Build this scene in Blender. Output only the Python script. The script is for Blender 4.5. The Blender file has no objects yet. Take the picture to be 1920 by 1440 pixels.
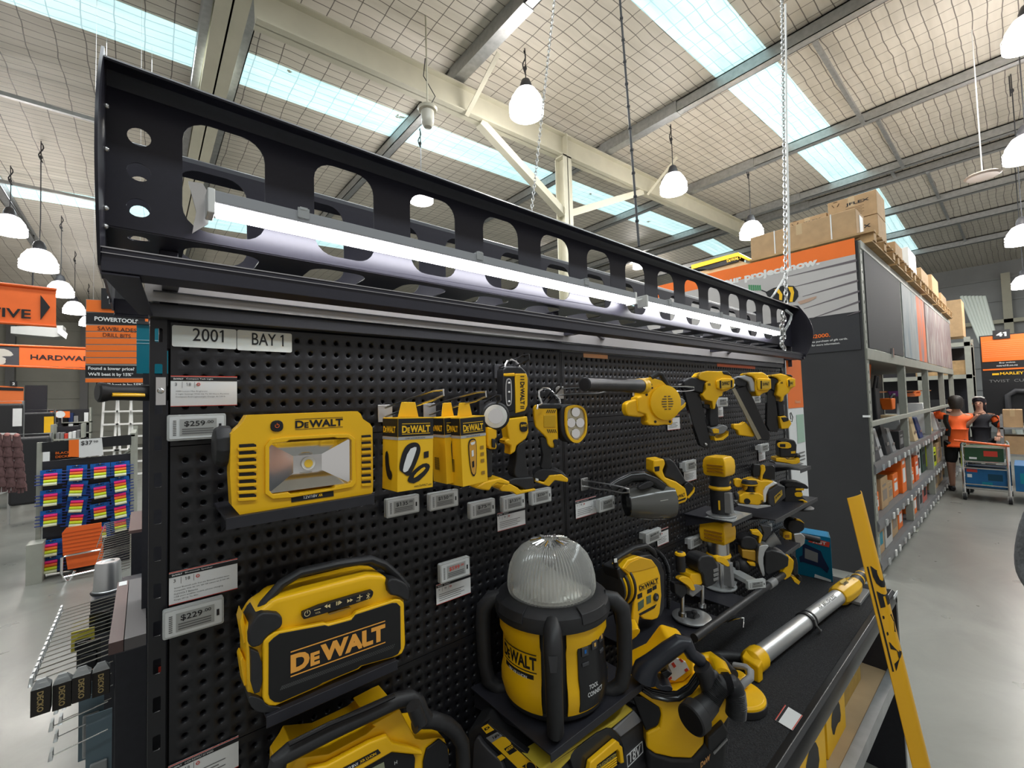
import bpy, math, random
from mathutils import Vector, Matrix
random.seed(7)
SC = bpy.context.scene
COL = SC.collection
PI = math.pi
V = Vector
# ---------------------------------------------------------------- camera, light, exposure
CAM = V((-0.03, -0.87, 1.8))
RT = V((0.7624571, -0.64643734, -0.02789164)); DN = V((0.00505883, 0.04906096, -0.99878297)); FW = V((0.647019, 0.76138807, 0.0406771))
FPX = 813.29
cd = bpy.data.cameras.new('camera'); cam = bpy.data.objects.new('camera', cd); COL.objects.link(cam)
cd.sensor_width = 36; cd.lens = FPX / 1920 * 36; cd.clip_start = 0.02; cd.clip_end = 200
m3 = Matrix((RT, -DN, -FW)).transposed()
cam.matrix_world = Matrix.Translation(CAM) @ m3.to_4x4()
SC.camera = cam
SC.view_settings.view_transform = 'Standard'; SC.view_settings.look = 'None'
SC.view_settings.gamma = 1; SC.view_settings.use_curve_mapping = False
SC.view_settings.exposure = 0.12
W = bpy.data.worlds.new('world'); SC.world = W; W.use_nodes = True
W.node_tree.nodes['Background'].inputs[0].default_value = (1.0, 0.97, 0.93, 1)
W.node_tree.nodes['Background'].inputs[1].default_value = 0.42
def area(name, loc, size, energy, col=(1, 1, 1), rot=(0, 0, 0)):
    d = bpy.data.lights.new(name, 'AREA'); d.shape = 'RECTANGLE'; d.size = size[0]; d.size_y = size[1]; d.energy = energy; d.color = col
    o = bpy.data.objects.new(name, d); o.location = loc; o.rotation_euler = rot; COL.objects.link(o); return o
# daylight falling through the translucent roof strips
for i, (x0, x1, y) in enumerate(((-6, 6, 6.35), (6, 18, 6.35), (-6, 6, 1.8), (6, 18, 1.8), (-6, 6, 13.1), (6, 18, 13.1), (-6, 6, -3.2), (6, 18, -3.2))):
    xm = (x0 + x1) / 2
    area('skylight_daylight', (xm, y, 6.6), (x1 - x0, 0.75), 270, (0.9, 0.97, 1.0))

# ---------------------------------------------------------------- helpers
def P(x, y, X=None, Y=None, Z=None, pl=None):
    """the point of the place seen at photograph pixel (x, y) on a plane of the place"""
    d = RT * ((x - 960) / FPX) + DN * ((y - 720) / FPX) + FW
    if pl is not None: t = (pl[0] - CAM).dot(pl[1]) / d.dot(pl[1])
    elif X is not None: t = (X - CAM.x) / d.x
    elif Y is not None: t = (Y - CAM.y) / d.y
    else: t = (Z - CAM.z) / d.z
    return CAM + d * t
def plane(x, y, az, X=None, Y=None, Z=None):
    """upright plane through a known point, its normal turned az degrees from -Y towards -X"""
    a = math.radians(az)
    return (P(x, y, X=X, Y=Y, Z=Z), V((-math.sin(a), -math.cos(a), 0)))
def crop(ox, oy, s):
    return lambda *pts: [(ox + p[0] / s, oy + p[1] / s) for p in pts]

MATS = {}
def mat(name, col, rough=0.5, metal=0.0, emit=0, ecol=None, trans=0, ior=1.45, coat=0, alpha=1, var=0.0, scale=30, bump=0.0, spec=0.5):
    if name in MATS: return MATS[name]
    m = bpy.data.materials.new(name); m.use_nodes = True; MATS[name] = m
    nt = m.node_tree; b = nt.nodes['Principled BSDF']
    b.inputs['Base Color'].default_value = (*col, 1); b.inputs['Roughness'].default_value = rough; b.inputs['Metallic'].default_value = metal
    b.inputs['Specular IOR Level'].default_value = spec
    b.inputs['Transmission Weight'].default_value = trans; b.inputs['IOR'].default_value = ior; b.inputs['Coat Weight'].default_value = coat
    b.inputs['Alpha'].default_value = alpha
    if emit:
        b.inputs['Emission Color'].default_value = (*(ecol or col), 1); b.inputs['Emission Strength'].default_value = emit
    if var or bump:
        tc = nt.nodes.new('ShaderNodeTexCoord'); n = nt.nodes.new('ShaderNodeTexNoise'); n.inputs['Scale'].default_value = scale; n.inputs['Detail'].default_value = 4
        nt.links.new(tc.outputs['Object'], n.inputs['Vector'])
        if var:
            r = nt.nodes.new('ShaderNodeValToRGB'); r.color_ramp.elements[0].position = 0.3; r.color_ramp.elements[1].position = 0.7
            r.color_ramp.elements[0].color = (*[c * (1 - var) for c in col], 1); r.color_ramp.elements[1].color = (*[min(1, c * (1 + var)) for c in col], 1)
            nt.links.new(n.outputs['Fac'], r.inputs[0]); nt.links.new(r.outputs[0], b.inputs['Base Color'])
        if bump:
            bp = nt.nodes.new('ShaderNodeBump'); bp.inputs['Strength'].default_value = bump; bp.inputs['Distance'].default_value = 0.01
            nt.links.new(n.outputs['Fac'], bp.inputs['Height']); nt.links.new(bp.outputs[0], b.inputs['Normal'])
    return m
YEL = mat('yellow_plastic', (0.88, 0.49, 0.006), 0.33, var=0.03, scale=15)
YEP = mat('yellow_print', (0.88, 0.51, 0.012), 0.5, var=0.03, scale=9)
BLK = mat('black_rubber', (0.018, 0.018, 0.02), 0.5, var=0.15, scale=60)
BLG = mat('black_gloss', (0.012, 0.012, 0.013), 0.22)
BKM = mat('black_powder_coat', (0.02, 0.02, 0.026), 0.42, var=0.12, scale=50)
INK = mat('black_ink', (0.008, 0.008, 0.01), 0.55)
GRY = mat('grey_plastic', (0.22, 0.22, 0.22), 0.45, var=0.05)
DGR = mat('dark_grey_plastic', (0.045, 0.045, 0.05), 0.5, var=0.08)
SIL = mat('cast_aluminium', (0.62, 0.63, 0.64), 0.35, 0.85, var=0.06)
STL = mat('zinc_steel', (0.62, 0.62, 0.62), 0.28, 1.0)
CHR = mat('chrome', (0.85, 0.85, 0.86), 0.1, 1.0)
WHT = mat('white_card', (0.74, 0.75, 0.75), 0.55, var=0.02)
WPL = mat('white_plastic', (0.78, 0.78, 0.76), 0.35)
RED = mat('red_print', (0.6, 0.05, 0.03), 0.5)
ORG = mat('orange_print', (0.86, 0.17, 0.015), 0.5, var=0.03, scale=5)
ORP = mat('orange_plastic', (0.78, 0.13, 0.02), 0.4)
CRD = mat('brown_cardboard', (0.44, 0.29, 0.155), 0.8, var=0.08, scale=12, bump=0.1)
GAL = mat('galvanised_steel', (0.42, 0.43, 0.43), 0.45, 0.7, var=0.12, scale=14)
CRM = mat('cream_paint', (0.56, 0.54, 0.43), 0.55, var=0.04, scale=4)
RCK = mat('grey_rack_paint', (0.33, 0.335, 0.29), 0.5, var=0.06, scale=8)
ESL = mat('label_screen', (0.34, 0.35, 0.34), 0.35)
CLR = mat('clear_plastic', (0.8, 0.82, 0.82), 0.12, trans=0.65, ior=1.3)
GRN = mat('green_print', (0.05, 0.25, 0.1), 0.5)
TEA = mat('teal_print', (0.0, 0.22, 0.3), 0.45, var=0.04)
BLU = mat('blue_print', (0.005, 0.12, 0.42), 0.45)
SKN = mat('skin', (0.55, 0.3, 0.21), 0.55)

class MB:
    def __init__(s): s.v = []; s.f = []
    def add(s, vs, fs):
        n = len(s.v); s.v += [V(p) for p in vs]; s.f += [[i + n for i in f] for f in fs]; return s
    def box(s, a, b):
        x0, y0, z0 = a; x1, y1, z1 = b
        return s.add([(x0, y0, z0), (x1, y0, z0), (x1, y1, z0), (x0, y1, z0), (x0, y0, z1), (x1, y0, z1), (x1, y1, z1), (x0, y1, z1)],
                     [(0, 3, 2, 1), (4, 5, 6, 7), (0, 1, 5, 4), (1, 2, 6, 5), (2, 3, 7, 6), (3, 0, 4, 7)])
    def hexa(s, bot, top):
        return s.add(list(bot) + list(top), [(3, 2, 1, 0), (4, 5, 6, 7), (0, 1, 5, 4), (1, 2, 6, 5), (2, 3, 7, 6), (3, 0, 4, 7)])
    def prism(s, pts, d):
        d = V(d); pts = [V(p) for p in pts]; n = len(pts)
        return s.add(pts + [p + d for p in pts], [tuple(range(n - 1, -1, -1)), tuple(range(n, 2 * n))] + [(i, (i + 1) % n, (i + 1) % n + n, i + n) for i in range(n)])
    def slab(s, px, pl, d0, d1, shrink=1.0):
        """outline given in photograph pixels on an upright plane, from d0 behind to d1 in front of it (metres)"""
        q = [P(x, y, pl=pl) for x, y in px]
        return s.prism([p + pl[1] * d0 for p in q], pl[1] * (d1 - d0))
    def ring(s, c, u, w, r, n, r2=None):
        r2 = r if r2 is None else r2
        return [c + u * (math.cos(2 * PI * i / n) * r) + w * (math.sin(2 * PI * i / n) * r2) for i in range(n)]
    def loft(s, rings, cap=True, closed=False):
        n = len(rings[0]); vs = [p for r in rings for p in r]; fs = []; m = len(rings)
        for k in range(m if closed else m - 1):
            a = k * n; b = ((k + 1) % m) * n
            for i in range(n): fs.append((a + i, a + (i + 1) % n, b + (i + 1) % n, b + i))
        if cap and not closed: fs += [tuple(range(n - 1, -1, -1)), tuple(range((m - 1) * n, m * n))]
        return s.add(vs, fs)
    def cyl(s, a, b, r0, r1=None, n=20, cap=True):
        a = V(a); b = V(b); d = (b - a).normalized(); u = d.orthogonal().normalized(); w = d.cross(u)
        return s.loft([s.ring(a, u, w, r0, n), s.ring(b, u, w, r0 if r1 is None else r1, n)], cap)
    def lathe(s, o, ax, prof, n=28, cap=True, u=None, flat=1.0):
        o = V(o); ax = V(ax).normalized(); u = (V(u) if u else ax.orthogonal()).normalized(); u = (u - ax * u.dot(ax)).normalized(); w = ax.cross(u)
        return s.loft([s.ring(o + ax * h, u, w, max(r, 1e-5), n, max(r, 1e-5) * flat) for r, h in prof], cap)
    def tube(s, pts, r, n=8, closed=False, rr=None, flat=1.0, up=None):
        pts = [V(p) for p in pts]; m = len(pts); rings = []; u = None
        for i, p in enumerate(pts):
            if closed: t = pts[(i + 1) % m] - pts[i - 1]
            else: t = pts[min(i + 1, m - 1)] - pts[max(i - 1, 0)]
            t.normalize()
            if u is None: u = (V(up) - t * V(up).dot(t)).normalized() if up else t.orthogonal().normalized()
            else:
                u = (u - t * u.dot(t)); u = u.normalized() if u.length > 1e-6 else t.orthogonal().normalized()
            R_ = rr[i] if rr else r
            rings.append(s.ring(p, u, t.cross(u), R_, n, R_ * flat))
        return s.loft(rings, True, closed)
    def ball(s, c, r, n=16, m=10):
        c = V(c); r = V((r, r, r)) if not hasattr(r, '__len__') else V(r)
        rings = [[c + V((r.x * math.sin(PI * k / m) * math.cos(2 * PI * i / n), r.y * math.sin(PI * k / m) * math.sin(2 * PI * i / n), r.z * math.cos(PI * k / m))) for i in range(n)] for k in range(1, m)]
        rings = [[c + V((0, 0, r.z))] * n] + rings + [[c - V((0, 0, r.z))] * n]
        return s.loft(rings[1:-1], True) if False else s.loft(rings, False)
    def quad(s, a, b, c, d): return s.add([a, b, c, d], [(0, 1, 2, 3)])
    def text(s, st, o, ux, uy, w=None, h=None, bold=0.012, align='l'):
        """flat lettering: o is the lower left corner, ux / uy the directions across and up, w and h its size"""
        vs, fs, bb = glyphs(st, bold); ux = V(ux).normalized(); uy = V(uy).normalized()
        x0, y0, x1, y1 = bb; sx = w / (x1 - x0) if w else None; sy = h / (y1 - y0) if h else None
        sx = sx or sy; sy = sy or sx
        if align == 'c': o = V(o) - ux * ((x1 - x0) * sx / 2)
        return s.add([V(o) + ux * ((a - x0) * sx) + uy * ((b - y0) * sy) for a, b in vs], fs)
    def build(s, name, m, parent=None, bevel=0, seg=2, sharp=35, kind=None, label=None, sub=0):
        me = bpy.data.meshes.new(name); root = ORI.get(parent.name, V((0, 0, 0))) if parent else V((0, 0, 0))
        me.from_pydata([tuple(p - root) for p in s.v], [], s.f); me.materials.append(m)
        me.polygons.foreach_set('use_smooth', [True] * len(me.polygons))
        import bmesh
        bm = bmesh.new(); bm.from_mesh(me)
        bmesh.ops.remove_doubles(bm, verts=bm.verts, dist=1e-6)
        bmesh.ops.recalc_face_normals(bm, faces=bm.faces)
        an = math.radians(sharp)
        for e in bm.edges: e.smooth = len(e.link_faces) == 2 and e.calc_face_angle(0) < an
        bm.to_mesh(me); bm.free()
        o = bpy.data.objects.new(name, me); COL.objects.link(o)
        if parent: o.parent = parent; ORI[o.name] = root
        else: ORI[o.name] = V((0, 0, 0))
        if bevel:
            b = o.modifiers.new('bevel', 'BEVEL'); b.width = bevel; b.segments = seg; b.limit_method = 'ANGLE'; b.angle_limit = math.radians(32); b.harden_normals = True; b.use_clamp_overlap = True
        if kind: o['kind'] = kind
        if label: o['label'] = label
        return o
ORI = {}
GL = {}
def glyphs(st, bold):
    k = (st, bold)
    if k in GL: return GL[k]
    if st == 'DeWALT':      # large D, small cap E, large WALT
        vs = []; fs = []; x = 0
        for s_, sc in (('D', 1), ('E', .74), ('WALT', 1)):
            v, f, b = glyphs(s_, bold); n = len(vs); vs += [(x + (a - b[0]) * sc, (c - b[1]) * sc) for a, c in v]; fs += [tuple(i + n for i in q) for q in f]; x += (b[2] - b[0]) * sc + .03
        xs = [a for a, b in vs]; ys = [b for a, b in vs]; GL[k] = (vs, fs, (min(xs), min(ys), max(xs), max(ys))); return GL[k]
    cu = bpy.data.curves.new('t', 'FONT'); cu.body = st; cu.size = 1; cu.offset = bold; cu.resolution_u = 3
    ob = bpy.data.objects.new('t', cu); me = ob.to_mesh()
    vs = [(v.co.x, v.co.y) for v in me.vertices]; fs = [tuple(p.vertices) for p in me.polygons]
    ob.to_mesh_clear(); bpy.data.objects.remove(ob); bpy.data.curves.remove(cu)
    for i, ch in enumerate(st):      # the font's figure one is a bare stroke: give it its flag
        if ch != '1': continue
        cu = bpy.data.curves.new('t', 'FONT'); cu.body = st[:i + 1]; cu.size = 1; cu.offset = bold; ob = bpy.data.objects.new('t', cu); me = ob.to_mesh()
        xr = max(v.co.x for v in me.vertices); yt = max(v.co.y for v in me.vertices if v.co.x > xr - .02); ob.to_mesh_clear(); bpy.data.objects.remove(ob); bpy.data.curves.remove(cu)
        w = .075 + 2 * bold; n = len(vs); vs += [(xr - w, yt), (xr - w, yt - .1 - 2 * bold), (xr - w - .15, yt - .17 - 2 * bold), (xr - w - .15, yt - .09)]; fs.append((n, n + 1, n + 2, n + 3))
    xs = [a for a, b in vs]; ys = [b for a, b in vs]
    GL[k] = (vs, fs, (min(xs), min(ys), max(xs), max(ys))); return GL[k]
def sheet(outer, holes, t, fn):
    """flat sheet with cut-outs; fn maps (a, b, c) of the sheet to the place, c across its thickness"""
    cu = bpy.data.curves.new('s', 'CURVE'); cu.dimensions = '2D'; cu.fill_mode = 'BOTH'; cu.extrude = t / 2
    for poly in [outer] + holes:
        sp = cu.splines.new('POLY'); sp.points.add(len(poly) - 1); sp.use_cyclic_u = True
        for i, (a, b) in enumerate(poly): sp.points[i].co = (a, b, 0, 1)
    ob = bpy.data.objects.new('s', cu); me = ob.to_mesh()
    vs = [fn(v.co.x, v.co.y, v.co.z) for v in me.vertices]; fs = [tuple(p.vertices) for p in me.polygons]
    ob.to_mesh_clear(); bpy.data.objects.remove(ob); bpy.data.curves.remove(cu)
    return vs, fs
def rrect(x0, y0, x1, y1, r, n=5):
    out = []
    for cx, cy, a0 in ((x1 - r, y0 + r, -90), (x1 - r, y1 - r, 0), (x0 + r, y1 - r, 90), (x0 + r, y0 + r, 180)):
        for i in range(n + 1):
            a = math.radians(a0 + 90 * i / n); out.append((cx + r * math.cos(a), cy + r * math.sin(a)))
    return out
def circ(x, y, r, n=20, r2=None): return [(x + r * math.cos(2 * PI * i / n), y + (r2 or r) * math.sin(2 * PI * i / n)) for i in range(n)]
def tag(o, label, cat, group=None, kind=None):
    if label: o['label'] = label
    if cat: o['category'] = cat
    if group: o['group'] = group
    if kind: o['kind'] = kind
    return o
def thing(name, label, cat, loc, group=None):
    o = bpy.data.objects.new(name, None); o.empty_display_size = 0.05; COL.objects.link(o); o.location = loc; ORI[o.name] = V(loc)
    return tag(o, label, cat, group)
def copy_tree(o, loc=None, rot=None, parent=None, label=None, group=None, scale=None):
    c = o.copy(); COL.objects.link(c); c.parent = parent
    if loc is not None: c.location = loc
    if rot is not None: c.rotation_euler = rot
    if scale is not None: c.scale = scale
    if label: c['label'] = label
    if group: c['group'] = group
    for ch in list(o.children): copy_tree(ch, parent=c)
    ORI[c.name] = V(c.location)
    return c
def struct(mb, name, m, **k): return mb.build(name, m, None, kind='structure', **k)
UX = V((1, 0, 0)); UY = V((0, 1, 0)); UZ = V((0, 0, 1))
# ---------------------------------------------------------------- the building
def zc(x): return 6.8 + 0.045 * min(x, 14.2) - 0.04 * max(0, x - 14.2)
def concrete():
    m = bpy.data.materials.new('polished_concrete'); m.use_nodes = True; nt = m.node_tree; b = nt.nodes['Principled BSDF']
    tc = nt.nodes.new('ShaderNodeTexCoord'); n1 = nt.nodes.new('ShaderNodeTexNoise'); n1.inputs['Scale'].default_value = 0.9; n1.inputs['Detail'].default_value = 8; n1.inputs['Roughness'].default_value = 0.65; n1.inputs['Distortion'].default_value = 1.2
    r = nt.nodes.new('ShaderNodeValToRGB'); r.color_ramp.elements[0].position = 0.3; r.color_ramp.elements[1].position = 0.72
    r.color_ramp.elements[0].color = (0.17, 0.17, 0.155, 1); r.color_ramp.elements[1].color = (0.26, 0.26, 0.235, 1)
    nt.links.new(tc.outputs['Object'], n1.inputs['Vector']); nt.links.new(n1.outputs['Fac'], r.inputs[0]); nt.links.new(r.outputs[0], b.inputs['Base Color'])
    n2 = nt.nodes.new('ShaderNodeTexNoise'); n2.inputs['Scale'].default_value = 3; n2.inputs['Detail'].default_value = 6
    mr = nt.nodes.new('ShaderNodeMapRange'); mr.inputs[3].default_value = 0.24; mr.inputs[4].default_value = 0.34
    nt.links.new(tc.outputs['Object'], n2.inputs['Vector']); nt.links.new(n2.outputs['Fac'], mr.inputs[0]); nt.links.new(mr.outputs[0], b.inputs['Roughness'])
    return m
def gridmat(name, c0, c1, line, sx, sy, wx, wy, rough=0.5, metal=0.0, emit=0.0, bump=0.3, dirt=None):
    m = bpy.data.materials.new(name); m.use_nodes = True; nt = m.node_tree; b = nt.nodes['Principled BSDF']
    L = nt.links.new; N = nt.nodes.new
    tc = N('ShaderNodeTexCoord'); sep = N('ShaderNodeSeparateXYZ')
    nz = N('ShaderNodeTexNoise'); nz.inputs['Scale'].default_value = 1.3; nz.inputs['Detail'].default_value = 2
    L(tc.outputs['Object'], nz.inputs['Vector'])
    mp = N('ShaderNodeVectorMath'); mp.operation = 'SCALE'; mp.inputs['Scale'].default_value = 0.09
    sb = N('ShaderNodeVectorMath'); sb.operation = 'ADD'
    L(nz.outputs['Color'], mp.inputs[0]); L(tc.outputs['Object'], sb.inputs[0]); L(mp.outputs[0], sb.inputs[1]); L(sb.outputs[0], sep.inputs[0])
    outs = []
    for ax, s, w in (('X', sx, wx), ('Y', sy, wy)):
        a = N('ShaderNodeMath'); a.operation = 'PINGPONG'; a.inputs[1].default_value = s / 2; L(sep.outputs[ax], a.inputs[0])
        c = N('ShaderNodeMath'); c.operation = 'LESS_THAN'; c.inputs[1].default_value = w; L(a.outputs[0], c.inputs[0]); outs.append(c)
    mx = N('ShaderNodeMath'); mx.operation = 'MAXIMUM'; L(outs[0].outputs[0], mx.inputs[0]); L(outs[1].outputs[0], mx.inputs[1])
    n2 = N('ShaderNodeTexNoise'); n2.inputs['Scale'].default_value = 2.2; n2.inputs['Detail'].default_value = 6; L(tc.outputs['Object'], n2.inputs['Vector'])
    mpp = N('ShaderNodeMapping'); mpp.inputs['Scale'].default_value = (0.35, 3.0, 1); L(tc.outputs['Object'], mpp.inputs[0]); L(mpp.outputs[0], n2.inputs['Vector'])
    r = N('ShaderNodeValToRGB'); r.color_ramp.elements[0].position = 0.3; r.color_ramp.elements[1].position = 0.7
    r.color_ramp.elements[0].color = (*c0, 1); r.color_ramp.elements[1].color = (*c1, 1); L(n2.outputs['Fac'], r.inputs[0])
    col = r.outputs[0]
    if dirt:
        n3 = N('ShaderNodeTexNoise'); n3.inputs['Scale'].default_value = 1.6; n3.inputs['Detail'].default_value = 5; L(tc.outputs['Object'], n3.inputs['Vector'])
        g = N('ShaderNodeMath'); g.operation = 'GREATER_THAN'; g.inputs[1].default_value = 0.69; L(n3.outputs['Fac'], g.inputs[0])
        m2 = N('ShaderNodeMix'); m2.data_type = 'RGBA'; L(g.outputs[0], m2.inputs['Factor']); L(col, m2.inputs[6]); m2.inputs[7].default_value = (*dirt, 1); col = m2.outputs[2]
    m1 = N('ShaderNodeMix'); m1.data_type = 'RGBA'; L(mx.outputs[0], m1.inputs['Factor']); L(col, m1.inputs[6]); m1.inputs[7].default_value = (*line, 1)
    L(m1.outputs[2], b.inputs['Base Color'])
    b.inputs['Roughness'].default_value = rough; b.inputs['Metallic'].default_value = metal
    if emit: L(m1.outputs[2], b.inputs['Emission Color']); b.inputs['Emission Strength'].default_value = emit
    if bump:
        bp = N('ShaderNodeBump'); bp.inputs['Strength'].default_value = bump; bp.inputs['Distance'].default_value = 0.05
        L(n2.outputs['Fac'], bp.inputs['Height']); L(bp.outputs[0], b.inputs['Normal'])
    return m
FLOORM = concrete()
CEILM = gridmat('roof_insulation_under_mesh', (0.58, 0.54, 0.46), (0.70, 0.655, 0.57), (0.16, 0.14, 0.12), 0.30, 0.15, 0.006, 0.006, 0.5, 0.0)
SKYM = gridmat('translucent_roof_sheet', (0.42, 0.66, 0.68), (0.62, 0.86, 0.87), (0.32, 0.45, 0.48), 0.30, 0.15, 0.007, 0.007, 0.5, 0, 1.0, 0, dirt=(0.16, 0.17, 0.13))
CLAD = mat('wall_cladding', (0.46, 0.46, 0.40), 0.6, var=0.05, scale=1.5)
CLADG = mat('grey_wall_cladding', (0.30, 0.31, 0.31), 0.5, 0.2, var=0.12, scale=1.2)
m = MB(); m.box((-16, -9, -0.1), (27, 32, 0)); struct(m, 'floor', FLOORM)
m = MB()
for a, b in ((-16, 14.2), (14.2, 27)):
    m.hexa([(a, -9, zc(a)), (b, -9, zc(b)), (b, 32, zc(b)), (a, 32, zc(a))], [(a, -9, zc(a) + .08), (b, -9, zc(b) + .08), (b, 32, zc(b) + .08), (a, 32, zc(a) + .08)])
struct(m, 'ceiling', CEILM)
PX = [-2.35, 0.95, 3.62, 7.3, 10.75, 14.0, 14.75, 17.1, 19.5, 22.2]
n = 1
for y0, y1 in ((1.43, 2.2), (6.0, 6.75), (12.7, 13.5), (-3.6, -2.8)):
    xs = [-9, -5.6] + PX
    for a, b in zip(xs[:-1], xs[1:]):
        if b - a < 1: continue
        if y0 == 1.43 and a < 3: continue
        a2, b2 = a + 0.05, b - 0.05; m = MB()
        m.hexa([(a2, y0, zc(a2) - .012), (b2, y0, zc(b2) - .012), (b2, y1, zc(b2) - .012), (a2, y1, zc(a2) - .012)], [(a2, y0, zc(a2) + .01), (b2, y0, zc(b2) + .01), (b2, y1, zc(b2) + .01), (a2, y1, zc(a2) + .01)])
        struct(m, 'window_%d' % n, SKYM); n += 1
tn = 1
def trim(mb, m, **k):
    global tn
    o = struct(mb, 'trim_%d' % tn, m, **k); tn += 1; return o
for x in PX:     # galvanised C purlins
    z = zc(x) - 0.02; m = MB(); w = 0.075
    m.box((x - w, -9, z - 0.02), (x + w, 32, z)); m.box((x - w, -9, z - .2), (x - w + .012, 32, z)); m.box((x - w, -9, z - .2), (x + w, 32, z - .19))
    m.box((x + w - .012, -9, z - .2), (x + w, 32, z - .17)); trim(m, GAL)
for i, x in enumerate(PX[:-1]):   # lapped splice plates near the rafter line
    m = MB(); z = zc(x) - 0.22; m.box((x - .09, 2.9, z), (x - .078, 4.6, z + .2)); m.box((x - .09, 2.9, z - .008), (x + .09, 4.6, z)); trim(m, GAL)
for y, x0, x1 in ((0.9, 7.3, 10.75), (0.75, 10.75, 14.0), (0.4, 14.75, 19.5), (0.2, 19.5, 22.2), (8.47, -9, -.6), (12.05, -9, -.6), (1.0, 14, 14.7)):
    m = MB(); m.box((x0, y - .03, zc((x0 + x1) / 2) - .16), (x1, y + .03, zc((x0 + x1) / 2) - .1)); trim(m, GAL)
# cream rafter along X, girder along Y, column and braces
def ibeam(a, b, h, w, t=0.02):
    m = MB(); a = V(a); b = V(b); d = (b - a).normalized(); s = V((-d.y, d.x, 0)).normalized(); u = s.cross(d)
    u = u if u.z > 0 else -u
    def bar(o0, o1, z0, z1):
        q = [s * o0 + u * z0, s * o1 + u * z0, s * o1 + u * z1, s * o0 + u * z1]
        m.add([a + k for k in q] + [b + k for k in q], [(0, 1, 2, 3), (4, 7, 6, 5), (0, 4, 5, 1), (1, 5, 6, 2), (2, 6, 7, 3), (3, 7, 4, 0)])
    bar(-w / 2, w / 2, -h / 2, -h / 2 + t); bar(-w / 2, w / 2, h / 2 - t, h / 2); bar(-t / 2, t / 2, -h / 2, h / 2)
    return m
YR = 4.55
trim(ibeam((0.9, YR, zc(.9) - .48), (14.2, YR, zc(14.2) - .48), 0.42, 0.2), CRM)
trim(ibeam((14.2, YR, zc(14.2) - .48), (22, YR, zc(22) - .48), 0.42, 0.2), CRM)
trim(ibeam((0.72, -9, zc(.72) - .25), (0.72, 32, zc(.72) - .25), 0.36, 0.32), CRM)
m = MB(); m.box((0.47, -9, zc(.5) - .3), (0.56, 32, zc(.5) - .1)); trim(m, GAL)
CX = 6.0
m = ibeam((CX, YR, 0), (CX, YR, zc(CX) - .69), 0.22, 0.22); 
m = MB(); h = 0.11
m.box((CX - h, YR - h, 0), (CX + h, YR - h + .016, zc(CX) - .69)); m.box((CX - h, YR + h - .016, 0), (CX + h, YR + h, zc(CX) - .69)); m.box((CX - .01, YR - h, 0), (CX + .01, YR + h, zc(CX) - .69))
m.box((CX - h, YR - h, zc(CX) - .72), (CX + h, YR + h, zc(CX) - .69)); trim(m, CRM)
def brace(a, b, w=0.13):
    m = MB(); a = V(a); b = V(b); d = (b - a).normalized(); s = d.cross(V((0, 1, 0))).normalized(); y = s.cross(d)
    q = [s * -w / 2 + y * -w / 2, s * w / 2 + y * -w / 2, s * w / 2 + y * (-w / 2 + .012), s * (-w / 2 + .012) + y * (-w / 2 + .012), s * (-w / 2 + .012) + y * w / 2, s * -w / 2 + y * w / 2]
    m.prism([a + k for k in q], b - a); trim(m, CRM)
brace((4.05, YR, zc(4) - .7), (5.95, YR, 5.3)); brace((8.6, YR, zc(8.6) - .7), (6.05, YR, 5.3))
for x in (3.75, 8.75): brace((x, YR - .05, zc(x) - .72), (x + .1, YR - .75, zc(x) - .12), .07)
for x in (6.0, 14.0):
    m = MB(); m.box((x - .012, YR - .12, zc(x) - .7), (x + .012, YR + .12, zc(x) - .27)); trim(m, CRM)
# far walls: horizontal cladding at the back, grey ribbed cladding at the right
def clad(name, a, b, z0, z1, m_, axis):
    m = MB(); n_ = int((z1 - z0) / 0.9)
    for i in range(n_):
        za = z0 + i * .9; zb = min(za + .86, z1)
        if axis == 'x': m.box((a, 31.7, za), (b, 31.8, zb)); m.box((a, 31.62, zb - .05), (b, 31.72, zb + .05))
        else: m.box((26.6, a, za), (26.7, b, zb)); m.box((26.52, a, zb - .03), (26.62, b, zb + .05))
    if axis == 'x': m.box((a, 31.8, z0), (b, 31.9, z1))
    else: m.box((26.7, a, z0), (26.8, b, z1))
    return struct(m, name, m_)
clad('wall_back', -16, 27, 0, 7.6, CLAD, 'x'); clad('wall_right', -9, 31, 0, 7.4, CLADG, 'y')
m = MB(); m.box((26.2, -2.4, 4.4), (26.5, 4, 4.55)); m.box((26.2, -.75, 0), (26.5, -.5, 6.4)); trim(m, CRM)
for x in (-5.2, -2.6):
    m = MB(); m.box((x, 31.2, 0), (x + .3, 31.6, 6.5)); trim(m, GRY)

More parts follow.
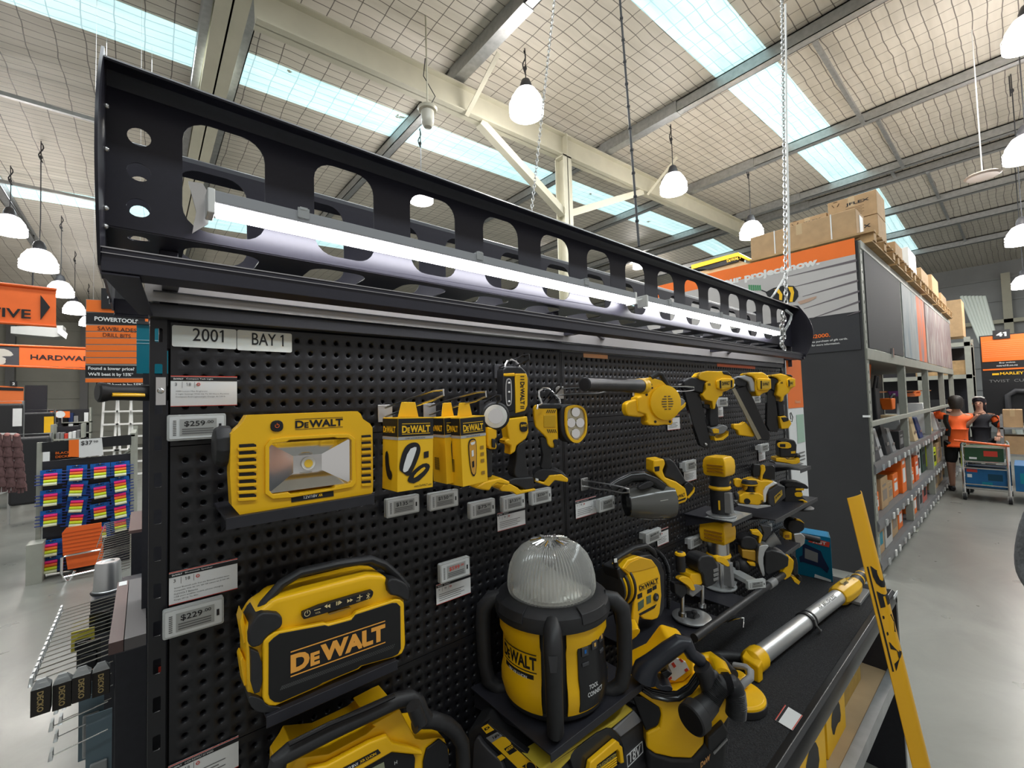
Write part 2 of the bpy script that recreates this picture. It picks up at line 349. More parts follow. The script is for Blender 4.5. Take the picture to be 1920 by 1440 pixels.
# ---------------------------------------------------------------- hanging lamps
GLOW = mat('lit_prismatic_reflector', (0.9, 0.9, 0.9), 0.3, emit=2.4, ecol=(1.0, 0.96, 0.98))
GLO2 = mat('lamp_bulb', (1, 1, 1), 0.3, emit=30, ecol=(1.0, 0.95, 0.92))
def lamp(x, y, z, r, zt, label, group):
    t = thing('high_bay_lamp', label, 'lamp', (x, y, z), group)
    m = MB(); m.lathe((x, y, z), UZ, [(r, -.0), (r * 1.0, .02), (r * .98, .1 * r / .25), (r * .88, .22 * r / .25), (r * .6, .33 * r / .25), (r * .3, .37 * r / .25)], 28, False)
    m.lathe((x, y, z), UZ, [(r * .97, .0), (r * .95, .1 * r / .25), (r * .85, .21 * r / .25), (r * .58, .31 * r / .25)], 28, False)
    for k in range(3): m.lathe((x, y, z), UZ, [(r * 1.01, .03 + k * .05), (r * 1.015, .036 + k * .05), (r * 1.0, .042 + k * .05)], 28, False)
    m.build('reflector', GLOW, t)
    m = MB(); m.lathe((x, y, z), UZ, [(r * .35, .36 * r / .25), (r * .36, .42 * r / .25), (r * .25, .5 * r / .25), (r * .1, .53 * r / .25)], 20); m.build('housing', DGR, t)
    m = MB(); m.ball((x, y, z + .14 * r / .25), (.05, .05, .08), 12, 8); m.build('bulb', GLO2, t)
    m = MB(); m.tube([(x, y, z + .5 * r / .25), (x + .01, y, z + .9), (x, y, zt)], .008, 6); m.build('cord', DGR, t)
    m = MB(); m.tube([(x + .03 * math.sin(a * .9), y + .02, zt - .02 - a * .045) for a in range(9)], .01, 5); m.ball((x, y, zt - .3), (.025, .025, .04), 8, 6); m.build('cord_coil', DGR, t)
    l = bpy.data.lights.new('lamp_light', 'POINT'); l.energy = 110; l.shadow_soft_size = .3; l.color = (1, .94, .88)
    o = bpy.data.objects.new('lamp_light', l); o.location = (0, 0, -.03); o.parent = t; COL.objects.link(o)
    l2 = bpy.data.lights.new('lamp_uplight', 'POINT'); l2.energy = 28; l2.shadow_soft_size = .3; l2.color = (1, .94, .88); o = bpy.data.objects.new('lamp_uplight', l2); o.location = (0, 0, .2); o.parent = t; COL.objects.link(o)
    return t
LG = 'high bay lamps over the aisles'
lamp(4.22, 3.63, 6.0, .25, zc(4.2), 'large lit high bay lamp hanging nearest, above the middle of the black canopy', LG)
lamp(7.83, 3.35, 5.8, .25, zc(7.8), 'lit high bay lamp hanging right of the cream roof column', LG)
lamp(10.81, 3.07, 5.5, .25, zc(10.8), 'lit high bay lamp hanging left of the steel chain end, above the orange project sign', LG)
lamp(8.99, -1.16, 6.4, .26, zc(9), 'lit high bay lamp cut by the right edge of the photo, topmost there', LG)
lamp(10.13, -1.08, 5.25, .25, zc(10), 'lit high bay lamp cut by the right edge of the photo, second from the top', LG)
lamp(11.6, -1.0, 4.3, .22, zc(11.6), 'lit high bay lamp cut by the right edge of the photo, level with the cartons', LG)
lamp(15.5, -1.0, 4.1, .2, zc(15.5), 'small lit high bay lamp far down the right aisle, lowest at the right edge', LG)
lamp(-2.05, 11.78, 5.35, .25, zc(-2.05), 'lit high bay lamp cut by the left edge of the photo', LG)
for px, py, dep, s in ((73, 498, 8.3, 'second from the left edge, over the orange banner'), (113, 547, 11.5, 'third in the left row, just above the arrow banner end'), (139, 580, 14, 'fourth in the left row, beside the aisle number sign'), (165, 603, 17.5, 'last in the left row, partly behind the power tools sign')):
    q = P(px, py + 8, Y=dep * 1.25); lamp(q.x, q.y, q.z, .25, zc(q.x), 'lit high bay lamp, ' + s, LG)
for px, py, Y, s in ((790, 378, 6.2, 'seen through the third opening of the black canopy'), (1020, 455, 10, 'seen low through the fifth opening of the black canopy'), (1197, 503, 9, 'seen through the seventh opening of the black canopy')):
    q = P(px, py, Y=Y); lamp(q.x, q.y, q.z, .22, zc(q.x), 'lit high bay lamp ' + s, LG)
# ---------------------------------------------------------------- the black light canopy
CANB = mat('canopy_black_steel', (0.022, 0.021, 0.032), 0.38, var=0.06, scale=120)
t = thing('light_canopy', 'long black steel canopy with rounded cut-outs above the perforated panels', 'light canopy', (0, 0, 1.95))
CX0, CX1 = -0.072, 2.70
HX = [(-0.03 + 0.815 * (0.053 + 0.2337 * k), -0.03 + 0.815 * (0.19 + 0.2337 * k)) for k in range(14)]
def side(yb, sg, name):
    zt, zb = 2.228, 2.062
    holes = [rrect(a, 2.078, b, 2.25, .034) for a, b in HX]
    holes += [circ(-.037, z, .0135) for z in (2.2, 2.148, 2.095)] + [circ(1.305, 2.14, .009)]
    m = MB(); vs, fs = sheet([(CX0, zb), (CX1, zb), (CX1, 2.262), (CX0, 2.262)], holes, .002, lambda a, b, c: V((a, yb + c, b))); m.add(vs, fs)
    # upper lip curling forward
    prof = [(0, 2.261), (.004, 2.272), (.016, 2.279), (.034, 2.279), (.05, 2.274), (.066, 2.262), (.064, 2.26), (.048, 2.271), (.033, 2.276), (.017, 2.276), (.007, 2.27), (.002, 2.261)]
    m.prism([(CX0, yb - sg * d, z) for d, z in prof], (CX1 - CX0, 0, 0))
    m.v = [V((p.x, yb + (p.y - yb) * .7, p.z)) if p.x > 1 else p for p in m.v]
    m.build('back_sheet', CANB, t)
    y1 = yb - sg * .072
    m = MB(); r = y1
    m.prism([(CX0, r, 2.008), (CX0, r - sg * .006, 2.008), (CX0, r - sg * .008, 1.978), (CX0, r + sg * .012, 1.972), (CX0, r + sg * .012, 1.976), (CX0, r - sg * .003, 1.981), (CX0, r - sg * .002, 2.004)], (CX1 - CX0, 0, 0))
    m.v = [V((p.x, yb + (p.y - yb) * .68, p.z + .008)) if p.x > 1 else p for p in m.v]
    m.build('front_rail', CANB, t, bevel=.001)
    return r
r1 = side(-.055, 1, 'front'); r2 = side(.115, -1, 'rear')
vs, fs = sheet([(CX0, -.055), (CX1, -.055), (CX1, .115), (CX0, .115)], [rrect(a + .005, -.03, b, .085, .03) for a, b in HX] + [circ(-.037, -.02, .013)], .002, lambda a, b, c: V((a, b, 2.061 + c))); m = MB(); m.add(vs, fs); m.build('bottom_sheet', CANB, t)
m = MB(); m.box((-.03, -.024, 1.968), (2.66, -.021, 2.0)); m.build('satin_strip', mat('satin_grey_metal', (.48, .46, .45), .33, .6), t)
for sx, X in ((-1, CX0), (1, CX1)):
    for yb, sg in ((-.055, 1), (.115, -1)):
        m = MB(); kk = 1 if sx < 0 else .74; arc = [(yb, 2.29)] + [(yb - sg * kk * (.055 + .075 * math.sin(PI * k / 10) + .02 * k / 10), 2.282 - .297 * k / 10) for k in range(11)] + [(yb, 1.985)]
        m.prism([(X, y, z) for y, z in arc], (sx * .003, 0, 0)); m.build('end_plate', CANB, t)
m = MB(); m.box((CX0 - .003, -.05, 1.99), (CX0, .11, 2.06)); m.build('tie_plate', CANB, t); m = MB(); m.box((CX1, -.05, 1.95), (CX1 + .003, .11, 2.06)); m.build('tie_plate', CANB, t)
m = MB(); m.prism([(-.072, -.134, 1.974), (-.035, -.134, 1.974), (-.02, -.02, 1.946), (-.036, -.02, 1.946)], (0, 0, .002)); m.build('end_pan', CANB, t)
m = MB(); m.box((CX0, -.1345, 2.0075), (CX1, -.1325, 2.009)); m.box((CX0, -.1365, 2.0), (CX1, -.1345, 2.001)); m.v = [V((p.x, p.y + .0245, p.z + .008)) if p.x > 1 else p for p in m.v]; m.build('rail_highlight', mat('edge_highlight', (.5, .5, .52), .25, .9), t)  # tube light caught on the rail's top edge, put in as pale metal strips
for z in (2.216, 2.156, 2.075, 2.05):
    m = MB(); m.ball((CX0 + .001, -.085, z), .004, 8, 6); m.build('rivet', STL, t)
# box beam over the panels and the sloping pans below the rail
BEAM = mat('beam_satin_black', (0.03, 0.03, 0.034), 0.3, var=.05, scale=40)
m = MB(); m.box((-.025, -.02, 1.944), (2.70, .0, 1.966)); m.box((-.025, .06, 1.948), (2.70, .08, 1.972)); m.build('lower_beam', BEAM, t, bevel=.002)
m = MB(); m.box((-.02, -.03, 1.982), (.885, .09, 1.9835)); m.box((1.83, -.1, 1.982), (2.7, .09, 1.9835)) if False else None; m.build('bottom_pan', BEAM, t)
for x in (.0, .9, 1.8, 2.68):
    m = MB(); m.box((x - .012, .015, 1.9), (x + .012, .045, 2.06)); m.box((x - .01, r1 + .01, 1.985), (x + .01, .1, 1.998)); m.build('bracket', CANB, t, bevel=.001)
m = MB(); m.tube([(.93, -.1, 1.99), (1.2, .05, 1.99)], .006, 6); m.tube([(1.83, -.1, 1.99), (2.1, .05, 1.99)], .006, 6); m.build('diagonal_brace', CANB, t)
# LED battens
TUBE = mat('lit_batten_diffuser', (1, 1, 1), 0.3, emit=22, ecol=(0.96, 0.96, 1.0))
def batten(x0, x1, label):
    t = thing('light_batten', label, 'light', ((x0 + x1) / 2, -.09, 2.11), 'light battens in the canopy')
    y, z = -.088, 2.11
    m = MB(); m.prism([(x0, y - .017, z + .018), (x0, y + .017, z + .018), (x0, y + .017, z + .001), (x0, y + .0155, z - .001), (x0, y - .0155, z - .001), (x0, y - .017, z + .001)], (x1 - x0, 0, 0)); m.build('batten_body', mat('batten_grey', (.32, .33, .35), .45), t, bevel=.001)
    m = MB(); m.prism([(x0 + .008, y + .0150 * math.cos(a), z - .001 - .0165 * math.sin(a)) for a in [PI * k / 10 for k in range(11)]], (x1 - x0 - .016, 0, 0)); m.build('diffuser', TUBE, t)
    for x in (x0, x1): m = MB(); m.box((x - .005, y - .018, z - .018), (x + .005, y + .018, z + .02)); m.build('end_cap', WPL, t, bevel=.002)
    n = 3
    for k in range(n):
        x = x0 + (x1 - x0) * (k + .35) / n; m = MB(); m.box((x - .009, y - .019, z + .006), (x + .009, y - .016, z + .023)); m.box((x - .006, y - .02, z + .02), (x + .006, y + .03, z + .024)); m.build('clip', CLR, t)
    return t
b1 = batten(.045, 1.137, 'lit light batten in the left half of the black canopy'); b2 = batten(1.2, 2.377, 'lit light batten in the right half of the black canopy')
m = MB(); m.tube([(1.137, -.088, 2.118), (1.155, -.088, 2.113), (1.175, -.088, 2.113), (1.2, -.088, 2.12)], .003, 6); m.build('link_cable', WPL, b1)
m = MB(); m.prism([(.02, -.062, 2.15), (.038, -.062, 2.152), (.05, -.062, 2.13), (.045, -.062, 2.09), (.025, -.062, 2.07), (.03, -.062, 2.105)], (0, .003, 0)); m.build('mounting_bracket', STL, b1)
# ---------------------------------------------------------------- hanging chain and drop cables
def chain(a, b, label, name='steel_chain', link=.034):
    a = V(a); b = V(b); n = int((b - a).length / (link * .76)); t = thing(name, label, 'chain', b); d = (a - b).normalized(); m = MB()
    u = d.orthogonal().normalized(); w = d.cross(u)
    for i in range(n):
        c = b + d * ((i + .5) * (a - b).length / n); s_ = u if i % 2 else w
        m.tube([c + d * (link / 2 * math.sin(k * PI / 5)) + s_ * (link * .26 * math.cos(k * PI / 5)) for k in range(10)], link * .09, 5, True)
    m.build('links', STL, t); return t
cb = P(1474, 570, Y=-.06)
ca = P(1466, -5, Y=.10)
t1 = chain(ca, cb + V((0, 0, .0)), 'galvanised chain hanging to the right end of the black canopy')
m = MB(); 
q = [P(1471, 5, Y=.1), P(1473, 250, Y=.05), P(1478, 480, Y=0), P(1479, 500, Y=-.0), P(1462, 530, Y=0), P(1448, 552, Y=.0), P(1440, 562, Y=.02)]
m.tube([p + V((.02, 0, 0)) for p in q], .006, 6); tag(m.build('power_cable', WPL), 'white power cable running down beside the chain into the canopy', 'cable')
t2 = chain(V((1.95, 2.2, 4.3)) if False else P(1040, -5, Y=1.1), P(996, 402, Y=1.1), 'thin hanging chain in front of the nearest high bay lamp', link=.03)
m = MB(); m.tube([P(1162, -5, Y=.25), P(1178, 200, Y=.2), P(1198, 462, Y=.1)], .005, 6)
for k in range(11): 
    q = P(1162, -5, Y=.25).lerp(P(1178, 200, Y=.2), k / 5) if k < 5 else P(1178, 200, Y=.2).lerp(P(1198, 462, Y=.1), (k - 5) / 6); m.tube([q - UZ * .004, q + UZ * .004], .008, 6)
tag(m.build('drop_cable', DGR), 'dark taped power cable dropping straight to the middle of the canopy', 'cable')
# chain tail bundled at the canopy's end
t3 = thing('chain_tail', 'bunched steel chain tail hanging in the last opening of the canopy', 'chain', P(1472, 640, Y=-.1))
m = MB()
for j in range(9):
    c = P(1466 + 3 * math.sin(j * 1.7), 590 + j * 8, Y=-.1); m.tube([c + V((.018 * math.cos(k * PI / 4 + j), -.004, .016 * math.sin(k * PI / 4 + j))) for k in range(8)], .0045, 5, True)
m.build('links', STL, t3); m = MB(); m.tube([P(1474, 582, Y=-.1), P(1484, 590, Y=-.1), P(1482, 600, Y=-.1), P(1476, 612, Y=-.1), P(1470, 622, Y=-.1)], .007, 6); m.build('cable_tie', CLR, t3)
# ---------------------------------------------------------------- the display bay
PEG = mat('pegboard_black', (0.012, 0.012, 0.0145), 0.36, var=.06, scale=30)
bay = thing('display_bay', 'black gondola bay of perforated steel panels holding the yellow tools', 'shelving', (1.35, 0, .86))
def pegmesh(w, h, cols, rows):
    vs = []; fs = []; N = 12
    def ringi(cx, cz, r, y, sq=None):
        b = len(vs)
        for i in range(N):
            a = 2 * PI * (i + .5) / N
            if sq: s_ = 1 / max(abs(math.cos(a)), abs(math.sin(a))); vs.append((min(max(cx + math.cos(a) * s_ * sq[0], 0), w), y, min(max(cz + math.sin(a) * s_ * sq[1], 0), h)))
            else: vs.append((cx + math.cos(a) * r, y, cz + math.sin(a) * r))
        return b
    p = .0237
    for c in cols:
        for r in rows:
            k = [ringi(c, r, 0, 0, (p / 2, p / 2)), ringi(c, r, .0056, 0), ringi(c, r, .0045, .0010), ringi(c, r, .0031, .0036), ringi(c, r, .0028, .009)]
            for a, b in zip(k[:-1], k[1:]):
                for i in range(N): fs.append((a + i, a + (i + 1) % N, b + (i + 1) % N, b + i))
    x0, x1, z0, z1 = cols[0] - p / 2, cols[-1] + p / 2, rows[0] - p / 2, rows[-1] + p / 2
    def q(a, b, c, d): n_ = len(vs); vs.extend([(a, 0, b), (c, 0, b), (c, 0, d), (a, 0, d)]); fs.append((n_, n_ + 1, n_ + 2, n_ + 3))
    q(0, 0, w, z0); q(0, z1, w, h); q(0, z0, x0, z1); q(x1, z0, w, z1)
    n_ = len(vs); vs.extend([(0, 0, 0), (w, 0, 0), (w, 0, h), (0, 0, h), (0, .014, 0), (w, .014, 0), (w, .014, h), (0, .014, h)])
    fs.extend([(n_, n_ + 1, n_ + 5, n_ + 4), (n_ + 1, n_ + 2, n_ + 6, n_ + 5), (n_ + 2, n_ + 3, n_ + 7, n_ + 6), (n_ + 3, n_, n_ + 4, n_ + 7)])
    me = bpy.data.meshes.new('pegboard'); me.from_pydata(vs, [], fs); me.materials.append(PEG); me.polygons.foreach_set('use_smooth', [True] * len(fs))
    import bmesh
    bm = bmesh.new(); bm.from_mesh(me); bmesh.ops.remove_doubles(bm, verts=bm.verts, dist=1e-5); bmesh.ops.recalc_face_normals(bm, faces=bm.faces)
    for e in bm.edges: e.smooth = len(e.link_faces) == 2 and e.calc_face_angle(0) < math.radians(50)
    bm.to_mesh(me); bm.free(); return me
cols = [.0192 + .0237 * k for k in range(37)]
tops = pegmesh(.892, .196, cols, [.015 + .0235 * k for k in range(8)])
mids = pegmesh(.892, .488, cols, [.0155 + .0237 * k for k in range(20)])
for b in range(3):
    for me, z in ((tops, 1.745), (mids, 1.2555), (mids, .766)):
        o = bpy.data.objects.new('pegboard_panel', me); COL.objects.link(o); o.parent = bay; o.location = V((b * .9 + .002, 0, z)) - ORI[bay.name]
m = MB(); m.box((0, .016, .76), (2.7, .03, 1.93)); m.build('backing_sheet', mat('backing_dark', (.006, .006, .006), .8), bay)
for x in (-.0235, 2.682):
    vs, fs = sheet([(x, .02), (x + .021, .02), (x + .021, 1.965), (x, 1.965)], [rrect(x + .006, z, x + .0155, z + .022, .002) for z in [.9 + .056 * k for k in range(19)]], .002, lambda a, b, c: V((a, -.002 + c, b)))
    m = MB(); m.add(vs, fs); m.box((x, -.002, .02), (x + .0015, .04, 1.965)); m.box((x + .0195, -.002, .02), (x + .021, .04, 1.965)); m.build('slotted_upright', PEG, bay)
for x in (.8955, 1.7955):
    m = MB(); m.box((x, -.0005, .76), (x + .004, .012, 1.94)); m.build('joint_strip', BLG, bay)
m = MB(); m.box((-.016, -.006, 1.81), (-.004, -.003, 1.853)); m.ball((-.010, -.008, 1.832), (.0045, .003, .0045), 12, 8); m.build('steel_tab', STL, bay)
# shop signs seen in the gap above the panels
m = MB(); m.box((0, .05, 1.93), (2.7, .052, 1.949)); 
# rubber grip poking out beyond the upright
t = thing('tool_handle_grip', 'black rubber tool grip with a yellow inlay sticking out left of the upright', 'handle', (-.05, .012, 1.83))
q = V((-.022, .016, 1.829)); a = V((-.082, -.004, 1.83)); d = (a - q)
m = MB(); m.lathe(q + V((.02, .006, 0)), d, [(.0125, 0), (.0125, .03), (.0115, .055), (.012, .07), (.0145, .078), (.0145, .082), (.012, .084)], 24); m.build('grip', BLK, t)
m = MB(); e0 = q + d * .12 + V((0, -.013, -.003)); e1 = q + d * .72 + V((0, -.013, -.003)); m.tube([e0, e1], .0035, 10, flat=.6); m.build('inlay', YEL, t)
# number plates
def plate(x0, x1, z0, z1, txt, tw, label):
    t = thing('bay_plate', label, 'sign', ((x0 + x1) / 2, -.003, z0)); m = MB(); m.prism([V((a, -.001, b)) for a, b in rrect(x0, z0, x1, z1, .003)], (0, -.002, 0)); m.build('plate', mat('plate_white', (.62, .65, .63), .45), t)
    m = MB(); m.text(txt, ((x0 + x1) / 2 + .004, -.0036, z0 + .0105), UX, UZ, tw, .021, .004, 'c'); m.build('lettering', INK, t)
plate(.0035, .0905, 1.9025, 1.9365, '2001', .042, 'white number plate reading 2001 at the top left of the panels')
plate(.0915, .1775, 1.9015, 1.9365, 'BAY 1', .050, 'white plate reading BAY 1 beside the 2001 plate')
# ---------------------------------------------------------------- bench below
CARPET = mat('bench_carpet', (0.024, 0.024, 0.026), 0.95, var=.6, scale=260, bump=.8)
DZ = .855
t = thing('display_bench', 'black carpeted bench deck under the tool wall, rounded front edge', 'bench', (1.7, -.2, .0))
m = MB(); m.box((-.02, -.40, DZ - .03), (2.69, -.001, DZ)); m.build('deck', CARPET, t, bevel=.004)
m = MB(); m.prism([(-.02, -.40, DZ), (-.02, -.418, DZ + .002), (-.02, -.43, DZ - .006), (-.02, -.436, DZ - .02), (-.02, -.436, DZ - .05), (-.02, -.43, DZ - .055), (-.02, -.43, DZ - .042), (-.02, -.40, DZ - .042)], (2.71, 0, 0)); m.build('front_edge', mat('edge_black', (.012, .012, .013), .3), t, bevel=.002)
m = MB(); m.box((2.66, -.436, 0), (2.69, -.40, DZ - .03)); m.build('post', BKM, t); m = MB(); m.box((2.66, -.40, 0), (2.685, 0, DZ - .04)); m.build('end_panel', BKM, t)
m = MB(); m.box((-.02, -.39, .46), (2.66, -.01, .475)); m.build('lower_shelf', mat('ply', (.42, .3, .17), .7, var=.1, scale=6), t)
m = MB(); m.box((-.02, -.425, .43), (2.66, -.39, .49)); m.build('shelf_rail', GAL, t)
m = MB(); m.box((-.02, -.02, 0), (2.66, -.01, DZ - .04)); m.build('back_panel', BKM, t)
m = MB(); m.box((2.60, -.440, DZ - .012), (2.69, -.437, DZ + .004)); m.build('edge_ticket', WHT, t)
# ---------------------------------------------------------------- the tall rack at the right, its end sign and load
RF, RX = 0.114, 5.38
ORD = ['first', 'second', 'third', 'fourth', 'fifth', 'sixth', 'seventh', 'eighth', 'ninth', 'tenth', 'eleventh', 'twelfth']
rack = thing('pallet_rack', 'tall grey pallet rack with black end panel along the right aisle', 'rack', (9, .7, 0))
UPR = [5.44, 7.5, 9.6, 11.7, 13.5]
for i, x in enumerate(UPR):
    vs, fs = sheet([(-.05, 0), (.05, 0), (.05, 3.3), (-.05, 3.3)], [rrect(-.012, z, .012, z + .03, .004) for z in [.08 + .1 * k for k in range(32)]], .003, lambda a, b, c: V((x + a, RF + c, b)))
    m = MB(); m.add(vs, fs); m.box((x - .05, RF, 0), (x - .047, RF + .07, 3.3)); m.box((x + .047, RF, 0), (x + .05, RF + .07, 3.3)); m.box((x - .05, 1.3, 0), (x + .05, 1.37, 3.3)); m.build('upright_post', RCK, rack)
    m = MB(); m.box((x - .07, RF - .03, 0), (x + .07, RF + .09, .012)); m.build('foot_plate', RCK, rack)
for z0, z1, nm in ((3.23, 3.31, 'top_beam'), (2.12, 2.23, 'beam'), (1.455, 1.505, 'hand_rail')):
    m = MB(); m.box((RX + .02, RF - .012, z0), (13.5, RF + .03, z1)); m.build(nm, RCK if nm != 'top_beam' else mat('pale_beam', (.5, .5, .46), .5), rack, bevel=.004)
m = MB(); m.box((RX + .02, RF, 2.2), (13.5, 1.35, 2.225)); m.build('deck_board', RCK, rack)
m = MB(); m.box((RX + .02, RF, 3.29), (13.5, 1.35, 3.3)); m.build('deck_board', RCK, rack)
for z in (1.085, .53, .14):
    m = MB(); m.box((RX + .03, RF, z - .02), (13.5, 1.3, z)); m.build('shelf', mat('shelf_grey', (.1, .1, .1), .6), rack)
    m = MB(); m.prism([(RX + .03, RF - .005, z + .01), (RX + .03, RF - .022, z - .03), (RX + .03, RF - .018, z - .09), (RX + .03, RF, z - .09)], (8.1, 0, 0)); m.build('shelf_edge', mat('shelf_edge_grey', (.17, .17, .175), .35, .3), rack)
    for k in range(26):
        x = 5.7 + k * .3 + random.uniform(-.06, .06); m = MB(); m.box((x, RF - .034, z - .085), (x + .06, RF - .022, z - .025)); m.build('shelf_ticket', WPL if k % 3 else CLR, rack)
m = MB(); m.box((RX + .03, 1.31, 0), (13.5, 1.33, 2.2)); m.build('back_panel', BKM, rack)
m = MB(); m.box((5.5, RF - .01, 2.24), (7.44, RF, 3.225)); m.build('cover_panel', mat('charcoal_panel', (.05, .05, .052), .7), rack)
def streak(name, c0, c1, c2):
    m = bpy.data.materials.new(name); m.use_nodes = True; nt = m.node_tree; b = nt.nodes['Principled BSDF']; b.inputs['Roughness'].default_value = .6
    tc = nt.nodes.new('ShaderNodeTexCoord'); mp = nt.nodes.new('ShaderNodeMapping'); mp.inputs['Scale'].default_value = (2.2, 1, .7); n_ = nt.nodes.new('ShaderNodeTexNoise'); n_.inputs['Scale'].default_value = 2; n_.inputs['Detail'].default_value = 5
    r = nt.nodes.new('ShaderNodeValToRGB'); r.color_ramp.elements[0].position = .35; r.color_ramp.elements[1].position = .65; r.color_ramp.elements[0].color = (*c0, 1); r.color_ramp.elements[1].color = (*c2, 1); e = r.color_ramp.elements.new(.5); e.color = (*c1, 1)
    nt.links.new(tc.outputs['Object'], mp.inputs[0]); nt.links.new(mp.outputs[0], n_.inputs['Vector']); nt.links.new(n_.outputs['Fac'], r.inputs[0]); nt.links.new(r.outputs[0], b.inputs['Base Color']); return m
for x0, x1, mm in ((7.56, 8.75, streak('print_grey', (.28, .3, .3), (.36, .38, .38), (.22, .27, .3))), (8.75, 9.55, streak('print_orange', (.7, .16, .06), (.75, .2, .08), (.3, .25, .27))), (9.65, 13.4, streak('print_stone', (.4, .38, .36), (.25, .17, .17), (.45, .42, .38)))):
    m = MB(); m.box((x0, RF - .012, 2.24), (x1, RF - .002, 3.22)); m.build('printed_panel', mm, rack)
m = MB(); m.box((6.6, RF - .03, 2.19), (6.64, RF - .012, 2.3)); m.build('latch', STL, rack)
# end panel and the printed sign on it
m = MB(); m.box((RX - .01, RF + .01, 0), (RX + .01, 2.6, 3.31)); m.build('end_panel', mat('end_panel_black', (.028, .028, .03), .65, var=.1, scale=3), rack)
sg = thing('project_sign', 'large printed end sign, orange band reading ur project now. above decking picture', 'sign', (RX - .02, 1.2, 2.23))
SX = RX - .013
m = MB(); m.box((SX - .004, RF + .03, 2.22), (SX + .003, 2.6, 3.335)); m.build('sign_board', mat('sign_charcoal', (.028, .028, .032), .6), sg)
def spr(pts, m_, name, off=.005, par=sg):
    m = MB(); m.prism([P(x, y, X=SX - off) for x, y in pts], (.0015, 0, 0)); return m.build(name, m_, par)
m = MB(); m.box((SX - .006, RF + .03, 3.17), (SX - .0045, 2.6, 3.335)); m.build('orange_band', ORG, sg)
m = MB(); m.box((SX - .006, RF + .03, 2.60), (SX - .0045, 2.6, 3.17)); m.build('decking_print', mat('decking_print', (.47, .45, .44), .5, var=.08, scale=2), sg)
G = mat('print_dark_line', (.13, .11, .12), .6)
for a, b, w in (((1606, 488), (1470, 520), 2.4), ((1607, 508), (1488, 538), 2.2), ((1609, 526), (1505, 556), 2.0), ((1611, 546), (1507, 579), 2.0), ((1612, 565), (1522, 597), 2.0), ((1613, 583), (1588, 592), 1.6)):
    spr([(a[0], a[1] - w), (a[0], a[1] + w), (b[0], b[1] + .4), (b[0], b[1] - .4)], G, 'board_gap', .0075)
for pts in ([(1435, 548), (1450, 540), (1470, 535), (1488, 536), (1496, 546), (1497, 556), (1490, 566), (1470, 568), (1445, 566)],): spr(pts, INK, 'tool_print', .008)
for pts in ([(1452, 543), (1460, 541), (1467, 552), (1466, 563), (1461, 562), (1461, 552)], [(1477, 538), (1486, 538), (1489, 548), (1486, 566), (1480, 566), (1483, 550)]): spr(pts, YEP, 'tool_print', .0095)
for k in range(6): spr([(1403 + k * 4, 534 + k * .3), (1406 + k * 4, 534), (1407 + k * 4, 544), (1404 + k * 4, 545)], GRN, 'hose_print', .008)
spr([(1428, 543), (1440, 548), (1439, 550), (1427, 545)], INK, 'hose_print', .008)
for pts in ([(1495, 566), (1520, 558), (1531, 555), (1530, 559), (1516, 566), (1500, 571)],): spr(pts, mat('print_wood', (.45, .3, .22), .6), 'plank_print', .0085)
m = MB(); q0 = P(1537, 492, X=SX - .007); m.text('your project now.', (SX - .0075, 1.515, 3.098 + .02), -UY, UZ, 1.515 - q0.y, .105, .05); m.build('lettering', mat('sign_text', (.72, .72, .70), .5), sg)
m = MB(); m.text('$2000.', (SX - .0075, .56, 2.372), -UY, UZ, .17, .045, .02); m.build('price_lettering', ORG, sg)
m = MB(); m.text('Excludes purchase of gift cards.', (SX - .0075, .63, 2.325), -UY, UZ, .385, .026, .01); m.text('pay for more information.', (SX - .0075, .60, 2.288), -UY, UZ, .29, .026, .01); m.build('small_lettering', mat('sign_text', (.72, .72, .70), .5), sg)
m = MB(); m.prism([(SX - .008, RF - .01, 1.55), (SX - .008, RF + .05, 1.55), (SX - .008, RF + .05, 1.57), (SX - .008, RF - .01, 1.57)], (.002, 0, 0)); tag(m.build('shelf_ticket', WHT), 'small white ticket on the front edge of the black end panel', 'ticket')
# cartons on top
def carton(x0, y0, z0, x1, y1, z1, label, cat='carton', mm=CRD, name='cardboard_carton', group=None, tape=True, txt=None):
    t = thing(name, label, cat, ((x0 + x1) / 2, (y0 + y1) / 2, z0), group)
    m = MB(); m.box((x0, y0, z0), (x1, y1, z1)); m.build('carton_body', mm, t, bevel=.006)
    if tape:
        m = MB(); c = (y0 + y1) / 2; m.box((x0 - .001, c - .03, z1 - .12), (x0, c + .03, z1)); m.box((x0, c - .03, z1), (x1, c + .03, z1 + .001)); m.build('tape', mat('carton_tape', (.5, .36, .2), .3), t)
    if txt:
        m = MB(); w = (y1 - y0); m.text(txt, (x0 - .002, y1 - w * .38, z0 + (z1 - z0) * .60), -UY, UZ, w * .48, (z1 - z0) * .15, .03); m.build('lettering', INK, t)
        m = MB()
        for k in range(6): m.box((x0 - .0015, y0 + w * .25 + .02 * (k % 2), z0 + (z1 - z0) * (.5 - k * .065)), (x0 - .001, y1 - w * .38, z0 + (z1 - z0) * (.5 - k * .065) + .004))
        for k in range(3):
            a = 2 * PI * k / 3; c = V((x0 - .002, y1 - w * .17, z0 + (z1 - z0) * .84)); e = [c + V((0, .035 * math.sin(a + d), .035 * math.cos(a + d))) for d in (-.6, .6)]; m.tube([e[0], e[1]], .004, 5)
        m.build('print', mat('carton_ink', (.12, .07, .04), .7), t)
    return t
zt = 3.55
carton(6.3, .10, zt + .27, 6.75, .56, 4.15 - .05, 'JFLEX carton at the right end of the top row on the rack', txt='JFLEX')
for a in (): pass
carton(6.3, .575, zt + .27, 6.75, .98, 4.0, 'JFLEX carton left of the highest carton, over the orange sign', txt='JFLEX')
carton(6.3, -.20, zt + .27, 6.75, .09, 4.09, 'JFLEX carton overhanging the aisle on top of the carton stack', txt='JFLEX') if False else None
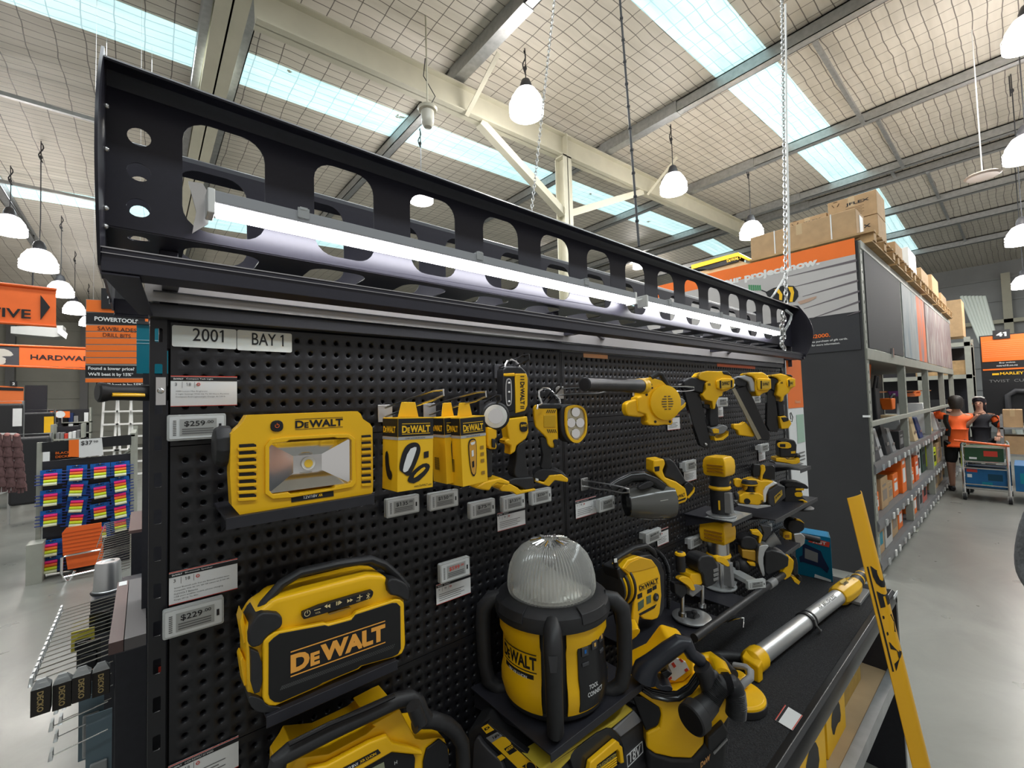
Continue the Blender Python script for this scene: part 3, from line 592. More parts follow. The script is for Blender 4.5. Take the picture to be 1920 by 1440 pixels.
carton(6.3, .10, zt - .09, 6.75, .56, zt + .265, 'JFLEX carton in the middle of the stack behind the strapped carton', txt='JFLEX')
carton(6.3, .10, 3.44, 6.75, .56, zt - .095, 'JFLEX carton at the bottom of the stack above the pallets', tape=False) if False else None
carton(5.62, .17, 3.44, 5.98, 1.2, 3.72, 'long brown carton with white straps standing right behind the orange sign top')
for y in (.38, .93): 
    m = MB(); m.box((5.617, y, 3.44), (5.62, y + .012, 3.722)); m.box((5.617, y, 3.72), (5.985, y + .012, 3.724)); tag(m.build('white_strap', WHT), 'white strap round the long carton, ' + ('nearer the aisle' if y < .5 else 'farther from the aisle'), 'strap')
m = MB(); m.box((5.75, .165, 3.47), (5.9, .169, 3.68)); tag(m.build('delivery_note', WHT), 'white paper delivery note on the aisle end of the long carton', 'paper')
WOOD = mat('pallet_wood', (.42, .27, .13), .8, var=.2, scale=9, bump=.2)
def pallet(x0, x1, z, label):
    t = thing('wooden_pallet', label, 'pallet', ((x0 + x1) / 2, .6, z), 'pallets on top of the rack')
    for nm, ys, zz, h in (('bottom_board', (.08, .6, 1.15), 0, .018), ):
        for y in ys: m = MB(); m.box((x0, y - .04, z), (x1, y + .05, z + .018)); m.build(nm, WOOD, t)
    for y in (.08, .6, 1.15):
        for k in range(3): x = x0 + (x1 - x0) * (.08 + .42 * k); m = MB(); m.box((x - .06, y - .05, z + .018), (x + .06, y + .06, z + .1)); m.build('block', WOOD, t)
    for k in range(7): x = x0 + (x1 - x0) * k / 6.6; m = MB(); m.box((x, .02, z + .1), (x + .09, 1.2, z + .12)); m.build('top_board', WOOD, t)
PL = [(5.55, 6.75), (6.85, 8.0), (8.1, 9.3), (9.4, 10.6), (10.7, 11.9), (12.0, 13.2)]
for i, (a, b) in enumerate(PL): pallet(a, b, 3.311, 'wooden pallet on the rack top, %s from the orange sign' % ORD[i])
for i, (x, w, h, c) in enumerate(((7.3, .5, .28, CRD), (8.3, .7, .42, WPL), (9.5, .8, .34, CRD), (10.8, .9, .45, CRD), (12.1, .9, .3, CRD))):
    carton(x, .1, 3.44, x + w, 1.0, 3.44 + h, ('white wrapped bundle' if c is WPL else 'brown carton') + ' on the %s pallet from the orange sign' % ORD[i + 1], mm=c)
carton(6.3, .10, 3.44, 6.75, .56, 3.455, 'brown slip sheet under the JFLEX cartons', 'sheet', name='slip_sheet', tape=False)
# yellow topped display and brown carton seen between canopy and sign
t = thing('yellow_shelf_unit', 'yellow framed overhead shelf with brown cartons behind the orange sign', 'shelf', (9.2, 3.2, 4.2))
m = MB(); m.prism([P(1296, 497, X=9), P(1384, 473, X=9), P(1384, 480, X=9), P(1296, 505, X=9)], (.4, 0, 0)); m.prism([P(1384, 473, X=9), P(1420, 492, X=9), P(1420, 496, X=9), P(1384, 480, X=9)], (.4, 0, 0)); m.build('frame', YEL, t)
m = MB(); m.prism([P(1300, 505, X=9.02), P(1384, 481, X=9.02), P(1384, 490, X=9.02), P(1330, 505, X=9.02)], (.3, 0, 0)); m.build('header', INK, t)
m = MB(); q = P(1363, 492, X=8.99); m.text('DeWALT', q, -UY, UZ, .28, .06, .03); m.build('lettering', YEP, t)
m = MB(); m.prism([P(1310, 510, X=9.05), P(1385, 488, X=9.05), P(1420, 500, X=9.05), P(1420, 540, X=9.05), P(1310, 540, X=9.05)], (.5, 0, 0)); m.build('carton_load', CRD, t)
for y_ in (2.5, 3.5): m = MB(); m.box((9.1, y_, 0), (9.2, y_ + .08, 4.5)); m.build('post', RCK, t)
carton(6.3, .575, 3.435, 6.75, .98, 3.815, 'JFLEX carton hidden behind the strapped long carton', txt='JFLEX')
# goods on the rack shelves: (shelf, kind, x0, width, height, depth y0, colour, text)
GOODS = [
 (0, 'tool_case', 5.62, .28, .36, DGR, 'black upright tool case'), (0, 'tool_case', 5.98, .22, .30, mat('pale_grey_plastic', (.42, .42, .42), .4), 'pale grey flat pack box'),
 (0, 'tool_case', 6.3, .22, .34, BLK, 'black box'), (0, 'tool_case', 6.62, .2, .27, GRY, 'grey box'), (0, 'mower_body', 7.0, .3, .22, BLK, 'black garden machine body'),
 (0, 'flat_box', 7.75, .25, .33, GRY, 'grey flat box'), (0, 'flat_box', 8.2, .3, .36, mat('pale_wood_print', (.5, .38, .22), .6), 'pale wood coloured box'), (0, 'flat_box', 8.75, .3, .3, mat('navy_print', (.01, .03, .12), .5), 'dark blue box'),
 (0, 'flat_box', 9.75, .3, .5, WHT, 'tall white box'), (0, 'flat_box', 10.2, .3, .42, YEP, 'yellow orange box'), (0, 'flat_box', 10.7, .4, .3, mat('pale_grey_plastic', (.42, .42, .42), .4), 'light grey box'),
 (1, 'blue_box', 5.55, .14, .38, mat('deep_blue_print', (.004, .03, .2), .5), 'dark blue slim box'), (1, 'cardboard_carton', 6.0, .35, .33, CRD, 'open brown carton'), (1, 'saw_box', 5.8, .18, .2, ORG, 'orange and black tool box'),
 (1, 'cardboard_carton', 6.45, .26, .22, CRD, 'small brown carton'), (1, 'orange_box', 6.78, .3, .27, ORG, 'orange box of a stack of two, lower'), (1, 'orange_box', 7.12, .28, .5, ORG, 'tall orange box beside the second rack post'),
 (1, 'orange_box', 7.75, .3, .22, ORG, 'orange box'), (1, 'orange_box', 8.15, .3, .34, ORP, 'orange plastic tub'), (1, 'flat_box', 8.6, .3, .45, WHT, 'white backed black box'), (1, 'green_box', 9.1, .4, .45, mat('dark_green_print', (.03, .06, .04), .5), 'dark green box'),
 (1, 'yellow_box', 9.9, .35, .3, mat('lime_print', (.6, .7, .02), .5), 'lime yellow box'), (1, 'cardboard_carton', 10.4, .5, .34, CRD, 'brown carton'),
 (2, 'cardboard_carton', 5.55, .34, .36, CRD, 'brown carton with a blue label'), (2, 'white_box', 5.96, .36, .36, mat('dusty_white_box', (.5, .5, .48), .7), 'pale plastic wrapped carton'), (2, 'cardboard_carton', 6.4, .36, .35, CRD, 'brown carton with grey print'),
 (2, 'orange_box', 6.85, .26, .28, ORG, 'orange and black box'), (2, 'orange_box', 7.8, .24, .3, ORG, 'orange box'), (2, 'flat_box', 8.15, .3, .32, GRY, 'grey box'), (2, 'red_box', 8.7, .4, .34, mat('salmon_print', (.5, .12, .09), .5), 'red box'),
 (2, 'cardboard_carton', 9.9, .5, .33, CRD, 'brown carton'), (2, 'cardboard_carton', 10.6, .6, .33, CRD, 'wide brown carton'), (1, 'cardboard_carton', 11.0, .5, .4, CRD, 'tall brown carton'), (2, 'cardboard_carton', 11.9, .8, .34, CRD, 'long brown carton'),
]
SN = ['upper rack shelf', 'middle rack shelf', 'bottom rack shelf']; SZ = [1.085, .53, .14]; cnt = [0, 0, 0]
for s, nm, x0, w, h, mm, lab in GOODS:
    cnt[s] += 1; z = SZ[s]; y = RF + random.uniform(.02, .08)
    t = thing(nm, '%s, %s from the end panel, %s' % (lab, ORD[min(cnt[s] - 1, 11)], SN[s]), 'box', (x0 + w / 2, y + .2, z))
    m = MB(); tl = .12 if nm in ('tool_case', 'flat_box') and s == 0 else 0
    m.hexa([(x0, y, z), (x0 + w, y, z), (x0 + w, y + .4, z), (x0, y + .4, z)], [(x0 + tl, y + tl * .6, z + h), (x0 + w + tl * .6, y + tl * .6, z + h), (x0 + w + tl * .6, y + .4, z + h), (x0 + tl, y + .4, z + h)])
    m.build('box_body', mm, t, bevel=.006)
    if not tl:
        c2 = WHT if mm in (ORG, ORP) else (TEA if 'blue label' in lab else (INK if mm is not BLK else GRY))
        m = MB(); m.box((x0 + w * .2, y - .0015, z + h * .25), (x0 + w * .8, y, z + h * .6)); m.box((x0 + w * .2, y - .0015, z + h * .7), (x0 + w * .7, y, z + h * .78)); m.build('label_print', c2 if mm is not CRD else (TEA if 'blue label' in lab else mat('faded_ink', (.25, .2, .16), .7)), t)
    else:
        m = MB(); m.box((x0 + w * .3, y - .004 + .01, z + h * .3), (x0 + w * .7, y + .01, z + h * .4)); m.build('handle', STL, t)
# hanging machines behind the hand rail on the near bays (dark, hung on a board)
for i, (x, z, w, h, mm, lab) in enumerate(((5.75, 1.62, .22, .3, RED, 'red machine with black handle'), (6.15, 1.6, .3, .42, BLK, 'black power tool'), (6.6, 1.6, .14, .5, BLK, 'slim black tool with an orange strip'), (7.0, 1.55, .2, .42, BLK, 'black handled wide tool'), (8.0, 1.6, .3, .2, ORG, 'orange packet row'), (8.7, 1.75, .5, .1, mat('purple_print', (.2, .05, .3), .5), 'purple packet row'), (10.2, 1.72, .9, .08, ORG, 'orange strip of packets'))):
    w *= 1.3 if mm is BLK else 1; h *= 1.4 if mm is BLK else 1; t = thing('hung_tool', '%s behind the rack rail, %s from the end panel' % (lab, ORD[i]), 'tool', (x, RF + .3, z))
    m = MB(); m.hexa([(x - w * .3, RF + .2, z - h * .3), (x + w * .3, RF + .2, z - h * .3), (x + w * .3, RF + .32, z - h * .3), (x - w * .3, RF + .32, z - h * .3)], [(x - w * .5, RF + .2, z + h * .5), (x + w * .5, RF + .2, z + h * .5), (x + w * .5, RF + .34, z + h * .5), (x - w * .5, RF + .34, z + h * .5)]); m.build('housing', mm, t, bevel=.015)
    m = MB(); m.tube([(x - w * .3, RF + .22, z + h * .5), (x - w * .2, RF + .2, z + h * .75), (x + w * .2, RF + .2, z + h * .75), (x + w * .3, RF + .22, z + h * .5)], .016, 8); m.build('handle', ORG if 'orange strip' in lab else DGR, t)
m = MB(); m.box((7.55, RF + .35, 1.78), (13.4, RF + .6, 1.8)); m.build('upper_shelf', mat('orange_shelf', (.6, .25, .1), .6), rack)
# far racking and aisle sign 41
fr = thing('far_rack', 'grey far rack across the aisle end with brown cartons', 'rack', (16, 1.5, 0))
for y in (.02, -.02 + .9, 3.2):
    m = MB(); m.box((15, y - .13, 0), (15.06, y - .02, 3.05)); m.box((15.9, y - .13, 0), (15.96, y - .02, 3.05)); m.build('upright_post', RCK, fr)
for z in (2.88, 2.1, 1.15, .2): m = MB(); m.box((15, -.1, z - .05), (15.05, 3.3, z + .05)); m.build('beam', RCK, fr); 
for z in (2.9, 2.1, 1.15, .2): m = MB(); m.box((15.05, -.1, z), (15.95, 3.3, z + .02)); m.build('shelf', RCK, fr)
m = MB(); m.box((15.9, -.1, 0), (15.92, 3.3, 2.85)); m.build('back_sheet', BKM, fr)
carton(15.1, -.06, 2.15, 15.8, .9, 2.5, 'wide pale wooden case on the far rack behind the two people', mm=WOOD)
carton(15.05, .0, 3.08, 15.8, .75, 3.98, 'big brown carton with yellow strap on top of the far rack')
m = MB(); m.box((15.045, .3, 3.08), (15.05, .33, 3.8)); tag(m.build('yellow_strap', YEP), 'yellow strap on the big carton of the far rack', 'strap')
carton(15.1, .1, 1.2, 15.8, .7, 1.55, 'black crate on the far rack', 'crate', mm=BLK, name='crate', tape=False)
t = thing('aisle_sign', 'orange aisle sign 41 over a black header at the far right', 'sign', (17, -.5, 2.2))
m = MB(); m.box((17, -1.3, .9), (17.03, -.17, 3.2)); m.build('board', INK, t)
m = MB(); m.box((16.985, -1.3, 2.5), (16.998, -.2, 3.17)); m.box((16.985, -1.3, 2.27), (16.998, -.2, 2.31)); m.build('orange_panel', ORG, t)
m = MB(); 
for k in range(9): m.box((16.98, -1.3, 2.62 + k * .05), (16.984, -.22, 2.625 + k * .05))
m.build('panel_lines', mat('pale_orange', (.8, .4, .2), .5), t)
m = MB(); m.box((16.95, -.72, 3.08), (16.97, -.42, 3.31)); m.build('number_plate', INK, t)
m = MB(); m.text('41', (16.945, -.48, 3.14), -UY, UZ, .18, .11, .04); m.build('number', WHT, t)
m = MB(); m.text('Buy online.', (16.98, -.5, 2.43), -UY, UZ, .28, .045, .01); m.text('mitre10.co.nz', (16.98, -.45, 2.36), -UY, UZ, .36, .045, .01); m.build('lettering', WHT, t)
m = MB(); m.text('MARLEY', (16.98, -.5, 2.14), -UY, UZ, .4, .07, .02); m.box((16.98, -.48, 2.14), (16.982, -.36, 2.19)); m.build('brand_lettering', YEP, t)
m = MB(); m.text('TWIST  CURVE', (16.98, -.3, 1.95), -UY, UZ, .8, .07, .0); m.build('header_lettering', GRY, t)
m = MB(); m.tube([(16.9, -.6, 1.1), (16.9, -.6, 1.6), (16.9, -.75, 1.72), (16.9, -.95, 1.7)], .06, 12); m.build('pipe_sample', DGR, t)
for i in range(7):
    m = MB(); a = P(1803 + i * 7, 556, X=20.5); b = P(1838 + i * 5, 640, X=19.8); b = a + (b - a) * ((a.z - .05) / (a.z - b.z)); m.cyl(a, b, .045, n=12); tag(m.build('plastic_pipe', mat('pale_pipe', (.5, .53, .48), .4)), 'long pale pipe leaning above the 41 sign, %s from the left' % ORD[i], 'pipe', 'leaning pipes')
# ---------------------------------------------------------------- people
def skinbody(name, joints, links, m_, parent, root='pelvis', sub=2):
    import bmesh
    o0 = ORI[parent.name]; names = list(joints); bm = bmesh.new(); lay = bm.verts.layers.skin.verify(); vv = {}
    for k in names:
        p, r = joints[k]; v = bm.verts.new(V(p) - o0); r = r if hasattr(r, '__len__') else (r, r); v[lay].radius = r; v[lay].use_root = (k == root); vv[k] = v
    for a, b in links: bm.edges.new((vv[a], vv[b]))
    me = bpy.data.meshes.new(name); bm.to_mesh(me); bm.free(); me.materials.append(m_)
    o = bpy.data.objects.new(name, me); COL.objects.link(o); o.parent = parent; ORI[o.name] = o0
    s = o.modifiers.new('skin', 'SKIN'); s.use_smooth_shade = True; s.branch_smoothing = .6
    u = o.modifiers.new('sub', 'SUBSURF'); u.levels = sub; u.render_levels = sub
    return o
def person(base, face, h, label, J, shirt, trouser, sleeve=None, hair=(.02, .015, .012), hairlong=False, stance=.1):
    """J: hand targets in body axes (r = to the person's right, f = forward, z up)"""
    t = thing('person', label, 'person', base); f = V((math.cos(face), math.sin(face), 0)); r = V((f.y, -f.x, 0)); s = h / 1.7; b = V(base)
    def q(a, c, z): return b + (r * a + f * c + UZ * z) * s
    S = lambda x: x * s
    rh, re = J['rh'], J['re']; lh, le = J['lh'], J['le']
    jt = {'pelvis': (q(0, 0, .93), (S(.11), S(.08))), 'waist': (q(0, 0, 1.08), (S(.1), S(.07))), 'chest': (q(0, .01, 1.28), (S(.11), S(.08))), 'neckb': (q(0, 0, 1.41), (S(.06), S(.055))), 'neck': (q(0, .01, 1.49), S(.052)),
          'head1': (q(0, .03, 1.56), (S(.062), S(.075))), 'head2': (q(0, .025, 1.64), (S(.075), S(.085))), 'head3': (q(0, .015, 1.69), S(.05))}
    lk = [('pelvis', 'waist'), ('waist', 'chest'), ('chest', 'neckb'), ('neckb', 'neck'), ('neck', 'head1'), ('head1', 'head2'), ('head2', 'head3')]
    for sd, k, e, w in ((1, 'r', re, rh), (-1, 'l', le, lh)):
        jt[k + 'sh'] = (q(sd * .17, 0, 1.37), S(.045)); jt[k + 'el'] = (q(*e), S(.042)); jt[k + 'wr'] = (q(*w), S(.027))
        d = (q(*w) - q(*e)).normalized(); jt[k + 'pa'] = (q(*w) + d * S(.05), (S(.038), S(.018)))
        lk += [('neckb', k + 'sh'), (k + 'sh', k + 'el'), (k + 'el', k + 'wr'), (k + 'wr', k + 'pa')]
        jt[k + 'hp'] = (q(sd * .09, 0, .86), S(.1)); jt[k + 'kn'] = (q(sd * (stance), .03, .48), S(.065)); jt[k + 'an'] = (q(sd * stance, 0, .1), S(.04)); jt[k + 'to'] = (q(sd * stance * 1.1, .14, .035), (S(.04), S(.03)))
        lk += [('pelvis', k + 'hp'), (k + 'hp', k + 'kn'), (k + 'kn', k + 'an'), (k + 'an', k + 'to')]
    skinbody('body', jt, lk, SKN, t)
    # shirt over torso and upper arms, trousers, shoes, hair, fingers, face
    k2 = {a: (p, ([c + S(.014) for c in rr] if hasattr(rr, '__len__') else rr + S(.014))) for a, (p, rr) in jt.items()}
    def half(a, b_, f_): return (k2[a][0].lerp(k2[b_][0], f_), k2[b_][1])
    sh = {'hem': (q(0, 0, .84), (S(.19), S(.15))), 'waist': (q(0, 0, .98), (S(.185), S(.14))), 'mid': (q(0, 0, 1.12), (S(.16), S(.118))), 'chest': (q(0, .01, 1.27), (S(.185), S(.135))), 'neckb': (q(0, 0, 1.42), (S(.105), S(.095)))}
    fr_ = J.get('sleeve', .75)
    for k in 'rl': sh[k + 'sh'] = (jt[k + 'sh'][0] + UZ * S(.01), S(.088)); sh[k + 's2'] = (jt[k + 'sh'][0].lerp(jt[k + 'el'][0], min(fr_, 1)), S(.066))
    ls = [('hem', 'waist'), ('waist', 'mid'), ('mid', 'chest'), ('chest', 'neckb'), ('neckb', 'rsh'), ('rsh', 'rs2'), ('neckb', 'lsh'), ('lsh', 'ls2')]
    if fr_ > 1:
        for k in 'rl': sh[k + 's3'] = (jt[k + 'el'][0].lerp(jt[k + 'wr'][0], .9), S(.045)); ls.append((k + 's2', k + 's3'))
    skinbody('shirt', sh, ls, shirt, t, 'waist')
    tr = {'pelvis': (q(0, 0, .93), (S(.16), S(.12)))}; lt = []; end = J.get('trouser', .12)
    for k, sd in (('r', 1), ('l', -1)): tr[k + 'hp'] = (q(sd * .09, 0, .85), S(.115)); tr[k + 'kn'] = (q(sd * stance, .03, .48), S(.085)); lt += [('pelvis', k + 'hp'), (k + 'hp', k + 'kn')]
    if end < .4:
        for k, sd in (('r', 1), ('l', -1)): tr[k + 'an'] = (q(sd * stance, 0, end), S(.06)); lt.append((k + 'kn', k + 'an'))
    skinbody('trousers', tr, lt, trouser, t)
    for sd in (1, -1):
        m = MB(); c = q(sd * stance * 1.05, .05, .045); m.loft([[c + f * a * s + (r * math.cos(u) * w + UZ * math.sin(u) * hh) * s for u in [2 * PI * i / 12 for i in range(12)]] for a, w, hh in ((-.12, .025, .03), (-.1, .042, .045), (0, .048, .05), (.09, .05, .04), (.15, .035, .03), (.17, .015, .015))]); m.build('shoe', BLK, t)
    hc = q(0, .0, 1.645); m = MB()
    m.loft([[hc + (r * math.cos(u) * w + f * (math.sin(u) * w * 1.12 + o)) * s + UZ * z * s for u in [2 * PI * i / 16 for i in range(16)]] for z, w, o in (((-.14, .075, -.045), (-.08, .09, -.035), (-.02, .1, -.022), (.03, .102, -.01), (.07, .092, -.0), (.1, .06, .0), (.112, .02, 0)) if not hairlong else ((-.27, .05, -.06), (-.2, .085, -.055), (-.1, .095, -.045), (-.02, .1, -.03), (.04, .1, -.012), (.085, .075, 0), (.108, .03, 0)))]); m.build('hair', mat('hair_%d' % (hair[0] * 1000), hair, .6, var=.3, scale=80), t)
    for k, e, w in (('r', re, rh), ('l', le, lh)):
        m = MB(); p = jt[k + 'pa'][0]; d = (q(*w) - q(*e)).normalized(); sd_ = d.cross(UZ).normalized(); n_ = sd_.cross(d)
        for i, (off, L) in enumerate(((-.03, .07), (-.01, .08), (.01, .075), (.03, .055))):
            a = p + (sd_ * off + d * .02) * s; m.tube([a, a + d * L * .5 * s + n_ * -.004 * s, a + (d * L * .85 - n_ * .022) * s, a + (d * L - n_ * .04) * s], .009 * s, 7)
        a = p + (sd_ * -.03 - d * .02) * s; m.tube([a, a + (sd_ * -.025 + d * .025) * s, a + (sd_ * -.03 + d * .055) * s], .0105 * s, 7); m.build('fingers', SKN, t)
    m = MB(); 
    for sd in (1, -1): m.ball(q(sd * .032, .105, 1.625), S(.011), 8, 6)
    m.build('eye', INK, t)
    m = MB(); c = q(0, .118, 1.595); m.loft([[c + (r * math.cos(u) * w + UZ * (zz + .012 * math.sin(u))) * s + f * o * s for u in [2 * PI * i / 8 for i in range(8)]] for zz, w, o in ((.03, .006, -.012), (.0, .014, .01), (-.012, .016, .006))]); m.build('nose', SKN, t)
    m = MB(); m.ball(q(0, .1, 1.555), (S(.02), S(.02), S(.006)), 8, 6); m.build('mouth', mat('lips', (.35, .1, .09), .5), t)
    for sd in (1, -1): m = MB(); m.ball(q(sd * .082, .01, 1.61), (S(.012), S(.02), S(.03)), 8, 6); m.build('ear', SKN, t)
    return t, q
ORS = mat('orange_work_shirt', (.9, .13, .02), .7, var=.06, scale=9); TRS = mat('black_trousers', (.012, .012, .014), .8)
pb = P(1800, 921, Z=0)
p1, q1 = person((pb.x, pb.y - .02, 0), math.radians(8), 1.64, 'person seen from behind in an orange and black work shirt, reaching for the rack', dict(rh=(-.0, .5, 1.42), re=(.1, .33, 1.3), lh=(-.52, .25, 1.52), le=(-.36, .14, 1.40), trouser=.5), ORS, TRS, stance=.11)
m = MB()
for sd in (-1,):
    m.tube([q1(-.14, -.12, 1.40), q1(-.155, -.145, 1.28), q1(-.12, -.14, 1.15), q1(-.14, -.12, 1.02)], .045, 10, flat=.5)
m.build('black_side_panel', TRS, p1)
pb = P(1848, 912, Z=0)
p2, q2 = person((pb.x + .3, pb.y + .02, 0), math.radians(176), 1.6, 'person facing us in a dark top with orange sleeves, hand raised to the chin', dict(rh=(.03, .2, 1.36), re=(.22, .1, 1.12), lh=(-.25, .2, 1.0), le=(-.27, .02, 1.1), sleeve=.9), mat('dark_apron_shirt', (.015, .015, .02), .8), TRS, hair=(.012, .008, .014), hairlong=True)
sv = {'a': (q2(-.175, 0, 1.385), .08), 'b': (q2(-.24, .01, 1.24), .075), 'c': (q2(-.265, .02, 1.12), .06)}; skinbody('orange_sleeve', sv, [('a', 'b'), ('b', 'c')], ORS, p2, 'a')
m = MB(); m.tube([q2(.08, .05, 1.72), q2(.04, .08, 1.745), q2(-.04, .08, 1.745), q2(-.08, .05, 1.72)], .014, 8); m.build('white_headband', WPL, p2)
# shopper cut by the right edge of the photo
pc = V((2.3, -1.09, 0))
p3, q3 = person(tuple(pc), math.radians(180), 1.74, 'person in a grey jacket cut off by the right photo edge, holding paper', dict(rh=(.12, .3, 1.1), re=(.21, -.0, 1.12), lh=(-.2, .2, .95), le=(-.27, -.02, 1.1), sleeve=1.5), mat('grey_jacket', (.1, .105, .11), .9, var=.2, scale=90, bump=.3), mat('grey_trousers', (.12, .12, .13), .8))
m = MB(); a = q3(.13, .36, 1.1); m.hexa([a + V((0, -.14, 0)), a + V((.02, -.14, .0)), a + V((.02, .085, -.0)), a + V((0, .085, 0))], [a + V((0, -.14, .004)), a + V((.14, -.14, .03)), a + V((.14, .07, .03)), a + V((0, .085, .004))]); tag(m.build('paper_sheet', WHT), 'white paper corner held by the person at the right edge', 'paper')
# ---------------------------------------------------------------- warehouse trolley with cartons
t = thing('stock_trolley', 'chrome stock trolley with orange push bar beside the two people', 'trolley', (10.3, -.4, 0))
X0, X1, Y0, Y1 = 10.2, 10.75, -.66, -.17
for x in (X0, X1):
    for y in (Y0, Y1): m = MB(); m.tube([(x, y, .12), (x, y, .9), (x, y + (.02 if y == Y0 else -.02), .93)], .02, 10); m.build('post', CHR, t)
for z in (.86, .62, .52, .26, .19):
    for (a, b) in (((X0, Y0), (X0, Y1)), ((X1, Y0), (X1, Y1)), ((X0, Y0), (X1, Y0)), ((X0, Y1), (X1, Y1))): m = MB(); m.tube([(a[0], a[1], z), (b[0], b[1], z)], .012, 8); m.build('rail', CHR, t)
for z in (.2, .62): m = MB(); m.box((X0, Y0, z), (X1, Y1, z + .01)); m.build('tray', GAL, t)
m = MB(); m.tube([(X0 - .04, Y0 - .03, .9), (X0 - .04, Y1 + .08, .96)], .018, 10); m.build('push_bar', ORP, t)
for x in (X0, X1):
    for y in (Y0, Y1):
        m = MB(); m.cyl((x, y - .02, .055), (x, y + .02, .055), .055, n=20); m.build('castor_wheel', BLK, t); m = MB(); m.box((x - .02, y - .028, .05), (x + .02, y + .028, .12)); m.build('castor_fork', STL, t)
def pbox(x0, y0, z0, x1, y1, z1, mm, name, label, cat='box', prints=()):
    t = thing(name, label, cat, ((x0 + x1) / 2, (y0 + y1) / 2, z0)); m = MB(); m.box((x0, y0, z0), (x1, y1, z1)); m.build('box_body', mm, t, bevel=.004)
    for (f, a0, a1, b0, b1, pm) in prints:
        m = MB()
        if f == 'x': m.box((x0 - .0015, y1 - (y1 - y0) * a1, z0 + (z1 - z0) * b0), (x0, y1 - (y1 - y0) * a0, z0 + (z1 - z0) * b1))
        else: m.box((x0 + (x1 - x0) * a0, y0 - .0015, z0 + (z1 - z0) * b0), (x0 + (x1 - x0) * a1, y0, z0 + (z1 - z0) * b1))
        m.build('print', pm, t)
    return t
MB_ = mat('blue_carton', (.01, .12, .3), .45, var=.1, scale=6)
pbox(10.24, -.64, .215, 10.74, -.19, .51, MB_, 'power_tool_carton', 'blue power tool carton on the lower tray of the trolley', 'carton', (('x', .03, .3, .8, .95, RED), ('x', .04, .16, .5, .68, WHT), ('x', .4, .65, .08, .3, TEA), ('x', .55, .9, .4, .75, mat('dark_teal', (0, .05, .1), .5))))
pbox(10.28, -.62, .635, 10.72, -.19, .85, mat('green_carton', (.02, .07, .03), .5), 'green_carton', 'dark green carton on the upper tray of the trolley', 'carton', (('x', .12, .32, .1, .25, WHT), ('x', .5, .85, .35, .75, RED)))
pbox(10.25, -1.25, .2, 11.0, -.72, .6, MB_, 'power_tool_carton', 'blue power tool carton right of the trolley at the photo edge', 'carton', (('x', .1, .6, .3, .7, TEA),))
t = thing('stock_stand', 'grey stock stand right of the trolley carrying open brown cartons', 'stand', (12, -.9, 0))
for z in (.6, 1.08): m = MB(); m.box((11.9, -1.5, z - .03), (12.6, -.56, z)); m.build('shelf', GAL, t)
for y in (-1.48, -.58):
    for x in (11.92, 12.58): m = MB(); m.box((x - .02, y - .02, 0), (x + .02, y + .02, 1.3)); m.build('post', GAL, t)
carton(12.0, -.84, 1.081, 12.4, -.6, 1.4, 'open brown carton with torn flap on the stand behind the trolley'); carton(11.95, -1.3, 1.081, 12.4, -.87, 1.32, 'brown carton cut by the right edge, on the upper stand shelf'); carton(11.95, -1.3, .601, 12.5, -.6, .92, 'wide brown carton on the lower stand shelf behind the trolley')
# ---------------------------------------------------------------- helpers for goods on the wall
def plate2(outer, holes, pl, d0, d1):
    n = pl[1]; u = UZ.cross(n).normalized(); o = pl[0]
    f = lambda p: ((P(p[0], p[1], pl=pl) - o).dot(u), (P(p[0], p[1], pl=pl) - o).dot(UZ))
    vs, fs = sheet([f(p) for p in outer], [[f(p) for p in h] for h in holes], d1 - d0, lambda a, b, c: o + u * a + UZ * b + n * ((d0 + d1) / 2 + c))
    m = MB(); return m.add(vs, fs)
def S(par, name, m_, cf, pts, pl, d0, d1, bevel=0.002, seg=2, holes=None, label=None):
    px = cf(*pts) if cf else pts
    if holes: m = plate2(px, [cf(*h) if cf else h for h in holes], pl, d0, d1)
    else: m = MB(); m.slab(px, pl, d0, d1)
    return m.build(name, m_, par, bevel=bevel, seg=seg, label=label)
def smooth(pts, k=2, closed=True):
    for _ in range(k):
        out = []; n = len(pts)
        for i in range(n if closed else n - 1):
            a, b = pts[i], pts[(i + 1) % n]; out += [(a[0] * .75 + b[0] * .25, a[1] * .75 + b[1] * .25), (a[0] * .25 + b[0] * .75, a[1] * .25 + b[1] * .75)]
        pts = out if closed else [pts[0]] + out + [pts[-1]]
    return pts
def logo(par, cf, p0, p1, p2, pl, off, m_=None, bars=True, txt='DeWALT', bold=.035, name='lettering'):
    """lettering whose lower left, lower right and upper left corners are seen at p0, p1, p2"""
    a, b, c = [P(*(cf(p)[0] if cf else p), pl=pl) for p in (p0, p1, p2)]; n = pl[1]
    ux = b - a; uy = c - a; a = a + n * off
    m = MB(); h = uy.length; w = ux.length; g = .14 if bars else 0
    U = ux.normalized(); Wd = uy.normalized()
    m.text(txt, a + Wd * h * g, U, Wd, w, h * (1 - 2 * g), bold)
    if bars:
        for k in (0, 1): q = a + Wd * (h * .95 * k); m.quad(q, q + U * w, q + U * w + Wd * h * .05, q + Wd * h * .05)
    return m.build(name, m_ or INK, par)
def shelf(x0, x1, z, dep, label, lip=.012):
    t = thing('bracket_shelf', label, 'shelf', ((x0 + x1) / 2, -.002, z), 'small black shelves on the tool wall')
    m = MB(); m.box((x0, -dep, z - .004), (x1, -.002, z)); m.build('tray', BKM, t, bevel=.001)
    m = MB(); m.box((x0, -dep - .002, z - .016), (x1, -dep, z + .001)); m.build('front_lip', BKM, t, bevel=.0008)
    for x in (x0 + .01, x1 - .012): m = MB(); m.prism([(x, -.002, z - .004), (x, -.002, z - .05), (x, -dep * .8, z - .004)], (.002, 0, 0)); m.build('gusset', BKM, t)
    return t
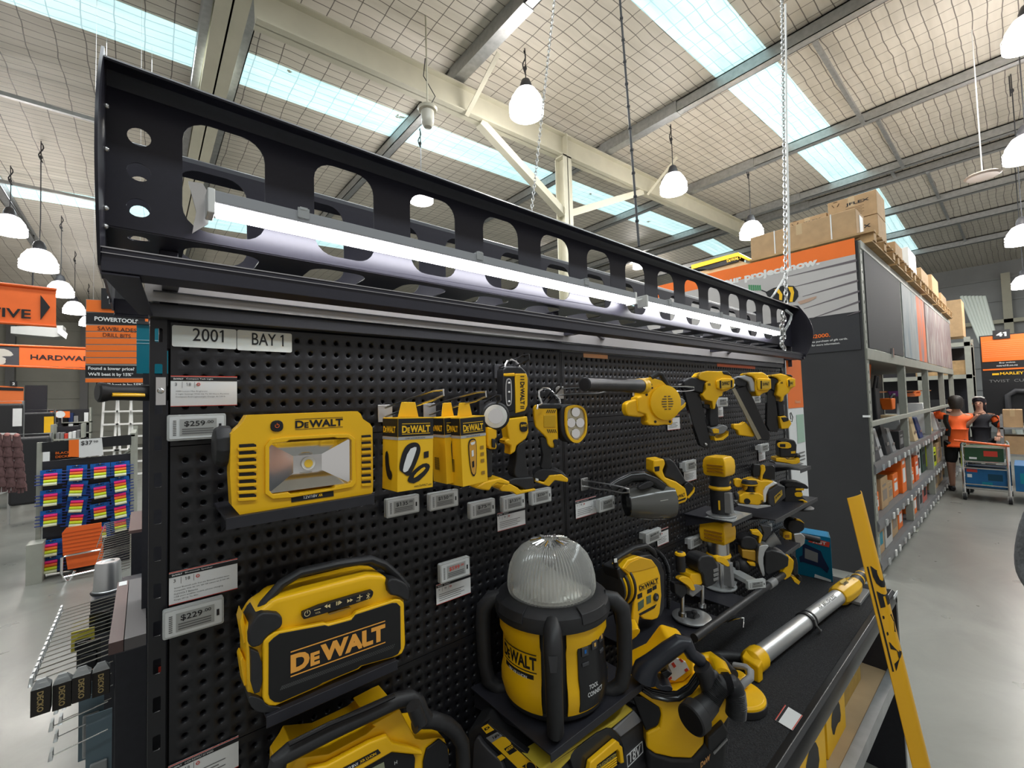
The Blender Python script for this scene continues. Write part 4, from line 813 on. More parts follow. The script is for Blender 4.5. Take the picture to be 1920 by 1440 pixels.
def circpx(x, y, rx, ry=None, n=20): return [(x + rx * math.cos(2 * PI * i / n), y + (ry or rx) * math.sin(2 * PI * i / n)) for i in range(n)]
# ---------------------------------------------------------------- compact task light
CA = crop(300, 580, 3.4286); pl = (V((0, -.13, 0)), V((0, -1, 0)))
shelf(.058, .272, 1.648, .142, 'small black shelf carrying the compact task light')
t = thing('task_light', 'yellow flat task light with rectangular reflector and 12V/18V strip, on the top left shelf', 'work light', (.17, -.09, 1.65))
OUT = [(560, 680), (1270, 655), (1290, 672), (1305, 705), (1350, 735), (1366, 760), (1370, 1110), (1368, 1175), (1330, 1208), (1260, 1222), (1255, 1212), (1190, 1222), (1180, 1240), (745, 1305), (735, 1292), (650, 1305), (640, 1325), (545, 1333), (520, 1330), (462, 1262), (450, 1060), (455, 800), (520, 742)]
WIN = [(722, 862), (810, 852), (830, 840), (1120, 822), (1135, 828), (1205, 826), (1226, 842), (1230, 1100), (1215, 1118), (1130, 1132), (1115, 1150), (840, 1188), (825, 1176), (725, 1190), (700, 1165), (700, 885)]
S(t, 'front_shell', YEL, CA, OUT, pl, -.03, 0, .004, 3, holes=[WIN])
S(t, 'back_shell', YEL, CA, [(560 + 30, 700), (1260, 680), (1340, 760), (1345, 1180), (560, 1300), (490, 1240), (490, 800)], pl, -.07, -.03, .008, 3)
S(t, 'window_frame', YEL, CA, [(705, 835), (780, 822), (1120, 800), (1215, 800), (1250, 830), (1258, 1110), (1235, 1142), (1140, 1158), (850, 1208), (720, 1218), (672, 1185), (672, 880)], pl, -.005, .004, .003, 3, holes=[WIN])
W4 = [P(*p, pl=pl) + V((0, .006, 0)) for p in CA((703, 1188), (1228, 1118), (1226, 832), (703, 862))]
ic = sum(W4, V((0, 0, 0))) / 4 + V((0, .02, 0)); I4 = [ic + (p - sum(W4, V((0, 0, 0))) / 4) * .36 for p in W4]
MIR = mat('mirror_reflector', (.8, .8, .8), .09, 1.0)
for i in range(4): m = MB(); m.prism([W4[i], W4[(i + 1) % 4], I4[(i + 1) % 4], I4[i]], (0, .001, 0)); m.build('reflector_face', MIR, t)
m = MB(); m.prism(I4, (0, .001, 0)); m.build('reflector_back', mat('white_reflector', (.6, .6, .6), .2, .6), t)
m = MB(); m.cyl(ic, ic + V((0, -.004, 0)), .0105, n=24); m.build('led_holder', WPL, t); m = MB(); m.cyl(ic + V((0, -.004, 0)), ic + V((0, -.0055, 0)), .0065, n=20); m.build('led', mat('led_yellow', (.85, .55, .05), .4), t)
LENS = mat('clear_lens', (1, 1, 1), .02, trans=1, ior=1.2)
m = MB(); m.prism(W4, (0, .001, 0)); 
for k in range(8):
    y = 862 + k * 46; S(t, 'vent_slot', INK, CA, [(508, y + 6), (600, y), (618, y + 8), (618, y + 20), (508, y + 26)], pl, -.001, .0012, 0)
    S(t, 'vent_rib', YEL, CA, [(495, y + 28), (618, y + 22), (622, y + 34), (618, y + 42), (505, y + 48), (495, y + 44)], pl, 0, .004, .0015, 2)
    y = 806 + k * 42; S(t, 'vent_slot', INK, CA, [(1295, y + 4), (1352, y), (1356, y + 14), (1295, y + 18)], pl, -.001, .0012, 0)
    S(t, 'vent_rib', YEL, CA, [(1293, y + 20), (1356, y + 16), (1358, y + 34), (1293, y + 38)], pl, 0, .003, .001, 2)
S(t, 'switch', INK, CA, smooth([(710, 715), (790, 712), (792, 785), (708, 788)], 2), pl, 0, .0025, .001)
c = P(*CA((750, 749))[0], pl=pl) + V((0, -.003, 0)); m = MB(); m.tube([c + V((.0028 * math.sin(a), 0, .0028 * math.cos(a))) for a in [.5 + k * .55 for k in range(10)]], .0005, 5); m.tube([c + V((0, 0, .0008)), c + V((0, 0, .0042))], .0005, 5); m.build('power_symbol', ORP, t)
logo(t, CA, (868, 775), (1175, 757), (868, 706), pl, .0008, INK)
S(t, 'label_strip', INK, CA, [(843, 1208), (1114, 1166), (1116, 1200), (844, 1240)], pl, 0, .001, 0)
logo(t, CA, (920, 1218), (1010, 1204), (920, 1198), pl, .0018, WHT, False, '12V/18V', .01); logo(t, CA, (1016, 1203), (1044, 1199), (1016, 1185), pl, .0018, YEP, False, 'XR', .03, 'model_lettering')
m = MB(); a = P(*CA((455, 930))[0], pl=pl) + V((.004, .035, .01)); m.lathe(a, (-1, 0, 0), [(.03, 0), (.031, .012), (.027, .02), (.02, .022)], 10); m.build('pivot_knob', BLK, t, bevel=.002)
a = P(*CA((1372, 900))[0], pl=pl) + V((-.004, .035, 0)); m = MB(); m.lathe(a, (1, 0, 0), [(.026, 0), (.026, .008), (.02, .012)], 10); m.build('pivot_knob', BLK, t, bevel=.002)
# ---------------------------------------------------------------- bluetooth speaker
CB = crop(300, 1000, 3.2727)
shelf(.108, .312, 1.352, .135, 'small black shelf carrying the site speaker')
t = thing('site_speaker', 'yellow and black site speaker with orange perforated logo, below the task light', 'speaker', (.2, -.09, 1.355))
pl = (V((0, -.125, 0)), V((0, -1, 0)))
FACE = [(628, 660), (660, 628), (700, 600), (1000, 545), (1025, 552), (1175, 512), (1200, 478), (1440, 402), (1470, 402), (1494, 425), (1497, 700), (1480, 735), (1440, 755), (1235, 812), (1215, 830), (985, 925), (955, 945), (705, 1054), (665, 1052), (635, 1030), (626, 1000)]
BODY = [(665, 450), (705, 410), (1290, 260), (1385, 262), (1420, 300), (1512, 390), (1524, 700), (1495, 765), (1240, 840), (1000, 960), (740, 1072), (600, 1075), (545, 1000), (535, 600), (590, 500)]
S(t, 'body', YEL, CB, BODY, pl, -.075, -.006, .008, 3)
S(t, 'front_frame', YEL, CB, FACE, pl, -.008, .004, .003, 3)
gr = mat('speaker_mesh', (.008, .008, .009), .45)
INN = [(P(*CB(p)[0], pl=pl)) for p in FACE]; cc = sum(INN, V((0, 0, 0))) / len(INN)
m = MB(); m.prism([cc + (p - cc) * .93 + V((0, -.0035, 0)) for p in INN], (0, -.0018, 0)); m.build('grille', gr, t, bevel=.001)
# perforated logo: letters carried by a grid of orange dots between bars
LGP = bpy.data.materials.new('perforated_orange_lettering'); LGP.use_nodes = True; nt = LGP.node_tree; b_ = nt.nodes['Principled BSDF']
tc = nt.nodes.new('ShaderNodeTexCoord'); vo = nt.nodes.new('ShaderNodeTexVoronoi'); vo.inputs['Scale'].default_value = 420; vo.inputs['Randomness'].default_value = .15
r_ = nt.nodes.new('ShaderNodeValToRGB'); r_.color_ramp.interpolation = 'CONSTANT'; r_.color_ramp.elements[0].color = (.02, .01, .005, 1); r_.color_ramp.elements[1].position = .3; r_.color_ramp.elements[1].color = (.85, .38, .06, 1)
nt.links.new(tc.outputs['Object'], vo.inputs['Vector']); nt.links.new(vo.outputs['Distance'], r_.inputs[0]); nt.links.new(r_.outputs[0], b_.inputs['Base Color'])
logo(t, CB, (795, 872), (1374, 663), (795, 715), pl, .0062, LGP, True, bold=.055)
for (a, b, c, d) in (((730, 950), (760, 940), (1425, 690), (1400, 680)),):
    m = MB()
    for k in range(60):
        for j in range(3):
            x = 735 + k * 11.6 + j * 5; y = 948 - k * 4.3 + (3 if 28 < k < 44 else 0) * 0 - j * 10; q = P(*CB((x, y))[0], pl=pl) + V((0, -.0056, 0)); m.add([q + V((.0012, 0, 0)), q + V((0, 0, .0012)), q + V((-.0012, 0, 0)), q + V((0, 0, -.0012))], [(0, 1, 2, 3)])
    m.build('mesh_highlight', mat('mesh_wire', (.07, .07, .07), .4), t)
S(t, 'control_strip', INK, CB, smooth([(868, 468), (1290, 342), (1302, 350), (1298, 375), (1280, 398), (885, 520), (868, 515)], 1), pl, -.003, .0065, .001)
SYM = mat('symbol_print', (.75, .6, .3), .5)
def sym(pts): 
    m = MB(); m.prism([P(*CB(p)[0], pl=pl) + V((0, -.0068, 0)) for p in pts], (0, -.0004, 0)); m.build('button_symbol', SYM, t)
for pts in ([(1000, 440), (1018, 426), (1018, 450)], [(1018, 438), (1036, 424), (1036, 448)], [(1072, 412), (1077, 410), (1077, 432), (1072, 434)], [(1082, 410), (1087, 408), (1087, 430), (1082, 432)], [(1090, 404), (1108, 414), (1090, 428)], [(1140, 396), (1157, 404), (1140, 418)], [(1157, 392), (1174, 399), (1157, 413)], [(938, 462), (978, 450), (978, 454), (938, 466)], [(1200, 386), (1232, 376), (1232, 380), (1200, 390)], [(1214, 370), (1219, 369), (1219, 396), (1214, 397)]): sym(pts)
for (x, y) in ((897, 482), (1268, 378)):
    c = P(*CB((x, y))[0], pl=pl) + V((0, -.0068, 0)); m = MB()
    if x < 1000: m.tube([c + V((.0042 * math.sin(a), 0, .0042 * math.cos(a))) for a in [.5 + k * .53 for k in range(11)]], .0005, 5); m.tube([c, c + V((0, 0, .005))], .0005, 5)
    else: m.tube([c + V((-.003, 0, .003)), c + V((.003, 0, -.003)), c + V((0, 0, -.0055)), c + V((0, 0, .0055)), c + V((.003, 0, .003)), c + V((-.003, 0, -.003))], .0005, 5)
    m.build('button_symbol', SYM, t)
logo(t, CB, (945, 488), (978, 478), (945, 477), pl, .0067, SYM, False, 'VOL', 0, 'button_lettering'); logo(t, CB, (1195, 414), (1222, 406), (1195, 404), pl, .0067, SYM, False, 'VOL', 0, 'button_lettering')
S(t, 'status_light_bar', mat('brown_clear', (.25, .14, .03), .3), CB, [(1028, 484), (1160, 446), (1165, 452), (1032, 494)], pl, 0, .0055, 0)
for pts in ([(590, 500), (640, 478), (745, 488), (752, 570), (690, 600), (640, 640), (628, 680), (545, 705), (540, 590)], [(1385, 290), (1430, 268), (1505, 300), (1528, 340), (1528, 420), (1495, 410), (1460, 385), (1400, 375)], [(535, 985), (628, 1010), (650, 1050), (740, 1060), (740, 1080), (700, 1092), (600, 1095), (548, 1050)], [(548, 700), (622, 735), (625, 960), (560, 985), (555, 720)]):
    S(t, 'bumper', BLK, CB, smooth(pts, 1), pl, -.06, .004, .005, 3)
hp = [P(*CB(p)[0], Y=-.1) for p in ((590, 520), (640, 430), (745, 310), (860, 240), (1090, 188), (1290, 160), (1370, 190), (1440, 250), (1500, 320))]
m = MB(); m.tube([hp[0] + V((0, .04, 0)), hp[0]] + hp[1:-1] + [hp[-1], hp[-1] + V((0, .04, 0))], .0108, 12, flat=.7); m.build('handle', BLK, t)
S(t, 'side_wing', YEL, CB, [(505, 580), (522, 515), (542, 600), (545, 700), (530, 720)], pl, -.055, -.02, .002); S(t, 'side_wing', YEL, CB, [(507, 820), (522, 790), (550, 830), (555, 970), (532, 985)], pl, -.055, -.02, .002)
# ---------------------------------------------------------------- bottom radio cut by the frame
t = thing('site_radio', 'yellow and black site radio cut off by the bottom edge, below the speaker', 'radio', (.25, -.12, 1.0))
CR = crop(500, 1260, 4.8); pl = (V((0, -.15, 0)), V((0, -1, 0)))
S(t, 'body', YEL, CR, [(150, 1000), (240, 860), (280, 780), (560, 740), (900, 560), (980, 490), (950, 480), (1140, 370), (1200, 340), (1340, 600), (1400, 610), (1540, 590), (1600, 600), (1640, 700), (1640, 1600), (150, 1600)], pl, -.09, 0, .006, 3)
S(t, 'upper_rim', YEL, CR, [(350, 830), (520, 800), (900, 600), (1060, 540), (1110, 600), (1270, 640), (1380, 680), (1375, 720), (1100, 690), (800, 860), (600, 900), (400, 960)], pl, 0, .012, .004, 3)
S(t, 'display_panel', INK, CR, [(700, 1000), (780, 880), (1100, 700), (1310, 725), (1325, 760), (1300, 1300), (700, 1300)], pl, 0, .006, .002)
S(t, 'display', mat('lcd_green', (.28, .3, .2), .25), CR, [(820, 900), (1040, 790), (1050, 860), (900, 1000), (820, 1000)], pl, .006, .007, 0)
S(t, 'side_grille', INK, CR, [(1400, 800), (1430, 680), (1545, 590), (1620, 650), (1635, 820), (1560, 1200), (1400, 1200)], pl, 0, .005, .002)
S(t, 'label_strip', INK, CR, [(590, 855), (975, 655), (998, 685), (640, 880)], pl, .010, .0135, 0)
logo(t, CR, (640, 868), (800, 785), (630, 845), pl, .0142, WHT, False, '12V/18V/', .02); logo(t, CR, (812, 775), (956, 697), (806, 752), pl, .0142, YEP, False, 'XR LI-ION', .02, 'model_lettering')
logo(t, CR, (1135, 815), (1158, 802), (1135, 785), pl, .0068, WHT, False, 'H', 0, 'button_lettering')
m = MB(); hp = [P(*CR(p)[0], Y=-.17) for p in ((60, 1000), (110, 790), (200, 720), (600, 520), (900, 380), (1160, 260), (1290, 230), (1360, 270), (1400, 370), (1440, 420))]; m.tube([hp[0] + V((0, 0, -.06))] + hp, .0125, 14); m.build('handle', BLK, t)
m = MB(); hp = [P(*CR(p)[0], Y=-.16) for p in ((1330, 470), (1380, 430), (1500, 430), (1620, 470), (1700, 540), (1760, 640), (1770, 800), (1765, 1100), (1760, 1500))]; m.tube(hp, .0135, 14); m.build('side_guard', BLK, t)
m = MB(); m.tube([P(*CR(p)[0], Y=-.2) for p in ((1320, 300), (1380, 460), (1330, 480))], .012, 12); m.build('handle_joint', BLK, t)
m = MB(); m.tube([P(*CR(p)[0], Y=-.185) for p in ((1150, 215), (900, 330), (560, 470), (200, 650))], .0035, 8); m.build('handle_trim', BLG, t)
shelf(.08, .5, P(600, 1500, Y=-.16).z - .16, .16, 'small black shelf under the cut-off site radio') if False else None
m = MB(); zb = min(1.08, 1.2); 
shelf(.06, .40, ORI[t.name].z - .005, .16, 'black shelf below the photo edge carrying the site radio')
# ---------------------------------------------------------------- boxed lamps on hooks
CC = crop(700, 660, 4)
def hook(base, tip, label, mm=STL, r=.0022):
    """double wire peg hook from the panel out to a looped tip"""
    t = thing('peg_hook', label, 'hook', base, 'steel wire peg hooks'); b = V(base); e = V(tip); m = MB()
    s = V((0, 0, .009))
    m.tube([b + s, b.lerp(e, .5) + s * 1.0, e - (e - b) * .12 + s * .8, e + s * .4 + UX * .004, e - s * .6 + UX * .004, e - (e - b) * .12 - s, b.lerp(e, .5) - s * .9, b - s], r, 7); m.build('wire', mm, t)
    m = MB(); m.box((b.x - .016, -.006, b.z - .02), (b.x + .016, -.001, b.z + .016)); m.build('back_plate', mm if mm is not CLR else WPL, t, bevel=.001); return t
def gbox(label, front, side, pl_y, wd, dep, ang):
    pass
def lampbox(o, w, d, h, yaw, lean, label, pic, n=1):
    """printed carton: o lower front left corner, yaw about Z"""
    t = thing('boxed_lamp', label, 'box', o, 'boxed lamps on the wall'); R_ = Matrix.Rotation(yaw, 3, 'Z') @ Matrix.Rotation(lean, 3, 'Y'); o = V(o)
    q = lambda x, y, z: o + R_ @ V((x, y, z))
    m = MB(); m.hexa([q(0, 0, 0), q(w, 0, 0), q(w, d, 0), q(0, d, 0)], [q(0, 0, h), q(w, 0, h), q(w, d, h), q(0, d, h)]); m.build('carton_body', YEP, t, bevel=.0006)
    e = .0006
    m = MB(); z0, z1 = h * .74, h * .985
    m.quad(q(0, -e, z0), q(w, -e, z0), q(w, -e, z1), q(0, -e, z1)); m.quad(q(-e, d, z0), q(-e, 0, z0), q(-e, 0, z1), q(-e, d, z1)); m.build('black_band', INK, t)
    m = MB(); z0, z1 = h * .695, h * .735
    m.quad(q(0, -e, z0), q(w, -e, z0), q(w, -e, z1), q(0, -e, z1)); m.quad(q(-e, d, z0), q(-e, 0, z0), q(-e, 0, z1), q(-e, d, z1)); m.build('grey_band', mat('grey_print', (.4, .4, .4), .5), t)
    fx, fz = R_ @ UX, R_ @ UZ; sy = R_ @ -UY
    m = MB(); a = q(w * .1, -e * 2, h * .79); m.text('DeWALT', a, fx, fz, w * .8, h * .1, .04)
    for zz in (.77, .91): m.quad(q(w * .1, -e * 2, h * zz), q(w * .9, -e * 2, h * zz), q(w * .9, -e * 2, h * (zz + .008)), q(w * .1, -e * 2, h * (zz + .008)))
    a = q(-e * 2, d * .92, h * .79); m.text('DeWALT', a, sy, fz, d * .8, h * .09, .04); m.build('lettering', YEP, t)
    m = MB(); m.text('3.6V LITHIUM ION', q(w * .2, -e * 2, h * .704), fx, fz, w * .55, h * .02, 0); m.build('small_lettering', INK, t)
    def blob(pts, mm, y=-e * 2, nm='product_picture'):
        m = MB(); m.add([q(w * a, y, h * b) for a, b in pts], [tuple(range(len(pts)))]); m.build(nm, mm, t)
    if pic == 'bar':
        blob(smooth([(.12, .26), (.02, .3), (.1, .52), (.25, .64), (.5, .66), (.62, .6), (.62, .5), (.45, .3), (.3, .18)], 2), INK); blob(smooth([(.12, .3), (.28, .56), (.5, .6), (.5, .54), (.3, .28), (.16, .25)], 1), WHT, -e * 3)
        blob(smooth([(.25, .12), (.5, .08), (.85, .22), (.92, .32), (.75, .36), (.5, .3), (.3, .2)], 1), INK); blob(smooth([(.42, .15), (.78, .27), (.72, .31), (.45, .21)], 1), YEP, -e * 3)
        blob([(.72, .42), (.86, .43), (.86, .52), (.72, .51)], INK)
        m = MB(); m.text('www.DeWALT.com', q(w * .45, -e * 2, h * .035), fx, fz, w * .5, h * .03, .01); m.build('web_lettering', INK, t)
        m = MB(); m.add([q(-e * 2, d * a, h * b) for a, b in smooth([(.75, .3), (.8, .5), (.6, .55), (.5, .3), (.3, .24), (.35, .14), (.6, .16)], 1)], [tuple(range(14))]); m.build('product_picture', INK, t)
    else:
        for k, x in enumerate((.0, )):
            blob(smooth([(.3, .2), (.25, .55), (.3, .66), (.45, .68), (.58, .66), (.6, .52), (.55, .18), (.42, .1)], 1), INK); blob(smooth([(.32, .22), (.28, .55), (.33, .64), (.45, .66), (.56, .64), (.57, .5), (.52, .19), (.42, .13)], 1), mat('print_amber', (.6, .3, .04), .5), -e * 3)
            blob([(.37, .5), (.45, .51), (.45, .42), (.37, .41)], WHT, -e * 4); blob([(.37, .34), (.45, .35), (.45, .26), (.37, .25)], INK, -e * 4); blob([(.34, .62), (.54, .63), (.5, .59), (.38, .58)], WHT, -e * 4)
            for zz in (.3, .4, .5, .12): blob([(.74, zz), (.88, zz), (.88, zz + .05), (.74, zz + .05)], mat('print_brown', (.3, .17, .02), .5))
            m = MB()
            for b in range(12): m.quad(q(-e * 2, d * .8, h * (.2 + b * .016)), q(-e * 2, d * .45, h * (.2 + b * .016)), q(-e * 2, d * .45, h * (.208 + b * .016)), q(-e * 2, d * .8, h * (.208 + b * .016)))
            m.build('barcode', INK, t)
    m = MB(); m.hexa([q(w * .2, d * .48, h), q(w * .8, d * .48, h), q(w * .8, d * .52, h), q(w * .2, d * .52, h)], [q(w * .3, d * .48, h + .028), q(w * .7, d * .48, h + .028), q(w * .7, d * .52, h + .028), q(w * .3, d * .52, h + .028)]); m.build('hang_tab', YEP, t, bevel=.003)
    return t
o = P(745, 923, Y=-.165); tp = P(728 + 20, 780, Y=-.165)
lampbox(o, .072, .055, .128, .06, .03, 'yellow boxed inspection lamp with folding bar lamp picture, leftmost box on a hook', 'bar')
o = P(868, 913, Y=-.165); lampbox(o, .063, .05, .133, .06, -.03, 'yellow boxed slim torch, front of the pair right of the bar lamp box', 'slim')
o = P(838, 908, Y=-.135); lampbox(o, .05, .05, .130, .02, -.03, 'yellow boxed slim torch half hidden behind the front torch box', 'slim')
hook((.355, -.003, 1.785), tuple(P(828, 735, Y=-.2)), 'clear tipped hook over the leftmost boxed lamp'); hook((.46, -.003, 1.785), tuple(P(908, 738, Y=-.2)), 'clear tipped hook over the two slim torch boxes')
hook((.615, -.003, 1.79), tuple(P(936, 745, Y=-.16)), 'dark hook holding the round headed torch', DGR); hook((.665, -.003, 1.88), tuple(P(990, 668, Y=-.16)), 'dark hook at the top holding the tall inspection light', DGR); hook((.82, -.003, 1.79), tuple(P(1050, 722, Y=-.16)), 'dark hook holding the spotlight', DGR)
# ---------------------------------------------------------------- battery hand lights
pl = plane(928, 778, 12, Y=-.12)
t = thing('hand_torch', 'small yellow battery torch with round white lens, half behind the boxes', 'torch', P(928, 778, Y=-.11))
c = P(*CC((915, 480))[0], Y=-.13); d = V((-.55, -.83, -.05)).normalized()
m = MB(); m.lathe(c - d * .03, d, [(.018, 0), (.026, .012), (.031, .02), (.031, .034), (.027, .038)], 28); m.build('lens_ring', BLK, t, bevel=.001)
m = MB(); m.lathe(c + d * .0082, d, [(.025, 0), (.022, .001)], 28); m.build('white_bezel', WPL, t); m = MB(); m.lathe(c + d * .0098, d, [(.016, 0), (.004, -.001)], 24); m.build('reflector', MIR, t)
S(t, 'body', YEL, CC, [(835, 560), (905, 575), (905, 640), (890, 650), (905, 700), (900, 725), (850, 725), (835, 700)], pl, -.03, .015, .005, 3); S(t, 'trigger', BLK, CC, [(860, 645), (890, 650), (888, 715), (862, 710)], pl, .015, .02, .002)
S(t, 'grip', BLK, CC, [(835, 720), (880, 725), (880, 930), (850, 940), (820, 930)], pl, -.035, .012, .006, 3); S(t, 'battery_foot', YEL, CC, [(730, 1010), (820, 960), (930, 935), (1000, 965), (985, 990), (900, 975), (860, 1000), (845, 1030), (800, 1025)], pl, -.05, .02, .005, 3)
pl = plane(965, 780, 15, Y=-.1)
t = thing('inspection_light', 'tall yellow inspection light with three LED strip window, hanging by its silver hook', 'torch', P(965, 780, Y=-.1))
S(t, 'head_shell', BLK, CC, [(960, 130), (985, 108), (1100, 110), (1135, 150), (1155, 200), (1150, 420), (1125, 480), (1000, 495), (975, 470), (960, 430)], pl, -.03, .010, .006, 3)
S(t, 'yellow_face', YEL, CC, [(1045, 165), (1130, 165), (1140, 200), (1138, 400), (1120, 440), (1050, 460)], pl, .008, .0135, .002); S(t, 'yellow_face', YEL, CC, [(962, 165), (1045, 160), (1045, 185), (965, 185)], pl, .008, .013, .002)
S(t, 'lamp_window', INK, CC, [(966, 190), (1036, 185), (1042, 440), (980, 452), (966, 420)], pl, .008, .012, .002)
S(t, 'led_frame', STL, CC, smooth([(972, 215), (1000, 195), (1020, 215), (1022, 385), (1000, 410), (975, 395)], 2), pl, .012, .0135, 0); S(t, 'led_strip', DGR, CC, smooth([(980, 222), (1000, 205), (1012, 220), (1014, 380), (1000, 400), (983, 388)], 2), pl, .0135, .0145, 0)
for y in (235, 302, 372): c = P(*CC((998, y))[0], pl=pl) + pl[1] * .015; m = MB(); m.ball(c, .0028, 8, 6); m.build('led', WPL, t)
a, b, c = [P(*CC(p)[0], pl=pl) for p in ((1082, 225), (1082, 395), (1114, 225))]; n_ = pl[1]
m = MB(); m.text('DeWALT', a + n_ * .0142, b - a, c - a, (b - a).length, (c - a).length, .04); 
for y in (183, 205, 405, 418): q = [P(*CC(p)[0], pl=pl) + n_ * .0142 for p in ((1082, y), (1112, y), (1112, y + 7), (1082, y + 7))]; m.quad(*q)
m.build('lettering', INK, t)
S(t, 'neck', YEL, CC, [(985, 500), (1140, 480), (1150, 600), (1130, 650), (1060, 700), (1050, 745), (1010, 770), (1015, 700), (970, 680), (975, 655), (1000, 650), (985, 560)], pl, -.025, .012, .006, 3)
S(t, 'badge', INK, CC, smooth([(1078, 535), (1090, 522), (1135, 525), (1138, 585), (1110, 600), (1080, 590)], 1), pl, .012, .015, .001); logo(t, CC, (1085, 560), (1130, 556), (1085, 542), pl, .0156, YEP, False)
S(t, 'grip', BLK, CC, smooth([(1060, 700), (1130, 655), (1125, 760), (1150, 900), (1160, 940), (1060, 950), (1040, 900), (1060, 800)], 1), pl, -.03, .01, .008, 3)
S(t, 'foot', BLK, CC, [(995, 955), (1040, 940), (1180, 930), (1192, 1010), (1130, 1035), (1070, 1000), (1000, 985)], pl, -.035, .014, .004, 3); S(t, 'battery_rail', YEL, CC, [(920, 1015), (960, 985), (1000, 978), (1060, 1010), (1080, 1030), (1192, 1015), (1192, 1030), (1050, 1062), (1020, 1040), (940, 1035)], pl, -.035, .018, .003)
m = MB(); q = P(*CC((1040, 85))[0], pl=pl); m.tube([P(*CC(p)[0], pl=pl) for p in ((988, 135), (990, 100), (1005, 70), (1035, 58), (1065, 68), (1090, 95), (1098, 130))], .0028, 8); m.build('hanging_hook', CHR, t)
pl = plane(1040, 790, 40, Y=-.11); pf = plane(1080, 792, 20, Y=-.155)
t = thing('spotlight', 'yellow battery spotlight with black head and oval lens of four LED cups', 'torch', P(1040, 790, Y=-.1))
S(t, 'body', YEL, CC, [(1195, 420), (1215, 395), (1370, 400), (1380, 640), (1360, 680), (1350, 715), (1320, 710), (1300, 690), (1290, 640), (1210, 560), (1200, 500)], pl, -.025, .025, .008, 3)
S(t, 'top_cover', BLK, CC, [(1225, 400), (1260, 385), (1400, 385), (1400, 430), (1230, 430)], pl, -.025, .026, .006, 3); S(t, 'body_label', mat('amber_plate', (.62, .36, .01), .4), CC, [(1272, 470), (1358, 470), (1358, 560), (1272, 560)], pl, .025, .027, .001)
for k in range(5): S(t, 'vent_slot', INK, CC, [(1300 + k * 14, 432), (1306 + k * 14, 432), (1296 + k * 14, 455), (1290 + k * 14, 455)], pl, .025, .0262, 0); S(t, 'vent_slot', INK, CC, [(1295 + k * 14, 575), (1301 + k * 14, 575), (1311 + k * 14, 600), (1305 + k * 14, 600)], pl, .025, .0262, 0)
S(t, 'trigger', BLK, CC, smooth([(1335, 650), (1375, 645), (1378, 700), (1345, 715), (1350, 690)], 1), pl, .0, .03, .003); S(t, 'grip', BLK, CC, smooth([(1240, 620), (1340, 660), (1330, 780), (1345, 880), (1240, 880), (1265, 780), (1250, 700)], 1), pl, -.02, .02, .008, 3)
S(t, 'foot', BLK, CC, smooth([(1195, 900), (1240, 865), (1360, 870), (1440, 915), (1440, 935), (1300, 950), (1200, 940)], 1), pl, -.03, .03, .004, 3); S(t, 'battery_rail', YEL, CC, [(1270, 960), (1310, 910), (1400, 900), (1450, 935), (1445, 960), (1350, 945), (1310, 990), (1200, 955), (1205, 940)], pl, -.03, .033, .003); S(t, 'clip', WPL, CC, [(1210, 930), (1232, 935), (1232, 950), (1212, 946)], pl, .03, .035, 0)
HD = [(1440, 395), (1540, 388), (1598, 440), (1600, 600), (1570, 660), (1530, 688), (1470, 675), (1428, 600), (1425, 440)]
S(t, 'head_housing', BLK, CC, smooth([(p[0] - 18, p[1]) for p in HD], 2), pf, -.045, .0, .006, 3); S(t, 'lens_bezel', YEL, CC, smooth([(1446, 405), (1535, 392), (1594, 440), (1598, 600), (1565, 655), (1528, 686), (1475, 672), (1435, 600), (1430, 450)], 2), pf, 0, .006, .002, holes=[smooth([(1460, 425), (1535, 412), (1582, 450), (1586, 595), (1550, 645), (1525, 664), (1485, 650), (1450, 590), (1446, 460)], 2)])
S(t, 'lens_plate', mat('warm_lens', (.5, .45, .32), .15, .5), CC, smooth([(1460, 420), (1535, 410), (1584, 450), (1588, 595), (1550, 650), (1525, 666), (1485, 655), (1448, 590), (1444, 460)], 2), pf, -.004, .001, 0)
for x, y in ((1512, 450), (1478, 530), (1545, 530), (1512, 610)):
    c = P(*CC((x, y))[0], pl=pf) + pf[1] * .0015; m = MB(); m.lathe(c, pf[1], [(.0115, .0035), (.012, .0015), (.009, .0005), (.004, -.0)], 18); m.lathe(c, pf[1], [(.0035, .001), (.001, .0025)], 10); m.build('led_cup', MIR, t)
m = MB(); m.tube([P(*CC(p)[0], Y=-.12) for p in ((1228, 430), (1232, 400), (1262, 385), (1240, 330), (1240, 295), (1270, 272), (1310, 275), (1360, 320), (1395, 355), (1400, 385))], .0032, 8); m.build('hanging_hook', CHR, t)
